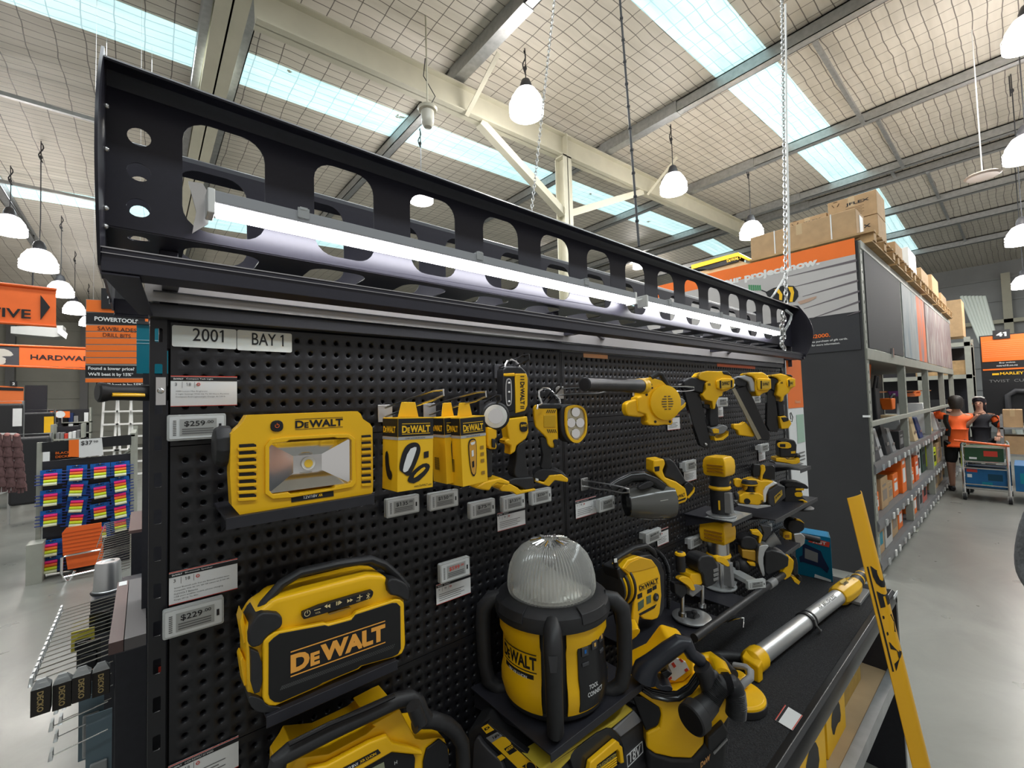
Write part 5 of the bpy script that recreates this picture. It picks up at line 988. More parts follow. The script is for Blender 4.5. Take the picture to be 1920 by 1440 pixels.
# ---------------------------------------------------------------- price labels and product cards
def price(p, w, h, txt, lab, cents='.00', dark=INK, screen=ESL, plane_y=-.02, yaw=0):
    """electronic shelf label; p = lower left corner in the place"""
    t = thing('price_label', lab, 'price label', p, 'electronic price labels'); o = V(p); R_ = Matrix.Rotation(yaw, 3, 'Z'); q = lambda x, y, z: o + R_ @ V((x, y, z))
    U = R_ @ UX
    m = MB(); pts = [q(a, 0, b) for a, b in rrect(-.003, -.003, w + .003, h + .003, .003, 3)]; m.prism(pts, R_ @ V((0, .012, 0))); m.build('holder', mat('frosted_holder', (.55, .57, .56), .25, trans=.25), t, bevel=.0008)
    m = MB(); m.prism([q(a, -.001, b) for a, b in rrect(0, 0, w, h, .002, 3)], R_ @ V((0, .002, 0))); m.build('case', mat('label_case', (.6, .62, .62), .35), t)
    m = MB(); m.add([q(a, -.0014, b) for a, b in ((w * .18, h * .12), (w * .86, h * .12), (w * .86, h * .88), (w * .18, h * .88))], [(0, 1, 2, 3)]); m.build('screen', screen, t)
    m = MB(); m.text('$' + txt, q(w * .26, -.0018, h * .52), U, UZ, w * .38, h * .27, .015); m.text(cents, q(w * .66, -.0018, h * .66), U, UZ, w * .14, h * .13, .01); m.build('price_digits', dark, t)
    m = MB()
    for k in range(3): m.add([q(w * .22, -.0018, h * (.40 - k * .1)), q(w * .80, -.0018, h * (.40 - k * .1)), q(w * .80, -.0018, h * (.45 - k * .1)), q(w * .22, -.0018, h * (.45 - k * .1))], [(0, 1, 2, 3)])
    for k in range(9): m.add([q(w * .06, -.0016, h * (.15 + k * .08)), q(w * .12, -.0016, h * (.15 + k * .08)), q(w * .12, -.0016, h * (.19 + k * .08)), q(w * .06, -.0016, h * (.19 + k * .08))], [(0, 1, 2, 3)])
    m.build('small_print', mat('faded_black', (.12, .12, .12), .5), t)
    m = MB(); m.add([q(w * .9, -.0017, h * .35), q(w * .95, -.0017, h * .35), q(w * .95, -.0017, h * .62), q(w * .9, -.0017, h * .62)], [(0, 1, 2, 3)]); m.build('latch', INK, t)
    m = MB(); m.hexa([q(w * .2, .011, h * .2), q(w * .8, .011, h * .2), q(w * .8, -p[1] - .001, h * .2), q(w * .2, -p[1] - .001, h * .2)], [q(w * .2, .011, h * .8), q(w * .8, .011, h * .8), q(w * .8, -p[1] - .001, h * .8), q(w * .2, -p[1] - .001, h * .8)]) if p[1] < -.014 else None
    if m.v: m.build('clip', CLR, t)
    return t
def card(p, w, h, lab, head='DeWALT', lines=(), pic=False, rot=None, nums=True):
    t = thing('product_card', lab, 'card', p, 'red edged product cards'); o = V(p); R_ = rot or Matrix.Identity(3); q = lambda x, y, z: o + R_ @ V((x, y, z)); U = R_ @ UX; Wz = R_ @ UZ
    m = MB(); m.hexa([q(0, 0, 0), q(w, 0, 0), q(w, .0008, 0), q(0, .0008, 0)], [q(0, 0, h), q(w, 0, h), q(w, .0008, h), q(0, .0008, h)]); m.build('card_sheet', WHT, t)
    for e0, e1 in ((.97, 1), (0, .02)): m = MB(); m.add([q(0, -.0003, h * e0), q(w, -.0003, h * e0), q(w, -.0003, h * e1), q(0, -.0003, h * e1)], [(0, 1, 2, 3)]); m.build('red_edge', RED, t)
    m = MB(); m.add([q(0, -.0003, h * .83), q(w, -.0003, h * .83), q(w, -.0003, h * .955), q(0, -.0003, h * .955)], [(0, 1, 2, 3)]); m.build('black_header', INK, t)
    m = MB(); m.text('DeWALT', q(w * .04, -.0006, h * .87), U, Wz, w * .14, h * .05, .04); m.text(head, q(w * .22, -.0006, h * .865), U, Wz, min(w * .4, w * .028 * len(head)), h * .06, .005) if head else None; m.build('header_lettering', WHT, t)
    m = MB()
    if nums: m.text('3', q(w * .06, -.0005, h * .67), U, Wz, None, h * .1, .01); m.text('18', q(w * .22, -.0005, h * .67), U, Wz, None, h * .1, .01)
    for i, s in enumerate(lines): m.text(s, q(w * .07, -.0005, h * (.46 - i * .09)), U, Wz, w * min(.8, .0185 * len(s)), h * .055, 0)
    if not lines:
        for i in range(4): m.add([q(w * .07, -.0005, h * (.46 - i * .1)), q(w * (.8 - .1 * (i % 2)), -.0005, h * (.46 - i * .1)), q(w * (.8 - .1 * (i % 2)), -.0005, h * (.485 - i * .1)), q(w * .07, -.0005, h * (.485 - i * .1))], [(0, 1, 2, 3)])
    for x in (.16, .34): m.add([q(w * x, -.0005, h * .6), q(w * (x + .006), -.0005, h * .6), q(w * (x + .006), -.0005, h * .8), q(w * x, -.0005, h * .8)], [(0, 1, 2, 3)])
    m.build('small_print', mat('faded_black', (.12, .12, .12), .5), t)
    m = MB(); m.tube([q(w * .40 + .0022 * math.cos(a), -.0006, h * .72 + .0022 * math.sin(a)) for a in [k * PI / 3 for k in range(6)]], .0006, 4, True); m.build('red_mark', RED, t)
    return t
card((.002, -.0045, 1.807), .089, .049, 'red edged Compact Task Light card above the $259 label', 'Compact Task Light', ('2000 Lumen Max Brightness', '3 Light Settings With Up To 20 Hours Runtime', 'Compact And Lightweight Design At 2.8 lb'))
card((.001, -.0045, 1.501), .090, .050, 'red edged Bluetooth Speaker card above the $229 label', 'Bluetooth Speaker', ('Stream Bluetooth audio from any Bluetooth enabled device', 'Compatible With All 12V, 18V XR Lithium Ion & 54V XR', 'FLEXVOLT Batteries', 'USB port enables mobile phone charging', 'Range Of Up To 30m'))
card((.001, -.0045, 1.213), .091, .049, 'red edged card cut by the bottom edge, left of the site radio', 'LI-ION FLEXVOLT DT RADIO')
price((0, -.022, 1.757), .070, .034, '259', 'price label reading $259 left of the task light'); price((-.004, -.022, 1.461), .071, .036, '229', 'price label reading $229 left of the speaker')
price((.467, -.03, 1.410), .072, .036, '599', 'red print price label reading $599 between speaker and domed work light', dark=RED); card((.468, -.0045, 1.353), .092, .044, 'red edged card below the $599 label')
for (x, z, tx, lb) in ((.346, 1.575, '135', 'price label reading $135 under the bar lamp box'), (.444, 1.571, '150', 'price label reading $150 under the slim torch boxes'), (.549, 1.533, '75', 'price label reading $75 under the small hand torch'), (.646, 1.531, '131', 'price label reading $131 under the tall inspection light'), (.742, 1.531, '250', 'price label reading $250 under the spotlight')):
    price((x, -.03, z), .068, .032, tx, lb)
pc_ = P(933, 997, Y=-.004); card((pc_.x, -.0045, pc_.z), P(985, 985, Y=-.004).x - pc_.x, .045, 'red edged card hanging below the $131 label')
pc_ = P(1080, 973, Y=-.004); card((pc_.x, -.0045, pc_.z), P(1118, 960, Y=-.004).x - pc_.x, .052, 'red edged vacuum card left of the hand vacuum', 'Compact Hand Vac')
def atp(x, y, w, tx, lb, Y=-.04, cents='.00'): q = P(x, y, Y=Y); return price((q.x, Y, q.z), w, .034, tx, lb, cents)
atp(1125, 960, .07, '269', 'price label reading $269 left of the hand vacuum'); atp(1212, 1021, .09, '699', 'price label reading $699 above the yellow tyre inflator')
for (x0, y0, x1, h, lb) in ((1252, 807, 1275, .055, 'white card under the yellow blower'), (1283, 905, 1306, .06, 'white card right of the hand vacuum'), (1347, 782, 1356, .06, 'white card right of the first nailer'), (1233, 1025, 1254, .055, 'red edged card above the tyre inflator'), (1353, 1002, 1370, .05, 'white card above the yellow trim router'), (1423, 865, 1435, .05, 'white card left of the palm sander')):
    a = P(x0, y0, Y=-.004); b = P(x1, y0 - 3, Y=-.004); card((a.x, -.0045, a.z), b.x - a.x, h, lb, '')
for (x, y, w, lb) in ((1286, 884, .08, 'clear price label right of the hand vacuum'), (1345, 762, .1, 'clear price label right of the first nailer'), (1350, 878, .09, 'clear price label above the compact trim router'), (1412, 755, .09, 'clear price label right of the second nailer'), (1427, 848, .1, 'clear price label left of the palm sander'), (1296, 1029, .085, 'clear price label left of the yellow trim router'), (1433, 1003, .1, 'clear price label above the grinder')):
    atp(x, y, w, '349', lb, -.035)
for (bx, tip, lb) in ((.885, (1133, 731), 'white based hook under the blower nozzle'), (1.2, (1300, 728), 'long bright hook right of the blower'), (.98, (1178, 920), 'white based hook under the vacuum nozzle')): z = P(*tip, Y=-.16).z; hook((bx if bx != 1.2 else 1.26, -.003, z), tuple(P(*tip, Y=-.16)), lb, STL if bx != 1.2 else CHR)
# ---------------------------------------------------------------- domed area work light
def pshelf(pa, pb, Y, label, drop=0.0):
    a = P(*pa, Y=Y); b = P(*pb, Y=Y); return shelf(a.x, b.x, (a.z + b.z) / 2 - drop, -Y, label), (a.z + b.z) / 2 - drop
shelf(.555, .865, 1.137, .262, 'wide black shelf carrying the domed area light')
LC = V((.69, -.143, 1.138)); t = thing('area_light', 'large yellow and black area light with a ribbed clear dome, standing on a black shelf', 'work light', LC)
def lat(prof, nm, m_, n=48, **k): m = MB(); m.lathe(LC, UZ, prof, n, True, UX); return m.build(nm, m_, t, **k)
lat([(.1, .0), (.112, .01), (.115, .02)], 'base', BLK)
def arcwall(a0, a1, prof, nm, m_, thick=.004, n=14, bev=.001):
    m = MB(); rings = []
    for k in range(n + 1):
        a = math.radians(a0 + (a1 - a0) * k / n); d = V((math.cos(a), math.sin(a), 0))
        rings.append([LC + d * r + UZ * z for r, z in prof] + [LC + d * (r - thick) + UZ * z for r, z in reversed(prof)])
    m.loft(rings); return m.build(nm, m_, t, bevel=bev)
lat([(.104, .012), (.108, .02), (.108, .18), (.104, .19)], 'core', BLK)
for a0, a1 in ((148, 212), (238, 302), (328, 392), (58, 122)):
    arcwall(a0, a1, [(.112, .012), (.117, .03), (.121, .045), (.121, .07), (.116, .09), (.115, .145), (.122, .16), (.122, .192)], 'side_panel', YEL)
lat([(.118, .185), (.13, .19), (.132, .2), (.128, .218), (.115, .226), (.098, .229)], 'upper_ring', BLK)
for a in (180, 270):
    arcwall(a - 17, a + 17, [(.134, .205), (.128, .224), (.110, .232)], 'ring_latch', BLK, .006)
DOME = mat('clear_ribbed_dome', (.82, .82, .79), .08, trans=.72, ior=1.42)
m = MB(); N = 150; prof = [(.096, .226), (.1, .24), (.099, .262), (.094, .285), (.085, .305), (.07, .322), (.05, .333), (.025, .338)]
rings = [[LC + V((math.cos(2 * PI * i / N) * (r + (.0016 if i % 2 else -.0016)), math.sin(2 * PI * i / N) * (r + (.0016 if i % 2 else -.0016)), z)) for i in range(N)] for r, z in prof]
m.loft(rings); m.build('dome', DOME, t, sharp=20)
m = MB(); m.lathe(LC, UZ, [(.094, .222), (.09, .228), (.06, .232), (.01, .233)], 40); m.lathe(LC + V((0, 0, .232)), UZ, [(.07, 0), (.066, .008), (.05, .018), (.03, .024), (.005, .026)], 40); m.build('inner_reflector', mat('satin_reflector', (.75, .74, .68), .3, .4), t)
m = MB()
for i in range(24):
    a = 2 * PI * i / 24; d = V((math.cos(a), math.sin(a), 0)); m.tube([LC + d * .02 + UZ * .3425, LC + d * .046 + UZ * .3375], .0022, 6)
m.build('top_fins', CHR, t)
for a in (135, 225, 315, 45):
    A = math.radians(a); d = V((math.cos(A), math.sin(A), 0)); m = MB()
    m.tube([LC + d * .118 + UZ * .212, LC + d * .14 + UZ * .205, LC + d * .158 + UZ * .185, LC + d * .162 + UZ * .15, LC + d * .16 + UZ * .06, LC + d * .152 + UZ * .02, LC + d * .13 + UZ * .003, LC + d * .105 + UZ * .004], .0175, 14, rr=[.015, .0185, .019, .0175, .0165, .017, .016, .012]); m.build('guard_handle', BLK, t)
    if a == 225:
        s_ = d.cross(UZ); q = LC + d * .1795 + UZ * .178; m = MB(); m.prism([q + s_ * -.009, q + s_ * .009, q + s_ * .006 + UZ * -.03, q + s_ * -.006 + UZ * -.03], d * .001); m.build('handle_inset', DGR, t)
def cyltext(st, a_c, R_, z, w, h, bold, nm, m_, bars=False):
    vs, fs, bb = glyphs(st, bold); x0, y0, x1, y1 = bb; m = MB(); out = []
    for x, y in vs:
        s_ = (x - x0) / (x1 - x0) * w - w / 2; A = math.radians(a_c) + s_ / R_; out.append(LC + V((math.cos(A) * R_, math.sin(A) * R_, z + (y - y0) / (y1 - y0) * h)))
    m.add(out, fs)
    if bars:
        for zz in (z - .006, z + h + .004):
            k = [LC + V((math.cos(math.radians(a_c) + (i / 8 - .5) * w / R_) * R_, math.sin(math.radians(a_c) + (i / 8 - .5) * w / R_) * R_, zz)) for i in range(9)]
            m.add(k + [p + UZ * .0022 for p in k], [(i, i + 1, i + 10, i + 9) for i in range(8)])
    m.build(nm, m_, t)
cyltext('DeWALT', 183, .1165, .108, .10, .026, .035, 'lettering', INK, True)
arcwall(162, 204, [(.1163, .085), (.1163, .098)], 'label_strip', INK, .001, bev=0); cyltext('18V XR LI-ION', 183, .117, .088, .055, .006, .02, 'small_lettering', WHT)
arcwall(250, 296, [(.1185, .025), (.123, .05), (.1235, .075), (.119, .1), (.1185, .175)], 'control_panel', mat('panel_black', (.01, .01, .012), .3), .006)
cyltext('TOOL', 266, .1245, .068, .026, .009, .01, 'panel_lettering', WHT); cyltext('CONNECT', 269, .1235, .053, .045, .009, .01, 'panel_lettering', WHT)
for a_, z_ in ((258, .135), (271, .14), (284, .145), (258, .115), (284, .122)): arcwall(a_ - 4, a_ + 4, [(.1215, z_), (.1215, z_ + (.018 if z_ > .13 else .007))], 'button', DGR, .003, 4)
for a_, z_, c_ in ((258, .141, BLU), (271, .146, mat('amber_symbol', (.7, .4, .1), .5)), (284, .151, mat('amber_symbol', (.7, .4, .1), .5))): arcwall(a_ - 1.2, a_ + 1.2, [(.1222, z_), (.1222, z_ + .007)], 'button_symbol', c_, .001, 3, 0)
price((.80, -.03, 1.385), .06, .034, '599', 'clear price label half hidden right of the ribbed dome')
# ---------------------------------------------------------------- tough storage case with light and battery boxes under the shelf
CE = crop(860, 1280, 5.0526)
t = thing('storage_radio_box', 'black case with yellow TOUGHSYSTEM latch marked 18V under the domed light', 'case', (.72, -.2, .9))
pl = (V((0, -.235, 0)), V((0, -1, 0)))
S(t, 'case_body', mat('case_charcoal', (.035, .035, .038), .45, var=.1, scale=50), CE, [(930, 800), (1000, 700), (1100, 610), (1440, 430), (1640, 240), (1700, 220), (1740, 320), (1760, 420), (1790, 1100), (930, 1100)], pl, -.16, 0, .006, 3)
S(t, 'lid_bevel', mat('case_grey', (.2, .2, .21), .4), CE, [(1440, 430), (1640, 250), (1720, 345), (1510, 500)], pl, 0, .008, .003)
S(t, 'yellow_band', mat('dusty_yellow', (.55, .42, .04), .5), CE, [(740, 800), (830, 730), (1300, 420), (1450, 330), (1500, 270), (1545, 182), (1628, 240), (1410, 420), (1200, 520), (930, 800)], pl, -.05, .01, .004)
S(t, 'handle_recess', BLG, CE, smooth([(1010, 680), (1080, 580), (1340, 400), (1420, 400), (1500, 500), (1540, 620), (1500, 740), (1330, 850), (1150, 900), (1040, 800)], 1), pl, 0, .012, .003)
S(t, 'latch', YEL, CE, [(1168, 690), (1410, 490), (1440, 510), (1448, 540), (1470, 550), (1488, 700), (1455, 712), (1438, 600), (1420, 580), (1230, 720), (1210, 800), (1215, 860), (1140, 850)], pl, .012, .024, .003)
S(t, 'latch_plate', INK, CE, [(1225, 730), (1420, 590), (1440, 700), (1450, 780), (1250, 850)], pl, .012, .018, .001)
logo(t, CE, (1240, 780), (1425, 650), (1240, 742), pl, .019, mat('khaki_print', (.5, .4, .1), .5), False, 'TOUGHSYSTEM', .015)
for k in range(4): S(t, 'latch_stripe', YEP, CE, [(1240, 830 - k * 22 + 20), (1430, 700 - k * 22 + 20), (1430, 707 - k * 22 + 20), (1240, 838 - k * 22 + 20)], pl, .018, .02, 0)
logo(t, CE, (1610, 760), (1715, 680), (1610, 660), pl, .002, WHT, False, '18V', .02)
for a, b in (((1590, 690), (1735, 555)), ((1735, 555), (1742, 655)), ((1742, 655), (1598, 800)), ((1598, 800), (1590, 690))): m = MB(); m.tube([P(*CE(a)[0], pl=pl) + V((0, -.001, 0)), P(*CE(b)[0], pl=pl) + V((0, -.001, 0))], .0009, 4); m.build('number_frame', WHT, t)
t = thing('charger_kit', 'black tool carton with yellow and black printed sleeve D 18V, left of the TOUGHSYSTEM case', 'kit', (.55, -.18, .95))
pl = plane(1000, 1400, 62, Y=-.2)
S(t, 'case_body', BLK, CE, [(80, 470), (140, 420), (240, 380), (480, 600), (800, 800), (800, 1200), (60, 1200)], pl, -.12, 0, .006, 3)
S(t, 'lower_block', DGR, CE, smooth([(150, 560), (200, 460), (260, 560), (480, 760), (480, 1200), (150, 1200)], 1), pl, 0, .012, .006)
S(t, 'sleeve', INK, CE, [(240, 380), (300, 340), (830, 740), (740, 815), (680, 808)], pl, 0, .014, .001)
S(t, 'sleeve_yellow', YEP, CE, [(340, 520), (430, 465), (470, 470), (520, 520), (520, 540), (700, 690), (620, 740), (740, 808), (660, 810), (600, 770)], pl, .014, .0148, 0)
S(t, 'sleeve_grey', GRY, CE, [(288, 475), (390, 420), (440, 455), (340, 520)], pl, .014, .015, 0)
S(t, 'logo_badge', YEP, CE, [(245, 378), (300, 345), (362, 400), (292, 436)], pl, .014, .015, 0)
logo(t, CE, (282, 405), (330, 378), (270, 385), pl, .0158, INK, False, 'D', .05); logo(t, CE, (352, 488), (425, 448), (345, 462), pl, .0158, INK, False, '18V', .02); logo(t, CE, (480, 605), (545, 560), (470, 575), pl, .0158, YEP, False, '4000', .02)
S(t, 'sleeve_inset', INK, CE, [(455, 575), (520, 535), (580, 590), (510, 632)], pl, .0148, .0153, 0)
c = P(*CE((712, 745))[0], pl=pl) + pl[1] * .016; u_ = UZ.cross(pl[1]).normalized()
m = MB(); m.tube([c + u_ * (.011 * math.cos(a)) + UZ * (.011 * math.sin(a)) for a in [k * PI / 12 for k in range(24)]], .0008, 5, True); m.build('round_symbol', YEP, t)
S(t, 'battery_badge', YEP, CE, [(388, 655), (430, 632), (465, 665), (420, 695)], pl, .012, .0135, 0)
# ---------------------------------------------------------------- tyre inflator
C1 = crop(1100, 1000, 6)
_, z_ = pshelf((1192, 1222), (1262, 1172), -.165, 'black shelf carrying the yellow tyre inflator')
t = thing('tyre_inflator', 'yellow and black tyre inflator with coiled hose and small displays', 'inflator', (1.08, -.1, z_))
pl = (V((0, -.145, 0)), V((0, -1, 0)))
S(t, 'black_frame', BLK, C1, [(370, 410), (500, 330), (640, 260), (750, 240), (860, 330), (900, 450), (900, 850), (860, 940), (800, 990), (600, 1000), (590, 1120), (520, 1130), (440, 760)], pl, -.06, -.006, .006, 3)
S(t, 'yellow_face', YEL, C1, [(400, 400), (470, 300), (590, 260), (740, 300), (800, 380), (830, 470), (845, 700), (825, 900), (800, 960), (740, 980), (650, 970), (600, 930), (590, 980), (575, 1100), (540, 1128), (525, 1100), (520, 960), (545, 700), (530, 560), (480, 480)], pl, -.04, 0, .004, 3)
S(t, 'top_recess', mat('yellow_recess', (.7, .38, .01), .4), C1, [(420, 400), (480, 330), (600, 275), (720, 300), (780, 370), (600, 420), (470, 440)], pl, 0, .002, .001)
logo(t, C1, (592, 655), (806, 560), (585, 585), pl, .001, INK)
for q in ([(570, 690), (620, 665), (622, 715), (572, 740)], [(680, 635), (730, 610), (732, 655), (680, 680)], [(740, 600), (782, 580), (784, 620), (740, 642)]): S(t, 'small_label', INK, C1, q, pl, 0, .0012, 0)
for q in ([(575, 780), (640, 735), (640, 825), (577, 875)], [(670, 712), (720, 688), (722, 775), (672, 800)]): S(t, 'display', mat('lcd_grey_green', (.1, .14, .1), .15), C1, q, pl, 0, .0014, .0005)
c = P(*C1((770, 715))[0], pl=pl); m = MB(); m.cyl(c, c + V((0, -.006, 0)), .011, n=24); m.build('dial', BLK, t, bevel=.001); m = MB(); m.cyl(c + V((0, -.006, 0)), c + V((0, -.007, 0)), .004, n=16); m.build('dial_centre', STL, t)
S(t, 'label_strip', INK, C1, [(585, 905), (785, 795), (760, 840), (600, 925)], pl, 0, .0012, 0)
hp = [P(*C1(p)[0], Y=-.13) for p in ((330, 370), (320, 290), (400, 240), (520, 170), (660, 140), (730, 190), (760, 240))]; m = MB(); m.tube(hp, .0095, 12, flat=.8); m.build('handle', BLK, t)
S(t, 'handle_light', WPL, C1, [(302, 285), (335, 280), (338, 325), (308, 330)], (V((0, -.141, 0)), V((0, -1, 0))), 0, .002, .0005)
c = P(300, 300, X=0) if False else P(*C1((270, 590))[0], Y=-.1)
for x_, r_, mm in ((.0, .052, BLK), (.012, .05, YEL), (.018, .055, BLK), (.03, .058, YEL), (.036, .062, BLK)): m = MB(); m.lathe(c + V((x_ - .01, 0, 0)), UX, [(r_ - .012, 0), (r_, .002), (r_, .008), (r_ - .012, .011)], 32); m.build('hose_spool', mm, t)
m = MB(); hp = [P(*C1(p)[0], Y=-.05) for p in ((740, 180), (800, 210), (860, 270), (900, 350), (920, 430), (925, 560), (922, 720), (920, 850))]
m.tube(hp, .0065, 8)
for i in range(len(hp) - 1):
    for k in range(6): q = hp[i].lerp(hp[i + 1], k / 6); d = (hp[i + 1] - hp[i]).normalized(); m.lathe(q, d, [(.0065, 0), (.0082, .001), (.0065, .002)], 10)
m.build('ribbed_hose', BLK, t)
# ---------------------------------------------------------------- plunge router and trim routers
_, z_ = pshelf((1300, 1196), (1352, 1160), -.2, 'black shelf carrying the plunge router')
c = P(*C1((1180, 960))[0], Z=z_ + .004); t = thing('plunge_router', 'cordless plunge router with yellow levers and round grey base', 'router', c)
m = MB(); m.lathe(c, UZ, [(.05, 0), (.058, .002), (.06, .008), (.052, .012), (.03, .012)], 36); m.build('base_plate', SIL, t, bevel=.001); m = MB(); m.lathe(c, UZ, [(.026, .0122), (.024, .0135)], 28); m.build('base_opening', INK, t)
ptz = lambda p, dy=0: P(*C1(p)[0], Y=c.y + dy)
for p0, p1 in (((1075, 930), (1075, 660)), ((1300, 830), (1300, 560))): m = MB(); m.cyl(ptz(p0), ptz(p1), .0065, n=14); m.cyl(ptz(p0), ptz((p0[0], p0[1] - 40)), .012, n=14); m.build('column', STL, t)
pl = plane(1280, 1100, 20, Y=c.y)
S(t, 'motor_body', YEL, C1, [(1130, 430), (1230, 420), (1270, 520), (1240, 560), (1150, 560), (1110, 480)], pl, -.03, .02, .005, 3); S(t, 'bracket', GRY, C1, [(1110, 600), (1170, 540), (1260, 570), (1240, 610), (1140, 690), (1100, 660)], pl, -.02, .022, .004)
S(t, 'battery', BLK, C1, smooth([(1180, 230), (1340, 210), (1380, 290), (1400, 340), (1400, 500), (1360, 540), (1260, 580), (1240, 500), (1230, 420), (1180, 400)], 1), pl, -.03, .03, .006, 3)
for k in range(3): S(t, 'battery_window', GRY, C1, [(1340, 370 + k * 50), (1395, 350 + k * 50), (1398, 385 + k * 48), (1345, 405 + k * 48)], pl, .03, .0315, .0005)
q = ptz((1055, 320), -.01); m = MB(); m.lathe(q + V((0, 0, -.028)), UZ, [(.0135, 0), (.0145, .01), (.0145, .045), (.0135, .05)], 20); m.build('hand_grip', BLK, t); m = MB(); m.lathe(q + V((0, 0, .02)), UZ, [(.0145, 0), (.017, .003), (.0155, .008), (.011, .010)], 20); m.build('grip_collar', YEL, t); m = MB(); m.lathe(q + V((0, 0, .029)), UZ, [(.0105, 0), (.006, .004)], 16); m.build('grip_cap', BLK, t)
for pts in ([(960, 480), (1000, 450), (1070, 455), (1110, 490), (1150, 580), (1150, 605), (1110, 610), (1080, 560), (1000, 510)], [(1375, 245), (1420, 225), (1480, 240), (1530, 300), (1535, 340), (1500, 345), (1440, 300), (1390, 290)]): S(t, 'lever', YEL, C1, smooth(pts, 1), pl, .01, .028, .004, 3)
S(t, 'lower_grip', BLK, C1, [(950, 540), (1080, 560), (1100, 640), (1040, 720), (960, 660)], pl, -.01, .015, .004)
m = MB(); q = ptz((1215, 940), -.02); m.lathe(q, UZ, [(.006, 0), (.003, .006), (.009, .010), (.009, .018), (.004, .02)], 10); m.build('depth_knob', BLK, t)
def router(c, h, label, clear_base=False, px=None):
    t = thing('trim_router', label, 'router', c); L = lambda prof, nm, mm, n=28, **k: (lambda m: (m.lathe(c, UZ, prof, n, True, UX), m.build(nm, mm, t, **k)))(MB())
    s = h / .2
    L([(.042 * s, 0), (.045 * s, .003), (.045 * s, .007), (.03 * s, .009)], 'base_plate', CLR if clear_base else SIL, bevel=.0005)
    L([(.027 * s, .009), (.029 * s, .02 * s), (.03 * s, .06 * s), (.03 * s, .085 * s)], 'base_collar', SIL if clear_base else BLK)
    L([(.031 * s, .085 * s), (.034 * s, .09 * s), (.031 * s, .097 * s)], 'ring', YEL); L([(.03 * s, .097 * s), (.03 * s, .13 * s)], 'motor_can', STL if clear_base else BLK)
    m = MB(); a0 = .13 * s
    pts = [(-.034, -.034), (.03, -.036), (.042, -.01), (.036, .03), (-.034, .034)]
    m.loft([[c + V((x * s * f, y * s * f, a0 + z * s)) for x, y in pts] for z, f in ((0, .9), (.008, 1.05), (.03, 1.1), (.05, 1.05), (.062, .85))]); m.build('head', YEL, t, bevel=.004)
    for k in range(3): m = MB(); z = a0 + (.014 + k * .01) * s; m.hexa([c + V((-.042 * s, -.03 * s, z)), c + V((-.042 * s, .02 * s, z)), c + V((-.036 * s, .02 * s, z)), c + V((-.036 * s, -.03 * s, z))], [c + V((-.042 * s, -.03 * s, z + .004)), c + V((-.042 * s, .02 * s, z + .004)), c + V((-.036 * s, .02 * s, z + .004)), c + V((-.036 * s, -.03 * s, z + .004))]); m.build('vent_slot', mat('dark_orange', (.35, .15, .01), .5), t)
    m = MB(); m.hexa([c + V((-.02 * s, -.043 * s, .015 * s)), c + V((.0, -.043 * s, .015 * s)), c + V((.0, -.02 * s, .015 * s)), c + V((-.02 * s, -.02 * s, .015 * s))], [c + V((-.02 * s, -.04 * s, .08 * s)), c + V((.0, -.04 * s, .08 * s)), c + V((.0, -.02 * s, .08 * s)), c + V((-.02 * s, -.02 * s, .08 * s))]) ; m.build('clamp_housing', GRY, t, bevel=.003)
    m = MB(); m.lathe(c + V((.02 * s, -.038 * s, .065 * s)), V((.5, -.8, 0)), [(.012 * s, 0), (.013 * s, .008), (.009 * s, .012)], 14); m.build('depth_knob', BLK, t)
    if not clear_base:
        m = MB(); m.text('DeWALT', c + V((.002, -.0312 * s, .104 * s)), V((1, .25, 0)), UZ, .03 * s, .009, .04); m.build('lettering', YEP, t); m = MB(); m.text('I', c + V((-.033 * s, -.008 * s, .025 * s)), V((.3, -1, 0)), UZ, .006, .03 * s, .02); m.build('number', YEP, t)
    else:
        m = MB(); m.prism([c + V((x, y, .009)) for x, y in ((.0, -.055), (.055, -.04), (.06, .0), (.03, .03), (-.02, .02))], (0, 0, .006)); m.build('cast_foot', SIL, t, bevel=.002)
        for dx in (-.035, .03): m = MB(); m.cyl(c + V((dx, -.02, .01)), c + V((dx, -.02, .1)), .004, n=10); m.build('column', STL, t)
    return t
_, z_ = pshelf((1376, 1140), (1402, 1122), -.2, 'black shelf carrying the yellow trim router', 0)
a = P(1350, 1098, Z=z_ + .005); shelf(a.x - .1, a.x + .26, z_ - .0, .2, 'second black tray under the yellow trim router') if False else None
router(V((a.x, a.y, z_ + .002)), .26, 'yellow headed router on a clear base with cast foot, right of the plunge router', True)
_, z1_ = pshelf((1372, 984), (1409, 958), -.18, 'black shelf carrying the compact trim router')
a = P(1352, 966, Z=z1_ + .003); router(V((a.x, a.y, z1_ + .002)), .23, 'compact trim router with black collar and figure one on the upper black shelf')
q = P(1366, 966, Z=z1_ + .0015); m = MB(); m.box((q.x - .08, q.y - .05, z1_ + .0005), (q.x + .08, q.y + .05, z1_ + .002)); tag(m.build('clear_mat', CLR), 'clear plastic mat under the compact trim router', 'mat')
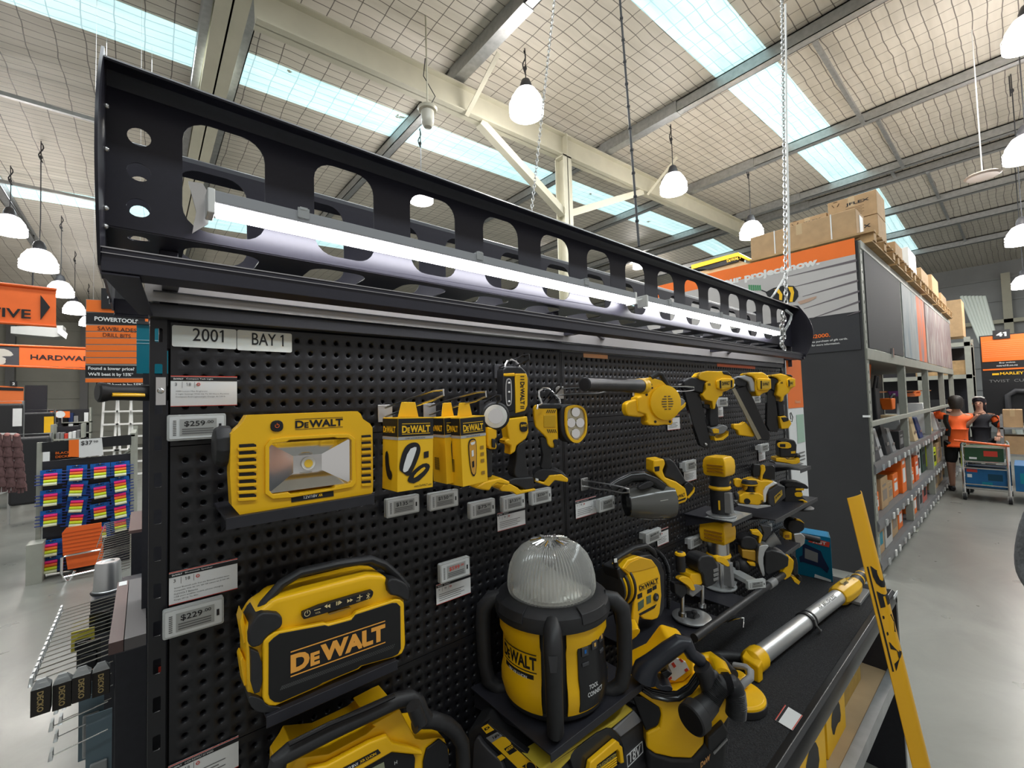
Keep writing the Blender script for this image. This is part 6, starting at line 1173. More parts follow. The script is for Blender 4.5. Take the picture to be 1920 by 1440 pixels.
# ---------------------------------------------------------------- blower
CD = crop(1060, 660, 4)
t = thing('jobsite_blower', 'yellow cordless blower with long black nozzle pointing left', 'blower', P(1225, 760, Y=-.12))
pl = plane(1225, 760, 25, Y=-.13)
a = P(1096, 721, Y=-.2); b = P(1200, 724, Y=-.15); d = (b - a).normalized()
m = MB(); L_ = (b - a).length; m.lathe(a, d, [(.0155, 0), (.017, .002), (.0155, .01), (.0165, L_ * .7), (.019, L_ * .75), (.020, L_)], 28); m.build('nozzle', BLK, t); m = MB(); m.lathe(a - d * .001, d, [(.012, 0), (.011, .001)], 24); m.build('nozzle_bore', INK, t)
m = MB(); m.text('DeWALT', a + d * .075 + V((0, -.017, -.002)), d, UZ, .06, .006, .03); m.build('embossed_lettering', DGR, t)
m = MB(); m.lathe(b - d * .004, d, [(.021, 0), (.023, .008), (.021, .014), (.023, .02), (.024, .03)], 24); m.build('collar', YEL, t)
m = MB(); sc = P(*CD((735, 380))[0], pl=pl); r_ = (P(*CD((735, 210))[0], pl=pl) - sc).length
S(t, 'housing', YEL, CD, [(555, 200), (640, 190), (720, 215), (780, 270), (810, 330), (808, 420), (790, 490), (805, 530), (790, 548), (740, 545), (690, 552), (620, 550), (605, 530), (610, 500), (600, 470), (540, 450), (530, 340), (560, 330), (555, 260)], pl, -.035, .006, .006, 3)
m = MB(); m.lathe(sc, pl[1], [(r_ * .78, .004), (r_ * .76, .014), (r_ * .6, .018), (r_ * .4, .02), (r_ * .2, .0205)], 36); m.build('fan_cover', YEL, t)
m = MB(); u_ = UZ.cross(pl[1]).normalized()
for k in range(6): q = sc + UZ * ((k - 2.5) * r_ * .11) + pl[1] * .0212; w_ = r_ * (.28, .24, .15)[int(abs(k - 2.5))]; m.tube([q - u_ * w_, q - u_ * .003], .0018, 5, flat=.5); m.tube([q + u_ * .003, q + u_ * w_], .0018, 5, flat=.5)
m.build('intake_slots', INK, t)
S(t, 'rear_foot', YEL, CD, [(455, 390), (480, 370), (560, 345), (600, 480), (560, 490), (470, 480), (455, 440)], pl, -.03, .0, .006, 3)
m = MB(); hp = [P(*CD(p)[0], pl=pl) for p in ((640, 195), (690, 160), (720, 170), (760, 240), (800, 330), (850, 370))]; m.tube(hp, .0085, 10); m.build('handle', BLK, t)
S(t, 'battery_foot', GRY, CD, [(810, 350), (860, 345), (885, 365), (875, 400), (820, 440), (800, 420)], pl, -.02, .012, .004); S(t, 'foot_trim', YEL, CD, [(812, 430), (870, 390), (886, 375), (880, 410), (835, 450), (808, 455)], pl, -.02, .014, .002)
S(t, 'label', mat('amber_plate', (.62, .36, .01), .4), CD, [(588, 238), (642, 238), (642, 256), (588, 256)], pl, .006, .008, 0); logo(t, CD, (590, 254), (640, 254), (590, 241), pl, .0085, INK, False); S(t, 'label_strip', INK, CD, [(590, 264), (648, 264), (648, 276), (590, 276)], pl, .006, .0075, 0)
for x, y in ((600, 320), (665, 522), (775, 522)): q = P(*CD((x, y))[0], pl=pl) + pl[1] * .006; m = MB(); m.cyl(q, q + pl[1] * .002, .004, n=12); m.build('screw', INK, t)
# ---------------------------------------------------------------- hand vacuum
t = thing('hand_vacuum', 'yellow hand vacuum with smoky clear dust bowl and bent black nozzle', 'vacuum', P(1230, 920, Y=-.12)); pl = plane(1220, 915, 35, Y=-.12)
a = P(*CD((450, 1130))[0], pl=pl); b = P(*CD((790, 1110))[0], pl=pl); d = (b - a).normalized(); L_ = (b - a).length; R0 = (P(*CD((650, 960))[0], pl=pl) - P(*CD((650, 1230))[0], pl=pl)).length / 2
m = MB(); m.lathe(a, d, [(R0 * .55, 0), (R0 * .75, .005), (R0 * .86, L_ * .2), (R0, L_ * .5), (R0 * 1.02, L_ * .85), (R0 * .95, L_)], 32); m.build('dust_bowl', mat('smoky_clear', (.16, .16, .15), .12, trans=.35), t)
m = MB(); m.lathe(a - d * .002, d, [(R0 * .5, 0), (R0 * .74, .004), (R0 * .78, .03)], 28); m.build('bowl_front', BLG, t)
S(t, 'filter_mesh', mat('filter_light', (.4, .4, .36), .5), CD, [(655, 1085), (715, 1075), (720, 1135), (662, 1145)], pl, R0 * .9, R0 * .98, .001)
m = MB(); hp = [P(*CD(p)[0], pl=pl) + pl[1] * .02 for p in ((318, 1010), (380, 970), (470, 930), (560, 925), (640, 960), (700, 1010))]; m.tube(hp, .019, 16, rr=[.0185, .0175, .017, .017, .018, .02]); m.build('nozzle', BLG, t); d2 = (hp[0] - hp[1]).normalized(); m = MB(); m.lathe(hp[0] + d2 * .0005, d2, [(.015, 0), (.014, .001)], 20); m.build('nozzle_bore', INK, t)
S(t, 'nozzle_cap', BLK, CD, smooth([(505, 985), (590, 945), (620, 965), (615, 985), (530, 1015), (505, 1005)], 1), pl, .03, .045, .003)
S(t, 'motor_body', YEL, CD, [(630, 800), (710, 792), (720, 830), (700, 880), (720, 930), (800, 960), (870, 1010), (885, 1080), (870, 1110), (810, 1130), (770, 1190), (790, 1100), (760, 1010), (690, 950), (630, 890)], pl, -.03, .03, .006, 3)
S(t, 'handle_frame', BLK, CD, [(720, 800), (760, 790), (800, 820), (850, 900), (890, 970), (850, 1000), (780, 950), (720, 930), (740, 860)], pl, -.016, .02, .006, 3); S(t, 'switch', INK, CD, [(635, 850), (675, 845), (672, 880), (640, 885)], pl, .03, .032, .001)
S(t, 'battery_foot', BLG, CD, [(860, 980), (890, 960), (930, 990), (925, 1020), (880, 1075), (860, 1020)], pl, -.025, .028, .003); S(t, 'foot_trim', YEL, CD, [(880, 1075), (925, 1020), (935, 1000), (932, 1035), (890, 1085)], pl, -.026, .03, .001)
logo(t, CD, (800, 1085), (862, 1065), (797, 1060), pl, .0305, INK, False); S(t, 'label_strip', INK, CD, [(806, 1098), (865, 1075), (865, 1088), (806, 1108)], pl, .03, .0315, 0)
# ---------------------------------------------------------------- nailers
C4 = crop(1240, 680, 6.857)
def nailer(label, cx, cy, az, Y, parts):
    pl = plane(cx, cy, az, Y=Y); t = thing('cordless_nailer', label, 'nailer', P(cx, cy, Y=Y), 'cordless nailers along the top')
    for nm, mm, pts, d0, d1, bv in parts: S(t, nm, mm, C4, pts, pl, d0, d1, bv, 3)
    return t, pl
t, pl = nailer('cordless nailer with large yellow motor head, leftmost of the three nailers', 1335, 722, 42, -.15, [
    ('magazine', BLG, [(250, 290), (380, 240), (480, 380), (560, 760), (620, 1000), (600, 1090), (540, 1095), (480, 1060), (380, 760), (290, 420)], -.012, .012, .003),
    ('nose', BLK, [(240, 240), (350, 190), (540, 220), (550, 260), (510, 300), (500, 400), (420, 380), (260, 330)], -.025, .028, .006),
    ('head', YEL, [(425, 180), (470, 130), (540, 115), (760, 120), (850, 190), (870, 230), (860, 320), (800, 360), (740, 380), (730, 430), (690, 440), (650, 520), (640, 590), (610, 600), (600, 500), (520, 480), (470, 420), (520, 350), (510, 270), (540, 250), (440, 220)], -.035, .035, .008),
    ('rear_frame', YEL, [(640, 240), (700, 205), (860, 210), (868, 240), (860, 330), (720, 360), (650, 340)], .03, .045, .005),
    ('label_plate', mat('amber_label', (.6, .38, .04), .4), [(690, 240), (810, 240), (812, 320), (692, 330)], .045, .047, 0),
    ('label_edge', INK, [(675, 240), (692, 238), (694, 335), (678, 338)], .045, .048, 0), ('label_edge', INK, [(812, 235), (832, 233), (832, 322), (812, 325)], .045, .048, 0),
    ('top_vent', BLK, [(720, 120), (790, 118), (860, 180), (740, 160)], .0, .038, .004), ('trigger', BLK, [(520, 530), (610, 540), (600, 600), (520, 575)], -.01, .014, .003),
    ('grip', BLK, [(600, 580), (690, 520), (700, 620), (720, 780), (690, 810), (600, 820), (590, 700)], -.02, .02, .008),
    ('battery_foot', GRY, [(590, 830), (680, 820), (740, 790), (800, 810), (810, 840), (760, 900), (690, 920), (610, 900)], -.03, .03, .005), ('foot_latch', YEL, [(600, 850), (640, 835), (690, 850), (690, 900), (620, 900)], .03, .034, .002),
    ('foot_trim', YEL, [(625, 935), (660, 965), (720, 960), (800, 900), (812, 870), (808, 930), (740, 985), (640, 995)], -.03, .033, .001)])
logo(t, C4, (705, 300), (800, 290), (703, 255), pl, .0478, INK, False); logo(t, C4, (540, 300), (580, 300), (540, 272), pl, .0365, INK, False, 'XR', .03, 'model_lettering')
S(t, 'belt_clip', STL, C4, [(200, 275), (270, 262), (275, 280), (205, 292)], pl, .01, .014, 0)
m = MB(); m.ball(P(*C4((550, 1045))[0], pl=pl) + pl[1] * .014, .006, 10, 8); m.build('magazine_screw', STL, t)
t, pl = nailer('cordless nailer with slanting grey striped magazine, middle of the three nailers', 1415, 722, 46, -.15, [
    ('magazine', BLG, [(930, 330), (1080, 300), (1180, 480), (1330, 820), (1390, 930), (1370, 1000), (1240, 990), (1180, 900), (1000, 480)], -.012, .01, .003), ('magazine_strip', mat('bronze_strip', (.28, .25, .18), .4, .4), [(890, 345), (930, 325), (1265, 970), (1215, 990)], .008, .016, .001),
    ('nose', BLK, [(880, 220), (960, 190), (1080, 200), (1090, 250), (1060, 310), (960, 310), (890, 260)], -.02, .02, .005), ('nose_tip', WPL, [(870, 270), (900, 250), (930, 290), (905, 320), (870, 310)], -.01, .022, .003),
    ('motor_case', mat('pale_alloy', (.45, .46, .47), .35, .4), [(940, 190), (1040, 165), (1130, 190), (1160, 260), (1170, 380), (1110, 370), (1080, 250)], -.03, .03, .006),
    ('head', YEL, [(1040, 160), (1070, 130), (1260, 130), (1320, 170), (1345, 220), (1350, 340), (1320, 380), (1250, 400), (1220, 435), (1180, 430), (1155, 330), (1165, 230), (1130, 185)], -.035, .035, .008),
    ('rear_frame', YEL, [(1165, 230), (1190, 205), (1345, 210), (1350, 340), (1300, 360), (1180, 360)], .03, .045, .005), ('label_plate', mat('amber_label', (.6, .38, .04), .4), [(1220, 240), (1325, 238), (1325, 330), (1222, 335)], .045, .047, 0), ('label_edge', INK, [(1208, 240), (1222, 238), (1224, 340), (1210, 342)], .045, .048, 0),
    ('battery', YEL, [(925, 790), (1030, 785), (1080, 755), (1120, 800), (1160, 850), (1210, 940), (1180, 960), (1000, 935), (985, 880), (930, 850)], -.03, .0, .006)])
logo(t, C4, (1235, 300), (1315, 295), (1233, 262), pl, .0478, INK, False)
t, pl = nailer('smallest looking cordless nailer before the orange poster, rightmost of the three', 1465, 722, 50, -.15, [
    ('magazine', BLG, [(1350, 330), (1440, 340), (1480, 600), (1500, 850), (1480, 890), (1380, 880), (1340, 800)], -.012, .012, .003), ('nose', BLK, [(1355, 215), (1410, 190), (1480, 215), (1490, 240), (1440, 280), (1430, 370), (1360, 330)], -.02, .025, .005),
    ('head', YEL, [(1365, 180), (1400, 155), (1500, 145), (1600, 170), (1670, 210), (1672, 310), (1620, 350), (1600, 390), (1540, 430), (1530, 490), (1490, 510), (1490, 450), (1430, 420), (1450, 340), (1450, 280), (1480, 240), (1440, 200)], -.035, .035, .008),
    ('rear_frame', YEL, [(1560, 225), (1600, 200), (1670, 208), (1672, 310), (1600, 330), (1570, 310)], .03, .042, .004), ('label_plate', mat('amber_label', (.6, .38, .04), .4), [(1592, 235), (1640, 235), (1640, 300), (1594, 305)], .042, .044, 0), ('label_edge', INK, [(1578, 230), (1592, 230), (1594, 310), (1580, 312)], .042, .045, 0),
    ('top_vent', BLK, [(1560, 155), (1620, 160), (1650, 190), (1590, 180)], .0, .038, .003), ('grip', BLK, [(1470, 500), (1550, 470), (1560, 600), (1570, 680), (1490, 690), (1480, 600)], -.02, .02, .007),
    ('battery_foot', YEL, [(1480, 690), (1560, 680), (1620, 740), (1640, 780), (1600, 840), (1510, 850), (1490, 760)], -.03, .03, .004), ('foot_cap', BLK, [(1500, 700), (1590, 700), (1600, 740), (1530, 760)], .0, .034, .003)])
logo(t, C4, (1596, 285), (1636, 282), (1596, 255), pl, .0447, INK, False); logo(t, C4, (1485, 275), (1520, 275), (1485, 250), pl, .0365, INK, False, 'XR', .03, 'model_lettering')
m = MB(); m.tube([P(*C4(p)[0], pl=pl) for p in ((1620, 730), (1680, 760), (1690, 700), (1665, 640), (1655, 650), (1665, 730))], .002, 6); m.build('belt_hook', DGR, t)
for k_, (x_, s_) in enumerate([(P(a_, 722, Y=-.12).x, b_) for a_, b_ in ((1335, 'leftmost'), (1415, 'middle'), (1465, 'rightmost'))]): hook((x_, -.003, 1.835), (x_ + .01, -.16, 1.845), 'dark hook carrying the ' + s_ + ' nailer', DGR)
# ---------------------------------------------------------------- planer, sanders on the far shelves
C5 = crop(1300, 840, 8)
_, z2_ = pshelf((1452, 960), (1533, 945), -.2, 'black shelf carrying the planer and the round sander')
t = thing('electric_planer', 'yellow cordless planer with round front knob and large battery', 'planer', P(1430, 930, Y=-.15)); pl = plane(1430, 930, 55, Y=-.15)
S(t, 'sole', SIL, C5, [(635, 810), (1000, 830), (1130, 830), (1130, 850), (930, 885), (640, 830)], pl, -.04, .03, .001)
S(t, 'front_body', YEL, C5, [(655, 690), (740, 640), (950, 650), (1020, 690), (1025, 780), (940, 835), (660, 800)], pl, -.03, .035, .006, 3); S(t, 'motor_body', YEL, C5, [(870, 440), (1010, 480), (1060, 470), (1180, 490), (1240, 520), (1100, 640), (1080, 800), (1020, 800), (900, 650), (900, 560), (750, 640), (750, 480)], pl, -.035, .02, .008, 3)
S(t, 'exhaust', YEL, C5, smooth([(620, 500), (650, 470), (760, 480), (760, 600), (660, 600), (625, 570)], 1), pl, -.04, -.01, .004); S(t, 'side_band', WPL, C5, [(1060, 560), (1180, 490), (1240, 510), (1110, 580), (1070, 680), (1060, 800), (1020, 790), (1020, 620)], pl, -.03, .028, .004)
q = P(*C5((840, 660))[0], pl=pl) + pl[1] * .01; s_ = (P(*C5((840, 480))[0], pl=pl) - P(*C5((840, 660))[0], pl=pl)).length
m = MB(); m.lathe(q, UZ, [(.028, 0), (.016, .006), (.014, s_ * .55), (.028, s_ * .6), (.031, s_ * .8), (.026, s_ * 1.02), (.012, s_ * 1.06)], 22); m.build('front_knob', BLK, t); m = MB(); m.lathe(q, UZ, [(.0285, s_ * .62), (.0318, s_ * .7), (.0312, s_ * .74)], 22); m.build('knob_ring', YEP, t)
S(t, 'rear_handle', BLG, C5, [(890, 230), (1000, 240), (995, 420), (880, 440), (870, 330)], pl, -.02, .012, .006); S(t, 'handle_spine', YEL, C5, [(1010, 280), (1060, 250), (1070, 330), (1030, 400), (1020, 480), (985, 480), (1000, 300)], pl, -.02, .016, .004); S(t, 'handle_loop', BLG, C5, [(1075, 270), (1200, 260), (1245, 300), (1240, 490), (1060, 470), (1040, 400)], pl, -.03, -.01, .004)
S(t, 'battery', DGR, C5, [(1080, 620), (1230, 530), (1330, 550), (1340, 720), (1150, 860), (1085, 800)], pl, -.03, .036, .005); S(t, 'battery_label', mat('amber_label', (.6, .38, .04), .4), C5, [(1170, 700), (1280, 600), (1290, 670), (1180, 800)], pl, .036, .038, 0); logo(t, C5, (1185, 745), (1275, 655), (1180, 705), pl, .0388, INK, False)
m = MB(); q = P(*C5((772, 770))[0], pl=pl) + pl[1] * .035; m.cyl(q, q + pl[1] * .002, .012, n=16); m.build('port', INK, t); logo(t, C5, (970, 795), (1008, 790), (968, 755), pl, .0365, INK, False, 'XR', .03, 'model_lettering')
t = thing('round_sander', 'black and yellow random orbit sander on the far shelf end', 'sander', P(1497, 950, Y=-.15)); pl = plane(1497, 930, 55, Y=-.16)
S(t, 'body', BLK, C5, [(1360, 580), (1400, 530), (1500, 520), (1600, 570), (1600, 700), (1660, 760), (1680, 850), (1600, 870), (1400, 860), (1330, 800), (1340, 640)], pl, -.045, .03, .008, 3); S(t, 'head_cap', BLK, C5, smooth([(1320, 520), (1480, 485), (1620, 510), (1690, 570), (1670, 600), (1500, 560), (1350, 570)], 1), pl, -.04, .035, .006); S(t, 'name_plate', YEL, C5, smooth([(1480, 640), (1600, 640), (1600, 710), (1485, 710)], 1), pl, .03, .033, .001); S(t, 'upper_plate', YEL, C5, [(1495, 585), (1620, 585), (1620, 615), (1495, 615)], pl, .03, .034, .001)
S(t, 'yellow_skirt', YEL, C5, [(1530, 760), (1600, 745), (1670, 780), (1670, 840), (1640, 840), (1600, 770)], pl, .02, .036, .003); q = P(1497, 953, Y=-.16); m = MB(); m.lathe(q, UZ, [(.06, 0), (.062, .006), (.05, .014)], 28); m.build('sanding_pad', BLK, t)
_, z3_ = pshelf((1500, 880), (1520, 874), -.2, 'small topmost shelf at the far end carrying the palm sander'); a_ = P(1447, 872, Y=-.06)
t = thing('palm_sander', 'black and yellow palm sander with rectangular foot on the topmost far shelf', 'sander', P(1475, 870, Y=-.13)); pl = plane(1475, 850, 55, Y=-.14)
S(t, 'body', BLK, C4, [(1490, 1080), (1500, 1000), (1600, 970), (1690, 990), (1715, 1050), (1710, 1160), (1690, 1210), (1500, 1210)], pl, -.035, .03, .008, 3); S(t, 'switch_frame', YEL, C4, smooth([(1450, 1040), (1480, 1010), (1600, 1010), (1640, 1050), (1630, 1095), (1480, 1090)], 1), pl, .03, .036, .002); S(t, 'switch', INK, C4, [(1490, 1035), (1560, 1035), (1560, 1075), (1490, 1072)], pl, .036, .038, .001); S(t, 'name_plate', YEL, C4, [(1635, 1130), (1690, 1125), (1690, 1155), (1635, 1158)], pl, .03, .033, 0)
S(t, 'skirt', YEL, C4, [(1440, 1215), (1500, 1210), (1560, 1215), (1580, 1235), (1680, 1240), (1740, 1210), (1745, 1270), (1680, 1300), (1580, 1275), (1440, 1255)], pl, -.04, .038, .003, 3); S(t, 'foot', GRY, C4, [(1420, 1265), (1500, 1270), (1640, 1290), (1790, 1280), (1700, 1320), (1640, 1310), (1430, 1290)], pl, -.04, .042, .001); m = MB(); m.ball(P(*C4((1745, 1200))[0], pl=pl), .014, 12, 8); m.build('dust_port', BLK, t)
# grinder, circular saw region
C2 = crop(1300, 960, 7.2)
t = thing('circular_saw', 'black and yellow saw with grey curved guard and dust spout behind the trim router', 'saw', P(1420, 1050, Y=-.15)); pl = plane(1420, 1050, 55, Y=-.15)
S(t, 'motor', BLK, C2, smooth([(620, 340), (720, 300), (850, 340), (860, 480), (760, 500), (620, 470)], 1), pl, -.05, .02, .008, 3); S(t, 'motor_band', mat('ochre_band', (.5, .27, .02), .45), C2, [(630, 480), (820, 500), (820, 640), (640, 590)], pl, -.04, .025, .004); S(t, 'lower_band', YEL, C2, [(700, 640), (810, 650), (815, 700), (740, 690)], pl, -.03, .03, .003)
S(t, 'guard', SIL, C2, smooth([(840, 470), (850, 410), (960, 400), (980, 420), (930, 480), (900, 600), (930, 800), (900, 830), (850, 700), (830, 600)], 1), pl, -.01, .04, .004); S(t, 'battery', BLK, C2, [(920, 480), (1010, 460), (1140, 500), (1240, 560), (1230, 680), (1150, 720), (960, 800), (915, 760)], pl, -.03, .045, .006)
S(t, 'handle', YEL, C2, [(765, 240), (870, 235), (890, 260), (920, 300), (890, 400), (860, 400), (870, 310), (770, 280)], pl, -.01, .02, .003); S(t, 'loop', DGR, C2, [(915, 185), (1060, 200), (1060, 300), (980, 400), (930, 380), (960, 290)], pl, -.03, -.005, .003); m = MB(); m.tube([P(*C2(p)[0], pl=pl) - pl[1] * .01 for p in ((1010, 480), (1080, 400), (1150, 370))], .022, 14, rr=[.015, .018, .024]); m.build('dust_spout', GRY, t)
m = MB(); m.ball(P(*C2((660, 720))[0], pl=pl), .032, 18, 12); m.build('blade_housing', BLK, t)
t = thing('angle_grinder', 'black, yellow and alloy grinder with side handle above the blue XGT carton', 'grinder', P(1485, 1000, Y=-.14)); pl = plane(1485, 1000, 55, Y=-.14)
S(t, 'motor', BLK, C2, smooth([(1250, 150), (1300, 90), (1420, 90), (1490, 150), (1480, 240), (1360, 280), (1250, 240)], 1), pl, -.04, .02, .008); S(t, 'top_cap', YEL, C2, [(1350, 90), (1370, 75), (1430, 90), (1480, 140), (1420, 110)], pl, .0, .024, .003)
S(t, 'battery', YEL, C2, [(1180, 250), (1210, 230), (1300, 260), (1300, 350), (1220, 350), (1180, 320)], pl, -.02, .03, .004); S(t, 'battery_window', mat('dark_orange', (.35, .15, .01), .5), C2, [(1205, 280), (1265, 280), (1265, 320), (1205, 318)], pl, .03, .032, 0); S(t, 'gear_head', SIL, C2, [(1320, 270), (1420, 260), (1480, 310), (1470, 400), (1400, 460), (1310, 460), (1340, 380)], pl, -.02, .03, .004)
m = MB(); a, b = P(*C2((1460, 320))[0], pl=pl), P(*C2((1700, 380))[0], pl=pl); m.cyl(a, b, .012, .014, 14); m.build('side_handle', BLK, t)
_, _z = pshelf((1470, 1033), (1500, 1023), -.2, 'small black shelf carrying the grinder over the saw')
# ---------------------------------------------------------------- pole hedge trimmer along the shelves
t = thing('pole_tool', 'long black pole tool with yellow head lying along the shelf fronts', 'pole tool', P(1400, 1120, Y=-.21))
a, b = P(1306, 1193, Y=-.215), P(1468, 1078, Y=-.21); m = MB(); m.cyl(a - (b - a) * .02, b, .012, n=14); m.build('pole', BLK, t); m = MB(); c_ = a.lerp(b, .78); m.cyl(c_, c_ + (b - a).normalized() * .06, .0155, n=14); m.build('collar', GRY, t)
pl = plane(1475, 1065, 55, Y=-.21)
S(t, 'head', YEL, C2, [(1160, 800), (1240, 700), (1230, 600), (1290, 590), (1340, 640), (1330, 740), (1290, 850), (1210, 900)], pl, -.025, .02, .005, 3); S(t, 'handle', BLK, C2, [(1330, 640), (1380, 600), (1400, 700), (1400, 830), (1360, 850), (1320, 800)], pl, -.02, .015, .005); S(t, 'battery_foot', YEL, C2, [(1300, 850), (1340, 860), (1410, 900), (1440, 880), (1400, 960), (1340, 920)], pl, -.02, .02, .003); S(t, 'foot_cap', BLK, C2, [(1385, 860), (1410, 830), (1440, 860), (1440, 900), (1410, 910)], pl, -.02, .022, .002)
q = P(1404, 1105, Y=-.19); price((q.x, -.19, q.z), .07, .026, '299', 'clear price label hanging under the shelf of the trim router', yaw=-.5)
m = MB(); a = P(1372, 1158, Y=-.05); m.tube([V((a.x - .25, -.0, a.z)), P(1378, 1160, Y=-.16), P(1394, 1158, Y=-.18), P(1393, 1176, Y=-.18)], .003, 8); tag(m.build('bare_hook', CHR), 'bare bright hook bent down above the carpeted bench', 'hook')
# ---------------------------------------------------------------- long alloy tube tool on the bench
zt_ = DZ + .045
t = thing('caulking_gun', 'long silver tube applicator gun marked brushless lying on the carpet', 'applicator', P(1500, 1180, Z=DZ)); 
a, b = P(1418, 1235, Z=zt_), P(1572, 1118, Z=zt_); d = (b - a).normalized(); s_ = d.cross(UZ).normalized(); L_ = (b - a).length; TR_ = .030
m = MB(); m.cyl(a, b, TR_, n=32); m.build('tube', mat('brushed_alloy', (.62, .63, .63), .38, .75, var=.04, scale=4), t)
c_ = a + d * L_ * .52
m = MB(); m.lathe(c_, d, [(TR_ + .001, 0), (TR_ + .005, .001), (TR_ + .005, .016), (TR_ + .001, .017)], 28); m.lathe(c_ + d * .035, d, [(TR_ + .001, 0), (TR_ + .003, .001), (TR_ + .003, .008), (TR_ + .001, .009)], 28); m.build('clamp_ring', BLK, t)
m = MB(); q = c_ + s_ * (TR_ + .004) + d * .01; m.tube([q + UZ * .02, q + s_ * .004, q - UZ * .03 + d * .03 + s_ * .006, q - UZ * .036 + d * .05], .004, 6); m.build('clamp_tail', GRY, t)
fr_ = (s_ * .62 + UZ * .78)
m = MB(); 
m.text('XR BRUSHLESS', a + d * L_ * .66 + fr_ * (TR_ + .0006) - s_ * .0, d, (UZ * .62 - s_ * .78) , L_ * .24, .014, .015); m.build('lettering', INK, t)
m = MB(); m.lathe(a - d * .012, d, [(TR_ * .8, -.03), (TR_ * 1.28, -.02), (TR_ * 1.3, .03), (TR_ * 1.15, .035)], 14); m.build('front_collar', YEL, t, bevel=.003)
m = MB(); q = a - d * .03; m.hexa([q + s_ * .035 - UZ * .043, q + s_ * -.01 - UZ * .043, q + s_ * -.01 - d * .03 - UZ * .043, q + s_ * .035 - d * .03 - UZ * .043], [q + s_ * .036 + UZ * .02, q - s_ * .02 + UZ * .035, q - s_ * .02 - d * .03 + UZ * .02, q + s_ * .036 - d * .03 + UZ * .01]); m.build('collar_foot', YEL, t, bevel=.005)
m = MB(); m.loft([[b + d * o + (s_ * math.cos(u) * w + UZ * (math.sin(u) * h)) for u in [2 * PI * i / 10 + .3 for i in range(10)]] for o, w, h in ((-.012, .036, .036), (.02, .044, .042), (.12, .045, .042), (.17, .04, .038), (.21, .03, .03))]); m.build('motor_housing', YEL, t, bevel=.004)
m = MB(); q = b + d * .07 + fr_ * .042 - s_ * .008; m.box((0, 0, 0), (.0, .0, .0)) if False else None
U_, W_ = d, (UZ * .62 - s_ * .78); m.quad(q - U_ * .03, q + U_ * .03, q + U_ * .03 + W_ * .03, q - U_ * .03 + W_ * .03); m.build('label_plate', mat('amber_label', (.6, .38, .04), .4), t); m = MB(); m.text('DeWALT', q - U_ * .026 + W_ * .008 + fr_ * .0008, U_, W_, .05, .012, .04); m.build('housing_lettering', INK, t)
for k in range(4):
    for j in range(3): m = MB(); e = q + U_ * (.045 + k * .012) + W_ * (.002 + j * .012) - fr_ * .001; m.quad(e, e + U_ * .007, e + U_ * .007 + W_ * .006, e + W_ * .006); m.build('vent_slot', INK, t)
m = MB(); m.tube([b + d * .19, b + d * .27 + UZ * .01, b + d * .36 + UZ * .02], .022, 14, rr=[.03, .026, .022]); m.build('handle', BLK, t); m = MB(); m.lathe(b + d * .24 + UZ * .008, d, [(.028, 0), (.029, .006), (.0275, .012)], 14); m.lathe(b + d * .29 + UZ * .012, d, [(.026, 0), (.027, .006), (.025, .012)], 14); m.build('handle_ring', YEL, t)
m = MB(); q = b + d * .16 - s_ * .0; m.box((q.x - .09, q.y - .05, DZ + .001), (q.x + .1, q.y + .02, DZ + .016)); m.build('battery_rail', GRY, t, bevel=.003)
# ---------------------------------------------------------------- surface sander with round yellow shroud
t = thing('disc_surface_sander', 'grinder with flat round yellow shroud and grey bow handle on the carpet', 'sander', P(1395, 1310, Z=DZ)); C3 = crop(1160, 1180, 5.54)
q = P(1385, 1300, Z=DZ + .03)
m = MB(); m.lathe(V((q.x, q.y, DZ + .001)), UZ, [(.07, 0), (.076, .003), (.076, .022), (.07, .024)], 40); m.build('brush_ring', BLK, t)
m = MB(); m.lathe(V((q.x, q.y, DZ + .022)), UZ, [(.074, 0), (.074, .008), (.068, .014), (.03, .02), (.01, .022)], 40); m.build('shroud', YEL, t, bevel=.001)
m = MB(); hp = [P(*C3(p)[0], Z=DZ + zz) for p, zz in (((1250, 620), .07), ((1300, 560), .085), ((1370, 500), .1), ((1370, 430), .11), ((1320, 390), .11), ((1200, 370), .1))]; m.tube(hp, .0085, 10, flat=1.3); m.build('bow_handle', mat('mid_grey_plastic', (.3, .3, .31), .4), t)
m = MB(); m.tube([P(*C3(p)[0], Z=DZ + .09) for p in ((1020, 330), (1090, 390), (1190, 480))], .022, 14, rr=[.024, .022, .018]); m.build('motor_grip', BLK, t); m = MB(); m.tube([P(*C3(p)[0], Z=DZ + .1) for p in ((870, 350), (950, 330), (1040, 400), (1080, 500))], .028, 14); m.build('motor_housing', YEL, t)
m = MB(); m.tube([P(*C3(p)[0], Z=DZ + .03) for p in ((900, 320), (1000, 280), (1150, 275), (1310, 290))], .018, 12); m.build('dust_hose', BLK, t)
m = MB(); m.lathe(P(*C3((1240, 560))[0], Z=DZ + .045), UZ, [(.03, 0), (.03, .02), (.02, .03)], 20); m.build('gear_cover', YEL, t, bevel=.002)
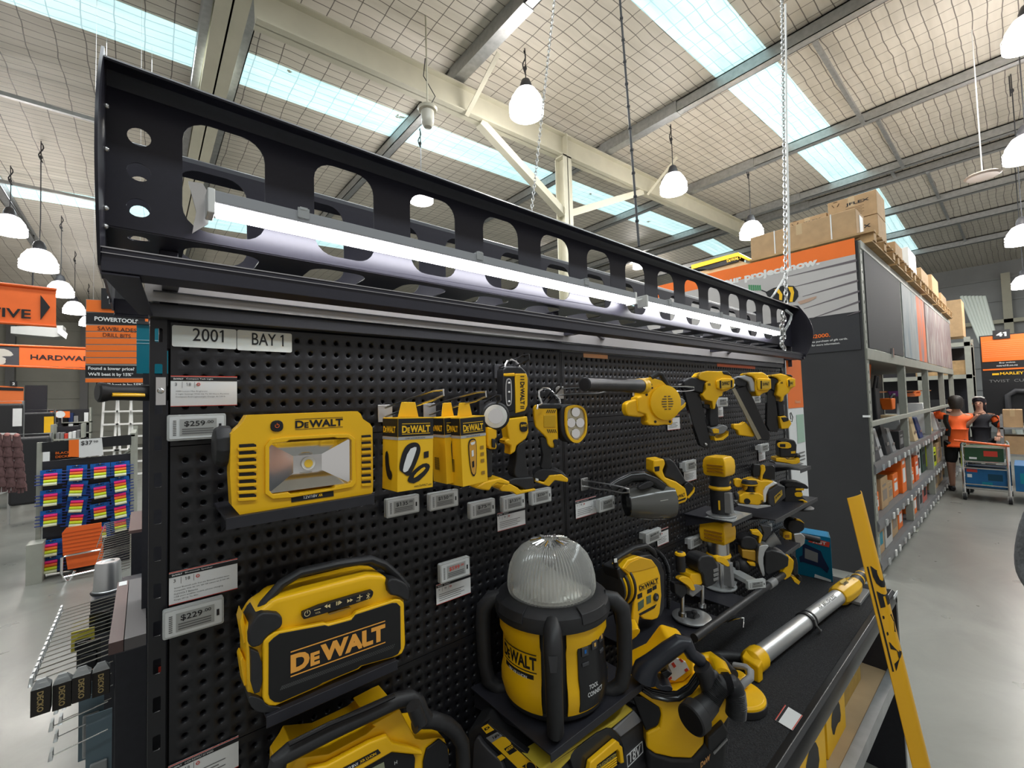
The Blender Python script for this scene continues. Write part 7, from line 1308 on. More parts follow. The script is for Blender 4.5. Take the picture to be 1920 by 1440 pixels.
# ---------------------------------------------------------------- wet and dry vacuum
t = thing('wet_dry_vacuum', 'yellow and black wet and dry vacuum with thick hose end and black carry handle', 'vacuum', (1.12, -.27, .7)); pl = plane(1300, 1330, 45, Y=-.335)
S(t, 'yellow_shell', YEL, C3, [(150, 640), (190, 610), (430, 700), (600, 720), (750, 700), (860, 600), (1100, 690), (1160, 720), (1185, 860), (1100, 990), (900, 1080), (890, 1200), (760, 1350), (560, 1340), (380, 1300), (290, 1240), (285, 1080), (420, 1020), (440, 900), (430, 830), (300, 740)], pl, -.12, 0, .01, 3)
S(t, 'lower_tank', BLK, C3, [(300, 1250), (400, 1310), (560, 1360), (760, 1365), (900, 1215), (920, 1075), (1180, 880), (1150, 1100), (1120, 1500), (300, 1500)], pl, -.14, -.004, .01, 3); S(t, 'upper_deck', YEL, C3, [(190, 610), (430, 500), (600, 270), (800, 330), (860, 420), (860, 600), (750, 700), (600, 720), (430, 700)], pl, -.15, -.05, .008, 3)
S(t, 'side_recess', INK, C3, [(130, 680), (250, 700), (420, 800), (440, 880), (410, 1000), (280, 1060), (220, 900)], pl, -.05, .001, .004); S(t, 'back_cowl', YEL, C3, smooth([(130, 330), (200, 240), (290, 215), (330, 250), (260, 340), (150, 380)], 1), pl, -.15, -.1, .006)
m = MB(); hp = [P(*C3(p)[0], pl=(pl[0] + pl[1] * .0, pl[1])) + pl[1] * .012 for p in ((240, 470), (270, 380), (330, 320), (500, 190), (620, 110), (680, 110), (740, 230), (830, 290), (860, 300))]; m.tube(hp, .021, 14, rr=[.03, .028, .022, .021, .020, .017, .014, .014, .012]); m.build('carry_handle', mat('handle_blue_black', (.018, .02, .028), .35), t)
S(t, 'handle_base', mat('handle_blue_black', (.018, .02, .028), .35), C3, smooth([(340, 400), (400, 470), (410, 540), (500, 530), (550, 570), (520, 600), (390, 580), (340, 520), (230, 540), (210, 470)], 1), pl, -.03, .018, .006); S(t, 'switch', BLG, C3, [(430, 440), (500, 410), (560, 450), (500, 510), (460, 480)], pl, -.04, .004, .003)
S(t, 'warning_label', WHT, C3, [(520, 540), (650, 415), (760, 460), (800, 540), (640, 660), (560, 640)], pl, -.05, -.044, .0); 
for q4 in ([(530, 540), (560, 515), (585, 570), (550, 590)], [(600, 475), (625, 455), (655, 500), (630, 520)], [(680, 425), (700, 418), (735, 445), (715, 460)], [(560, 640), (600, 610), (610, 630), (580, 655)], [(740, 540), (770, 520), (790, 545), (760, 565)]): S(t, 'warning_stripe', RED, C3, q4, pl, -.044, -.043, 0)
m = MB()
for k in range(4):
    hp = [P(*C3(p)[0], pl=pl) + pl[1] * (.006 + .004 * k) for p in ((230, 560 + k * 6), (330, 610 + k * 12), (480, 640 + k * 14), (600, 640 + k * 12), (720, 560 + k * 14), (800, 440 + k * 20), (830, 340))]; hq = smooth([(p.x, p.y) for p in hp], 0); m.tube(hp, .004, 8)
m.build('power_cord', BLG, t)
m = MB(); hp = [P(*C3(p)[0], pl=(pl[0] + pl[1] * .03, pl[1])) for p in ((940, 760), (1000, 650), (1090, 560), (1160, 560), (1210, 640), (1225, 780), (1215, 900))]; m.tube(hp, .02, 16)
for i in range(len(hp) - 1):
    for k in range(8): q = hp[i].lerp(hp[i + 1], k / 8); m.lathe(q, hp[i + 1] - hp[i], [(.02, 0), (.0218, .0012), (.02, .0024)], 16)
m.build('ribbed_hose', BLK, t)
a = P(*C3((745, 950))[0], pl=(pl[0] + pl[1] * .075, pl[1])); b = P(*C3((950, 760))[0], pl=(pl[0] + pl[1] * .03, pl[1])); d = (b - a).normalized(); L_ = (b - a).length
m = MB(); m.lathe(a, d, [(.03, 0), (.033, .003), (.034, L_ * .35), (.032, L_ * .38), (.027, L_ * .42), (.022, L_)], 32); m.build('hose_cuff', BLK, t); m = MB(); m.lathe(a - d * .0006, d, [(.028, 0), (.027, .002)], 28); m.build('cuff_bore', INK, t)
S(t, 'latch', BLK, C3, [(900, 1080), (1060, 930), (1110, 1010), (1100, 1080), (950, 1230), (900, 1200)], pl, -.01, .016, .004); S(t, 'latch_bar', GRY, C3, [(950, 1215), (1090, 1070), (1100, 1085), (960, 1235)], pl, .016, .02, .001)
logo(t, C3, (850, 1440), (950, 1350), (850, 1380), pl, .001, mat('copper_print', (.6, .3, .1), .5), False, 'DeW', .04)
m = MB(); m.tube([P(*C3(p)[0], pl=pl) + pl[1] * .02 for p in ((830, 330), (870, 400), (900, 520), (930, 600))], .02, 12); m.ball(P(*C3((950, 430))[0], pl=pl) + pl[1] * .02, .014, 12, 8); m.build('hose_elbow', BLK, t)
# ---------------------------------------------------------------- blue XGT carton
t = thing('work_light_carton', 'blue carton marked XGT with floodlight picture at the far bench end', 'carton', (2.6, -.1, DZ)); CF = crop(1120, 960, 3.6923)
A_ = P(1494, 1076, Z=DZ + .001); B_ = P(1562, 1092, Z=DZ + .001); e1 = (B_ - A_); e1.z = 0; e2 = V((-e1.y, e1.x, 0)).normalized() * -.0; e2 = V((.11, .035, 0)); H_ = P(1490, 997, X=A_.x).z - A_.z
m = MB(); bt = [A_, B_, B_ + e2, A_ + e2]; m.hexa(bt, [p + UZ * H_ for p in bt]); m.build('carton_body', mat('carton_teal', (.0, .13, .22), .45), t, bevel=.002)
n_ = e1.cross(UZ).normalized(); n_ = n_ if n_.x < 0 else -n_
F_ = lambda a, b, off=.0015: A_ + e1 * a + UZ * (H_ * b) + n_ * off
def fp(pts, mm, nm, off=.0015): m = MB(); m.add([F_(a, b, off) for a, b in pts], [tuple(range(len(pts)))]); return m.build(nm, mm, t)
fp([(0.02, .84), (.98, .84), (.98, 1.0), (.02, 1.0)], mat('carton_sky', (.0, .2, .4), .45), 'upper_band'); fp([(.38, .82), (.46, .93), (.98, .9), (.95, .78)], RED, 'badge', .002)
m = MB(); m.text('XGT', F_(.5, .82, .003), e1, UZ, e1.length * .38, H_ * .07, .03); m.build('lettering', WHT, t)
fp([(.12, .3), (.1, .42), (.2, .48), (.22, .72), (.3, .76), (.72, .66), (.78, .52), (.92, .3), (.86, .18), (.7, .28), (.2, .32)], mat('print_navy', (.01, .02, .06), .5), 'picture', .002); fp([(.26, .42), (.28, .66), (.64, .6), (.62, .38)], GRY, 'picture', .003)
fp([(.5, .02), (.95, .0), (.95, .05), (.52, .1)], WHT, 'label_print', .002)
m = MB(); m.quad(*[p + UZ * (H_ + .001) for p in (A_.lerp(B_, .05), B_.lerp(A_, .05), B_.lerp(A_, .05) + e2 * .95, A_.lerp(B_, .05) + e2 * .95)]); m.build('lid_print', mat('carton_sky', (.0, .2, .4), .45), t)
# poster, product card on the carpet, orange strip
t = thing('end_poster', 'tall orange and white information poster standing at the far end of the panels', 'poster', (2.8, -.02, 1.3)); X0_, X1_ = 2.67, 2.915
m = MB(); m.prism([(X0_, -.03, 1.2), (X1_ + .02, -.03, 1.2), (X1_, -.03, 2.0), (X0_, -.03, 2.0)], (0, .004, 0)); m.build('board', WHT, t)
m = MB(); m.prism([(X0_, -.032, 1.72), (X1_ + .006, -.032, 1.72), (X1_, -.032, 2.0), (X0_, -.032, 2.0)], (0, .001, 0)); m.build('orange_field', ORG, t)
m = MB(); m.prism([(X0_ + .12, -.032, 1.52), (X1_, -.032, 1.52), (X1_ - .005, -.032, 1.68), (X0_ + .12, -.032, 1.68)], (0, .001, 0)); m.build('map_print', mat('map_green', (.35, .5, .4), .6), t)
m = MB(); m.text('Need', (X1_ - .14, -.0335, 1.745), UX, UZ, .09, .02, .02); m.build('lettering', mat('pale_orange', (.8, .4, .2), .5), t)
m = MB(); m.add([V((X1_ - .1, -.0335, 1.88)) + V((.03 * math.cos(a), 0, .03 * math.sin(a))) for a in [k * PI / 8 for k in range(16)]], [tuple(range(16))]); m.build('symbol', YEP, t) if False else None
m = MB(); [m.box((X0_ + .12, -.0335, z), (X1_ - .02, -.0325, z + .006)) for z in (1.46, 1.44, 1.42, 1.38)]; m.build('small_print', mat('faded_black', (.12, .12, .12), .5), t)
q = [P(*CG_, Z=DZ + .0015) for CG_ in ((1453, 1350), (1472, 1322), (1505, 1342), (1486, 1370))]
t = thing('product_card', 'product card lying loose on the bench carpet', 'card', q[0]); m = MB(); m.prism(q, (0, 0, .0006)); m.build('card_sheet', WHT, t)
m = MB(); m.add([p + UZ * .001 for p in (q[0], q[1], q[1].lerp(q[2], .05), q[0].lerp(q[3], .05))], [(0, 1, 2, 3)]); m.build('red_edge', RED, t); m = MB(); m.add([p + UZ * .001 for p in (q[3].lerp(q[0], .05), q[2].lerp(q[1], .05), q[2], q[3])], [(0, 1, 2, 3)]); m.build('red_edge', RED, t); m = MB(); m.add([p + UZ * .001 for p in (q[0].lerp(q[3], .06), q[1].lerp(q[2], .06), q[1].lerp(q[2], .2), q[0].lerp(q[3], .2))], [(0, 1, 2, 3)]); m.build('black_header', INK, t)
for i, (x, w_, mm) in enumerate(((1.9, .42, ORP), (1.0, .12, mat('pale_orange', (.8, .4, .2), .5)))): m = MB(); m.box((x, -.0012, 1.93), (x + w_, -.0004, 1.9425)); tag(m.build('header_strip', mm), ('orange strip along the top edge of the far panels' if i == 0 else 'short orange strip on the top edge right of the first panel joint'), 'strip')
# ---------------------------------------------------------------- curved yellow banner
t = thing('curved_banner', 'tall narrow curved yellow banner reading DEWALT leaning at the bench front edge', 'banner', (1.98, -.6, .0))
TL, TR = P(1589, 934, X=2.0), P(1614, 920, X=2.1); BL, BR = P(1712, 1440, X=1.93), P(1744, 1440, X=2.03); ext = 1.95
BL2, BR2 = TL + (BL - TL) * ext, TR + (BR - TR) * ext
f0 = min(1.0, (TL.z - .002) / (TL.z - BL2.z)); BL2 = TL + (BL2 - TL) * f0; f1 = (TR.z - .002) / (TR.z - BR2.z); BR2 = TR + (BR2 - TR) * f1
nb = (TR - TL).cross(BL2 - TL).normalized(); nb = nb if nb.y < 0 else -nb
def bq(u, v, o=0): return TL.lerp(TR, u).lerp(BL2.lerp(BR2, u), v) + nb * (.022 * math.sin(PI * u) + o)
m = MB(); nu = 10; vs = [bq(i / nu, j / 4, 0) for j in range(5) for i in range(nu + 1)]; vs2 = [bq(i / nu, j / 4, -.002) for j in range(5) for i in range(nu + 1)]
N_ = len(vs); fs = [(j * 11 + i, j * 11 + i + 1, (j + 1) * 11 + i + 1, (j + 1) * 11 + i) for j in range(4) for i in range(nu)]
fs2 = [tuple(N_ + k for k in f[::-1]) for f in fs]; ed = []
for j in range(4): ed += [(j * 11, (j + 1) * 11, N_ + (j + 1) * 11, N_ + j * 11), (j * 11 + 10, N_ + j * 11 + 10, N_ + (j + 1) * 11 + 10, (j + 1) * 11 + 10)]
for i in range(nu): ed += [(i, i + 1, N_ + i + 1, N_ + i), (44 + i, 44 + i + 1, N_ + 44 + i + 1, N_ + 44 + i)]
m.add(vs + vs2, fs + fs2 + ed); m.build('sheet', mat('banner_yellow', (.82, .42, .012), .42), t)
vs, fs, bb = glyphs('DEWA', .045); m = MB(); x0, y0, x1, y1 = bb; Lb = (BL2 - TL).length; v0 = (TL - P(1640, 1092, X=2.0)).length / Lb * 1.0; 
v0 = .172; v1 = v0 + .24
m.add([bq(.16 + .74 * (y - y0) / (y1 - y0), v0 + (v1 - v0) * (x - x0) / (x1 - x0), .0015) for x, y in vs], fs)
for u_ in (.06, .94): m.add([bq(u_, v0, .0015), bq(u_ + .045, v0, .0015), bq(u_ + .045, v1, .0015), bq(u_, v1, .0015)], [(0, 1, 2, 3)])
m.build('lettering', INK, t)
# ---------------------------------------------------------------- cartons under the bench
for i, (px, w_, d_, h_, lb, yy) in enumerate((((1480, 1440), .28, .18, .29, 'yellow tool carton with XR band, nearest under the bench edge', -.36), ((1570, 1372), .24, .18, .27, 'yellow tool carton standing a little behind the nearest one under the bench', -.35), ((1612, 1290), .3, .14, .2, 'brown yellow carton at the back under the bench', -.32), ((1445, 1460), .16, .2, .19, 'yellow carton left of the nearest carton under the bench', -.3))):
    q = P(*px, Y=yy); x_ = [1.52, 1.86, 2.2, 1.3][i]; t = thing('tool_carton', lb, 'carton', (x_, yy, .476), 'cartons under the bench')
    mm = mat('carton_ochre', (.42, .27, .06), .6, var=.1) if i == 2 else YEP
    m = MB(); m.box((x_, yy, .476), (x_ + w_, yy + d_, .476 + h_)); m.build('carton_body', mm, t, bevel=.001)
    if i != 2:
        m = MB(); e = .0008; z0, z1 = .476 + h_ * .72, .476 + h_; m.add([(x_ - e, yy + d_, z0), (x_ - e, yy, z0), (x_ - e, yy, z1), (x_ - e, yy + d_, z1)], [(0, 1, 2, 3)]); m.add([(x_, yy - e, z0), (x_ + w_, yy - e, z0), (x_ + w_, yy - e, z1), (x_, yy - e, z1)], [(0, 1, 2, 3)]); m.build('black_band', INK, t)
        m = MB(); m.text('DeWALT', (x_ + w_ * .08, yy - e * 2, z0 + h_ * .06), UX, UZ, w_ * .6, h_ * .13, .04); m.text('XR', (x_ + w_ * .75, yy - e * 2, z0 + h_ * .06), UX, UZ, w_ * .18, h_ * .13, .04); m.build('lettering', YEP, t)
        m = MB(); m.add([(x_ + w_ * a, yy - e, .476 + h_ * b) for a, b in smooth([(.3, .15), (.2, .4), (.45, .6), (.7, .5), (.75, .2), (.5, .25)], 1)], [tuple(range(12))]); m.build('product_picture', INK, t)
        m = MB(); m.add([(x_ + w_ * a, yy + d_ * b, .476 + h_ + e) for a, b in ((.0, 0), (1, 0), (1, .35), (0, .35))], [(0, 1, 2, 3)]); m.build('lid_print', INK, t)
# ---------------------------------------------------------------- left side: banners and aisle signs
def flat(par, nm, mm, pts, Y, off=0, th=.004): m = MB(); m.prism([P(x, y, Y=Y) + V((0, -off, 0)) for x, y in pts], (0, th, 0)); return m.build(nm, mm, par)
def ftext(par, st, mm, pa, pb, hpx, Y, off=.006, bold=.02, nm='lettering'):
    a, b = P(*pa, Y=Y - off), P(*pb, Y=Y - off); h = (P(pa[0], pa[1] - hpx, Y=Y - off) - a).length; m = MB(); b.z = a.z; m.text(st, a, b - a, UZ, (b - a).length, h, bold); return m.build(nm, mm, par)
OBN = mat('orange_banner', (.85, .15, .025), .55, var=.08, scale=3)
t = thing('hanging_banner', 'orange fabric banner ending in IVE and a black arrow, upper left', 'banner', P(50, 575, Y=8))
flat(t, 'cloth', OBN, [(-170, 515), (105, 545), (105, 611), (-170, 592)], 8, 0, .01)
for a, b in (((-170, 513), (106, 543)), ((-170, 593), (106, 612))): m = MB(); m.tube([P(*a, Y=7.98), P(*b, Y=7.98)], .02, 8); m.build('banner_rail', ORP, t)
ftext(t, 'AUTOMOTIVE', INK, (-245, 577), (58, 585), 20, 7.99, .006, .02); flat(t, 'arrow', INK, [(76, 553), (94, 576), (76, 600)], 7.99, .004)
m = MB(); m.tube([P(-20, 530, Y=8), V((P(-20, 530, Y=8).x, 8, zc(-1.6)))], .008, 6); m.build('hanging_wire', STL, t)
t = thing('hanging_banner', 'orange banner reading HARDWARE with a black hand logo panel beside it', 'banner', P(90, 668, Y=12))
flat(t, 'cloth', OBN, [(36, 648), (185, 655), (185, 690), (36, 685)], 12, 0, .01); flat(t, 'logo_panel', mat('banner_grey', (.06, .06, .07), .6), [(-40, 644), (35, 648), (35, 685), (-40, 683)], 12, 0, .01)
flat(t, 'hand_logo', mat('logo_cream', (.55, .53, .48), .6), smooth([(-20, 656), (4, 653), (20, 658), (27, 668), (0, 668), (12, 672), (10, 676), (11, 680), (4, 684), (-20, 684)], 1), 12, .006)
ftext(t, 'HARDWARE', INK, (57, 674), (178, 678), 9.5, 11.99, .006, .02)
for y in (648, 687): m = MB(); m.tube([P(-40, y - 3, Y=11.98), P(185, y + 6, Y=11.98)], .02, 6); m.build('banner_rail', ORP, t)
def aisle(Y, dx, dy, label):
    t = thing('aisle_sign', label, 'sign', P(210 + dx, 650 + dy, Y=Y)); A = lambda *p: [(x + dx, y + dy) for x, y in p]
    flat(t, 'board', mat('sign_grey_back', (.3, .28, .26), .5), A((161, 561), (272, 565), (272, 718), (160, 716)), Y, 0, .03)
    flat(t, 'header_panel', ORG, A((162, 562), (272, 566), (272, 590), (162, 584)), Y, .004); flat(t, 'name_band', INK, A((161, 586), (272, 588), (272, 611), (161, 607)), Y, .004)
    for k in range(6): y = 610 + k * 12.3; flat(t, 'category_slat', ORG, A((161, y), (272, y + .5), (272, y + 10.8), (161, y + 10.4)), Y, .004)
    flat(t, 'price_promise_band', INK, A((160, 685), (272, 686), (272, 708), (160, 708)), Y, .004); flat(t, 'category_slat', ORG, A((160, 710), (272, 710), (272, 717), (160, 717)), Y, .004)
    flat(t, 'number_plate', INK, A((190, 541), (250, 544), (250, 582), (190, 579)), Y, .02, .01)
    ftext(t, '1', WHT, A((201, 569))[0], A((211, 569))[0], 15, Y - .02, .006, .06); ftext(t, 'POWERTOOLS', WHT, A((177, 601))[0], A((259, 601))[0], 8, Y, .008, .03)
    ftext(t, 'SAWBLADES', INK, A((183, 619))[0], A((256, 619))[0], 7.5, Y, .008, .0); ftext(t, 'DRILL BITS', INK, A((193, 631))[0], A((245, 631))[0], 7, Y, .008, .0)
    ftext(t, 'Found a lower price?', WHT, A((165, 695))[0], A((252, 695))[0], 8, Y, .008, .03); ftext(t, "We'll beat it by 15%*", WHT, A((165, 706))[0], A((250, 705))[0], 8, Y, .008, .03)
    for x_ in (175, 262): q = A((x_, 563))[0]; c = P(*q, Y=Y); m = MB(); m.tube([c, V((c.x, c.y, zc(c.x)))], .0015, 4); m.build('hanging_wire', STL, t)
    return t
aisle(4.5, 0, 0, 'orange and black aisle sign reading POWERTOOLS, SAWBLADES, DRILL BITS'); aisle(6.6, 20, 20, 'second POWERTOOLS sign mostly hidden behind the first one')
t = thing('teal_header', 'teal header board of the next bay seen left of and through the upright', 'header', P(285, 650, Y=.9))
flat(t, 'board', mat('teal_board', (.0, .19, .27), .35), [(256, 607), (330, 612), (330, 703), (256, 700)], .9, 0, .01); flat(t, 'top_rail', DGR, [(256, 603), (330, 606), (330, 613), (256, 608)], .9, .01, .02)
for y in (637, 643): flat(t, 'white_stripe', mat('pale_blue', (.4, .65, .75), .4), [(256, y), (330, y + 2), (330, y + 3.2), (256, y + 1.2)], .9, .002, .001)
m = MB(); a = P(268, 700, Y=.9); m.box((a.x, .9, 0), (a.x + 1.2, 1.0, a.z)); m.build('bay_body', BKM, t)
for i, (x, y0, y1, mm) in enumerate(((301, 1133, 1140, TEA), (301, 1252, 1262, RED), (301, 1285, 1296, TEA), (301, 1345, 1357, WHT), (301, 1405, 1420, WHT), (301, 1073, 1080, WHT))): a, b = P(x - 4, y1, Y=.88), P(x + 8, y0, Y=.88); m = MB(); m.box((a.x, .88, a.z), (b.x, .899, b.z)); tag(m.build('hung_packet', mm), ['teal', 'red', 'lower teal', 'cream', 'lowest white', 'topmost white'][i] + ' packet glimpsed through the slots of the left upright', 'packet')
# duct unit, column, camera
t = thing('air_unit', 'pale grey hanging air duct outlet above the HARDWARE banner', 'air unit', P(95, 622, Y=16)); flat(t, 'casing', mat('duct_grey', (.4, .41, .4), .5), [(20, 612), (118, 610), (118, 630), (100, 632), (20, 625)], 16, 0, .6); flat(t, 'grille', WPL, [(110, 612), (127, 626), (124, 636), (108, 624)], 15.9, .02, .02)
m = MB(); c = P(60, 614, Y=16.2); m.tube([c, V((c.x, c.y, zc(c.x)))], .02, 5); m.build('hanger', DGR, t)
t = thing('dome_camera', 'cream dome camera hanging under the cream rafter', 'camera', P(802, 222, Y=4.0)); c = P(802, 222, Y=4.0)
m = MB(); m.lathe(c, UZ, [(.06, .08), (.115, .10), (.13, .13), (.10, .16), (.05, .17)], 28); m.build('housing', mat('camera_cream', (.55, .52, .42), .4), t); m = MB(); m.lathe(c, UZ, [(.005, -.13), (.05, -.12), (.078, -.08), (.085, -.02), (.085, .09)], 28); m.build('dome', mat('camera_dome', (.5, .48, .41), .25), t)
m = MB(); m.tube([c + UZ * .17, c + V((0, 0, .6)), c + V((.0, 0, 2.85))], .012, 6); m.build('mount_pole', CRM, t); m = MB(); m.tube([c + UZ * .17 + V((.03, 0, 0)), c + V((.12, 0, .35)), c + V((-.05, 0, .55)), c + V((-.02, 0, .8))], .006, 6); m.build('cable', INK, t)
for px, py, Y, lb in ((1229, 376, 6.5, 'flat round ceiling fan disc right of the cream column'), (1842, 330, 1.3, 'flat round fan disc hanging at the right above the cartons')):
    c = P(px, py, Y=Y if px < 1500 else None, X=None if px < 1500 else 9.5); t = thing('ceiling_fan', lb, 'fan', c); m = MB(); m.lathe(c, UZ, [(.05, .04), (.16, .03), (.2, 0), (.17, -.02), (.06, -.01)], 24); m.build('disc', mat('fan_pink_grey', (.45, .38, .34), .4), t); m = MB(); m.tube([c, V((c.x, c.y, zc(c.x)))], .008, 6); m.build('hanging_rod', WPL, t)
# ---------------------------------------------------------------- coloured line rollers gondola
GY = 6.28
t = thing('end_gondola', 'grey steel gondola frame with black header left of the upright', 'shelving', P(160, 1080, Z=0))
for (a, b, y0, y1) in ((69, 79, 830, 1083), (245, 253, 815, 1050)): p_, q_ = P(a, y0, Y=GY), P(b, y0, Y=GY); m = MB(); m.box((p_.x, GY, 0), (q_.x, GY + .06, p_.z)); m.build('post', RCK, t)
flat(t, 'header_board', INK, [(79, 830), (246, 815), (246, 834), (79, 848)], GY, .01, .01); flat(t, 'back_board', BKM, [(79, 866), (248, 850), (248, 1055), (79, 1078)], GY, -.02, .02)
p_ = P(57, 1085, Z=0); m = MB(); m.box((p_.x, GY - .25, 0), (p_.x + .12, GY - .02, .42)); m.build('base_shoe', RCK, t); m = MB(); a = P(250, 812, Y=GY); m.box((a.x - .03, GY, a.z - .04), (a.x + .02, GY + 1.6, a.z)); m.build('top_rail', RCK, t); m = MB(); m.tube([P(250, 840, Y=GY + .1), P(215, 866, Y=GY + .1)], .02, 6); m.build('brace', RCK, t)
m = MB(); m.box((a.x - .02, GY + 1.5, 0), (a.x + .03, GY + 1.58, a.z + .05)); m.build('post', RCK, t)
t2 = thing('price_card', 'white and orange price card reading $37.98 on the gondola header', 'price card', P(160, 840, Y=GY)); flat(t2, 'card', WHT, [(148, 824), (191, 821), (194, 853), (148, 858)], GY - .03, 0, .003); flat(t2, 'orange_side', ORG, [(129, 825), (148, 824), (148, 857), (129, 856)], GY - .03, 0, .003); ftext(t2, '$37', INK, (152, 836), (173, 835), 9, GY - .034, .003, .01, 'price'); ftext(t2, '98', INK, (175, 830), (184, 829.5), 4, GY - .034, .003, 0, 'cents')
t2 = thing('brand_board', 'black board reading BLACK+DECKER in orange behind the price card', 'sign', P(115, 852, Y=GY + .3)); flat(t2, 'board', INK, [(95, 844), (145, 841), (145, 863), (95, 865)], GY + .3, 0, .01); ftext(t2, 'BLACK+', ORG, (104, 852), (137, 850), 4.5, GY + .29, .004, .02); ftext(t2, 'DECKER', ORG, (104, 859), (137, 857), 4.5, GY + .29, .004, .02)
ROL = [mat('neon_pink', (.85, .02, .2), .5), mat('neon_orange', (.85, .15, .02), .5), mat('neon_lime', (.65, .75, .02), .5), mat('neon_cream', (.72, .75, .5), .5)]
proto = None; k_ = 0; COLN = ['first', 'second', 'third', 'fourth']
for ci, (cx_, ys, tilt) in enumerate(((95, (885, 923, 961, 1017, 1048), 0), (143, (876, 905, 935, 962, 990, 1010), .12), (188, (872, 909, 947, 985), -.08), (226, (868, 897, 921, 946, 971), -.1))):
    for ri, y in enumerate(ys):
        c = P(cx_, y + 14, Y=GY - .08); lb = 'blue carded set of coloured rollers, %s down in the %s column from the left' % (ORD[ri], COLN[ci])
        if proto is None:
            c0 = c; proto = t3 = thing('roller_pack', lb, 'roller pack', c, 'blue roller packs on the gondola')
            m = MB(); m.box((c.x - .085, c.y + .03, c.z - .06), (c.x + .085, c.y + .035, c.z + .105)); m.build('blue_card', mat('blue_card', (.005, .13, .5), .4), t3)
            for j in range(4): m = MB(); z = c.z + .05 - j * .033; m.cyl((c.x - .052, c.y - .012 * j, z), (c.x + .052, c.y - .012 * j, z), .0165, n=12); m.build('roller', ROL[j], t3)
            m = MB(); [m.tube([(c.x - .12, c.y - .012 * j + .01, c.z + .05 - j * .033), (c.x + .12, c.y - .012 * j + .01, c.z + .05 - j * .033)], .006, 6) for j in range(4)]; m.build('blue_rod', mat('navy_rod', (.01, .03, .2), .4), t3)
            m = MB(); m.text('CRAFT', (c.x - .04, c.y + .029, c.z + .08), UX, UZ, .08, .016, .05); m.build('lettering', INK, t3); m = MB(); m.box((c.x - .006, c.y - .02, c.z + .1), (c.x + .006, c.y + .06, c.z + .106)); m.build('hang_hook', STL, t3)
        else:
            o = copy_tree(proto, c, (0, tilt * (1 if ri else .3), 0), label=lb)
# orange basket trolley, bucket
t = thing('shopping_basket_trolley', 'orange plastic basket on a chrome trolley frame in front of the roller packs', 'basket', P(150, 1080, Z=0)); BY = 5.95
flat(t, 'upper_basket', ORP, [(116, 1000), (124, 990), (190, 980), (192, 1030), (118, 1042)], BY, 0, .02)
for k in range(6): flat(t, 'basket_rib', mat('basket_dark_orange', (.55, .08, .01), .45), [(118, 1000 + k * 7), (190, 988 + k * 7), (190, 989.5 + k * 7), (118, 1001.5 + k * 7)], BY, .006, .006)
flat(t, 'lower_basket', ORP, [(122, 1044), (190, 1034), (190, 1058), (126, 1070)], BY, -.04, .3)
m = MB(); m.tube([P(x, y, Y=BY - .05) for x, y in ((190, 1030), (125, 1042), (116, 1046), (115, 1075), (120, 1082), (190, 1066))], .012, 8); m.tube([P(x, y, Y=BY - .05) for x, y in ((118, 1080), (124, 1089), (132, 1088), (140, 1070))], .012, 8); m.build('chrome_frame', CHR, t)
a = P(202, 1106, Y=1.7); t = thing('steel_bucket', 'upside down silver bucket standing above the hook rail', 'bucket', a); r0 = (P(228, 1060, Y=1.7) - P(176, 1060, Y=1.7)).length / 2; hb = P(202, 1052, Y=1.7).z - a.z
m = MB(); m.lathe(a, UZ, [(r0 * 1.08, 0), (r0 * 1.1, .006), (r0 * 1.04, .008), (r0 * .92, hb * .93), (r0 * .85, hb), (r0 * .5, hb), (r0 * .45, hb - .004)], 36); m.build('bucket_body', mat('satin_steel', (.55, .56, .57), .35, .9), t); 
m = MB(); m.tube([a + V((r0 * 1.12 * math.cos(k * PI / 8), r0 * 1.12 * math.sin(k * PI / 8), -.0)) for k in range(17)], .006, 6); m.build('bail_handle', BLK, t)
# ---------------------------------------------------------------- hook rack behind our bay
HX_ = -.097; t = thing('hook_rack', 'black end rack with brown ticket rail and rows of chrome hooks at lower left', 'rack', (-.08, 1.0, 0))
HZ = 1.2; y0, y1 = .70, 1.235
m = MB(); m.box((-.085, y0, 0), (-.02, y1, HZ - .03)); m.build('rack_body', BKM, t, bevel=.003)
m = MB(); m.box((-.066, y0, HZ - .03), (-.022, y1, HZ)); m.build('top_shelf', mat('dusty_grey', (.13, .12, .12), .6), t); m = MB(); m.box((HX_, y0, HZ - .03), (-.068, y1, HZ)); m.build('ticket_rail', mat('ticket_brown', (.12, .075, .07), .45), t)
m = MB(); m.box((HX_ + .004, y1 - .05, HZ), (-.072, y1 - .005, HZ + .001)); m.build('ticket', WHT, t)
for z_, n_, L_, yb, ye in ((HZ - .03, 16, .135, y0 + .01, y1 - .03), (HZ - .15, 4, .1, y0 + .01, .95), (HZ - .22, 4, .1, y0 + .01, .95)):
    for k in range(n_):
        y = yb + (ye - yb) * k / (n_ - 1); x1 = HX_ - L_; m = MB(); m.tube([(HX_ + .0, y, z_), (x1, y - .005, z_ - .012)], .0016, 6); m.build('hook', CHR, t)
        m = MB(); m.hexa([(x1 - .006, y - .011, z_ - .02), (x1 + .002, y - .011, z_ - .02), (x1 + .002, y + .011, z_ - .02), (x1 - .006, y + .011, z_ - .02)], [(x1 - .003, y - .011, z_ + .001), (x1 + .002, y - .011, z_ + .001), (x1 + .002, y + .011, z_ + .001), (x1 - .003, y + .011, z_ + .001)]); m.build('clear_ticket_holder', CLR, t)
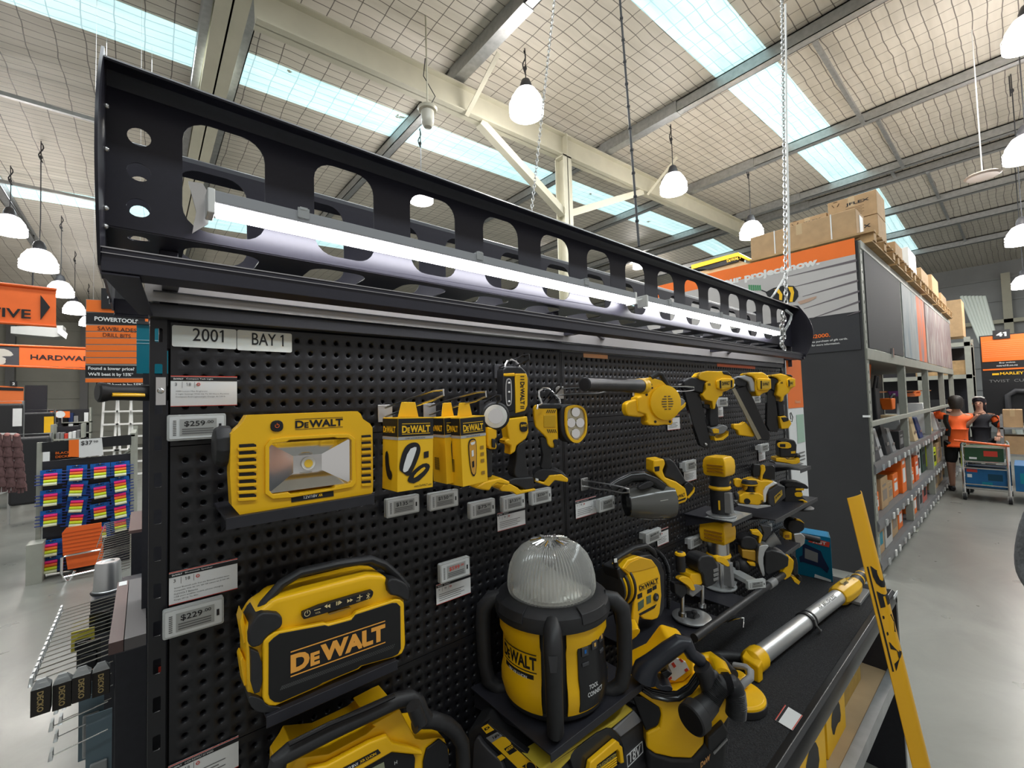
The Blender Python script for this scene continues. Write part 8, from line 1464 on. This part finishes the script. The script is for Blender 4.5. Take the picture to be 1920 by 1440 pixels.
m = MB(); m.box((-.19, 1.6, 0), (-.02, 1.85, P(202, 1106, Y=1.7).z - .002)); m.build('bucket_ledge', BKM, t); m = MB(); m.box((-.075, 2.09, 0), (-.015, 2.64, 1.185)); m.build('rack_body', BKM, t); m = MB(); m.box((-.085, 2.09, 1.185), (-.015, 2.64, 1.2)); m.build('top_shelf', mat('ticket_brown', (.12, .075, .07), .45), t)
for r in range(3):
    for k in range(10): y = 2.12 + k * .055; z_ = 1.17 - r * .08; m = MB(); m.tube([(-.08, y, z_), (-.2, y, z_ - .012), (-.203, y, z_ - .03)], .002, 5); m.build('hook', CHR, t)
LBN = ['nearest the photo edge', 'second from the photo edge', 'third from the photo edge', 'closest to the rack']
for k in range(4):
    x = -.232 + k * .035; y = y0 - .01 + (k % 2) * .012; z = HZ - .118 - (k % 2) * .008; t = thing('hung_box', 'small black box with gold vertical lettering hanging on a hook, ' + LBN[k], 'box', (x, y, z), 'black boxes on the lower left hooks'); R_ = .12
    m = MB(); m.box((x, y, z), (x + .033, y + .03, z + .062)); m.build('box_body', mat('box_dark_brown', (.02, .016, .014), .45), t, bevel=.001); m = MB(); m.hexa([(x, y, z + .062), (x + .033, y, z + .062), (x + .033, y + .03, z + .062), (x, y + .03, z + .062)], [(x + .009, y + .01, z + .08), (x + .024, y + .01, z + .08), (x + .024, y + .014, z + .08), (x + .009, y + .014, z + .08)]); m.build('clear_hanger', CLR, t)
    m = MB(); m.text('DECKO', (x + .011, y - .001, z + .055), -UZ, UX, .047, .011, .03); m.build('lettering', mat('gold_print', (.45, .33, .14), .5), t)
for i, (x, y, mm, lb) in enumerate(((-.19, .98, mat('dull_yellow_card', (.5, .42, .05), .5), 'dull yellow carded pack hanging under the hooks'), (-.16, .82, mat('blue_grey_blister', (.12, .17, .2), .3), 'blue grey blister pack hanging in front of the rack'), (-.14, .74, mat('blue_grey_blister', (.12, .17, .2), .3), 'long blue grey blister pack nearest the bottom edge'), (-.17, .88, BLG, 'black packaged tool hanging between the hooks'), (-.16, 1.1, BLG, 'dark carded pack at the back of the hooks'))):
    h_ = (.06, .2, .3, .08, .07)[i]; z = HZ - .045 - h_ - (0, .09, .14, 0, 0)[i]; t = thing('hung_pack', lb, 'pack', (x, y, z)); m = MB(); m.box((x, y, z), (x + .05, y + .004, z + h_)); m.build('card', mm, t); m = MB(); m.box((x + .008, y - .01, z + .006), (x + .042, y, z + h_ * .6)); m.build('blister', INK if i != 1 and i != 2 else CLR, t, bevel=.004)
# ---------------------------------------------------------------- far left shop floor
GC = [BLK, DGR, INK, mat('navy_print', (.01, .03, .12), .5), WHT, GRY, RED, BLK]
def stock(px0, px1, ytop, ybot, Y, rows, grp, where, cols, wpx=9):
    """rows of packs standing on shelves of a far unit: each a thing of its own"""
    a = P(px0, ytop, Y=Y); b = P(px1, ybot, Y=Y); t = thing('shop_shelving', where, 'shelving', ((a.x + b.x) / 2, Y + .3, 0)); H = (a.z - b.z) / rows
    m = MB(); m.box((a.x - .05, Y + .42, 0), (b.x + .05, Y + .46, a.z + .05)); m.build('back_panel', BKM, t)
    for x in (a.x - .05, b.x + .03): m = MB(); m.box((x - .02, Y - .02, 0), (x + .02, Y + .46, a.z + .1)); m.build('side_frame', RCK, t)
    nx = max(2, int((px1 - px0) / wpx)); dx = (b.x - a.x) / nx; n_ = 0
    for r in range(rows):
        z = b.z + r * H; m = MB(); m.box((a.x - .05, Y - .02, z - .03), (b.x + .05, Y + .44, z)); m.build('shelf', RCK, t)
        for c in range(nx):
            x = a.x + c * dx; mm = random.choice(cols); h_ = H * random.uniform(.5, .85); m = MB(); m.box((x + dx * .06, Y, z), (x + dx * .9, Y + .3, z + h_))
            tag(m.build('shelf_pack', mm), 'small pack standing on the ' + where, 'pack', grp); n_ += 1
stock(88, 166, 772, 830, 17, 3, 'packs on the unit under the orange number board', 'far dark shelf unit under the small orange board', GC); stock(0, 60, 775, 850, 15, 3, 'packs on the far left unit', 'far left shelf unit under the hi-vis clothing', [BLK, DGR, INK, WHT, GRY])
stock(105, 150, 806, 838, 11, 2, 'packs on the middle left unit', 'middle left shelf unit above the black header', [WHT, GRY, RED, WPL, BLK], 7)
t = thing('number_board', 'small orange board with a white disc on the far dark shelving', 'sign', P(112, 778, Y=16.8)); flat(t, 'board', ORG, [(94, 771), (131, 771), (131, 783), (94, 783)], 16.8, 0, .02); m = MB(); c = P(113, 777, Y=16.76); m.add([c + V((.1 * math.cos(a * PI / 8), 0, .1 * math.sin(a * PI / 8))) for a in range(16)], [tuple(range(16))]); m.build('disc', WHT, t); m = MB(); c = P(112, 783, Y=16.85); m.box((c.x - .03, 16.85, 0), (c.x + .03, 16.9, c.z)); m.build('post', BKM, t)
t = thing('aisle_sign', 'small orange aisle sign numbered 2 at the left edge', 'sign', P(30, 735, Y=14)); flat(t, 'board', mat('orange_shade', (.72, .17, .04), .5), [(-20, 722), (44, 726), (44, 760), (-20, 762)], 14, 0, .03); flat(t, 'name_band', INK, [(-20, 725), (44, 728), (44, 733), (-20, 731)], 14, .01); flat(t, 'number_plate', INK, [(19, 714), (33, 715), (33, 725), (19, 724)], 14, .03); ftext(t, '2', WHT, (23, 722), (28, 722), 5, 13.96, .01, .04); m = MB(); a = P(45, 722, Y=14); m.box((a.x, 14.1, 0), (a.x + .35, 14.2, a.z)); m.build('side_board', BKM, t)
for i, (x, mm) in enumerate(((10, ROL[1]), (18, ORP), (26, ROL[1]), (33, ROL[2]), (41, ROL[2]), (49, ROL[1]), (57, RED))):
    c = P(x, 779, Y=14.6); t = thing('safety_vest', 'bright safety vest on the far left rail, %s from the left' % ORD[i], 'vest', c, 'safety vests on the far left rail'); m = MB(); m.prism([c + V((a, 0, b)) for a, b in ((-.1, .16), (-.04, .2), (.04, .2), (.1, .16), (.09, .04), (.11, -.16), (-.11, -.16), (-.09, .04))], (0, .06, 0)); m.build('cloth', mm, t)
for i, x in enumerate((207, 232, 258)):
    c = P(x, 797, Y=13); top = P(x, 745, Y=13).z; t = thing('step_ladder', 'aluminium step ladder in the background, %s from the left' % ORD[i], 'ladder', (c.x, 13, 0), 'aluminium ladders'); 
    for sx in (-1, 1): m = MB(); m.tube([(c.x + sx * .2, 13, 0), (c.x + sx * .12, 13.1, top)], .025, 6); m.build('stile', WPL, t)
    for k in range(7): z = .3 + k * (top - .35) / 6; w_ = .19 - .07 * z / top; m = MB(); m.box((c.x - w_, 12.97, z), (c.x + w_, 13.05, z + .04)); m.build('tread', WPL, t)
t = thing('brown_bin', 'tall brown cardboard bin behind the glove stand', 'bin', P(52, 898, Z=0)); c = P(52, 898, Z=0); h_ = P(52, 847, Y=c.y).z; w_ = P(69, 860, Y=c.y).x - P(38, 860, Y=c.y).x; m = MB(); m.box((c.x - w_ / 2, c.y, 0), (c.x + w_ / 2, c.y + .5, h_)); m.build('bin_body', CRD, t, bevel=.02)
for k in range(3): m = MB(); m.box((c.x - w_ / 2 - .004, c.y - .004, h_ * (.25 + .25 * k)), (c.x + w_ / 2, c.y, h_ * (.26 + .25 * k))); m.build('slat_line', mat('dark_wood_line', (.2, .12, .06), .8), t)
c = P(20, 925, Z=0); t = thing('glove_stand', 'white stand hung with dark pink gloves at the left edge', 'stand', (c.x, 8.2, 0)); flat(t, 'board', WPL, [(-30, 812), (30, 812), (44, 912), (-30, 938)], 8.2, 0, .04); flat(t, 'picture', mat('pink_grey', (.4, .25, .22), .6), [(2, 815), (26, 815), (27, 823), (2, 824)], 8.2, .005)
m = MB(); m.box((c.x - .3, 8.2, 0), (c.x + .3, 8.6, .15)); m.build('base', RCK, t)
GL_ = mat('glove_dark', (.1, .05, .05), .7, var=.3, scale=40); n_ = 0
for ry in range(5):
    for rx in range(3):
        x = -4 + rx * 18 + ry * 2; y = 828 + ry * 19 + rx; c = P(x, y, Y=8.1); t = thing('work_glove', 'dark glove pair on the glove stand, row %s from the top, %s across' % (ORD[ry], ORD[rx]), 'glove', c, 'gloves on the left stand')
        m = MB(); m.loft([[c + V((math.cos(u) * w, math.sin(u) * d_ - .03, z)) for u in [2 * PI * i / 8 for i in range(8)]] for z, w, d_ in ((.1, .035, .02), (.03, .04, .03), (-.03, .06, .035), (-.06, .055, .03))]); [m.tube([c + V((-.045 + .03 * j, -.03, -.05)), c + V((-.05 + .033 * j, -.035, -.11 - .02 * (j in (1, 2))))], .014, 6) for j in range(4)]; m.build('glove_body', GL_, t); m = MB(); m.ball(c + V((0, -.03, .1)), .03, 8, 6); m.build('cuff', mat('cuff_pink', (.5, .22, .2), .6), t)
for i, (px, py, Y, w_) in enumerate(((55, 870, 10, 22), (70, 812, 13, 18), (12, 800, 12, 16))):
    c = P(px, py, Y=Y); t = thing('garment_rack', ['black garments hanging left of the gondola', 'black backed stand with a yellow sheet', 'dark stand with white cards at the left edge'][i], 'garment rack', (c.x, Y, 0)); ww = w_ / 813 * (Y + .9) * 1.6; m = MB(); m.box((c.x - ww / 2, Y, .3), (c.x + ww / 2, Y + .3, c.z + .45)); m.build('garments', BLK, t, bevel=.05); m = MB(); m.tube([(c.x - ww / 2, Y + .1, 0), (c.x - ww / 2, Y + .1, c.z + .5), (c.x + ww / 2, Y + .1, c.z + .5), (c.x + ww / 2, Y + .1, 0)], .02, 6); m.build('rail_frame', STL, t); m = MB(); m.box((c.x + ww * .2, Y - .02, c.z), (c.x + ww * .5, Y - .01, c.z + .35)); m.build('sheet', YEP if i == 1 else WHT, t)
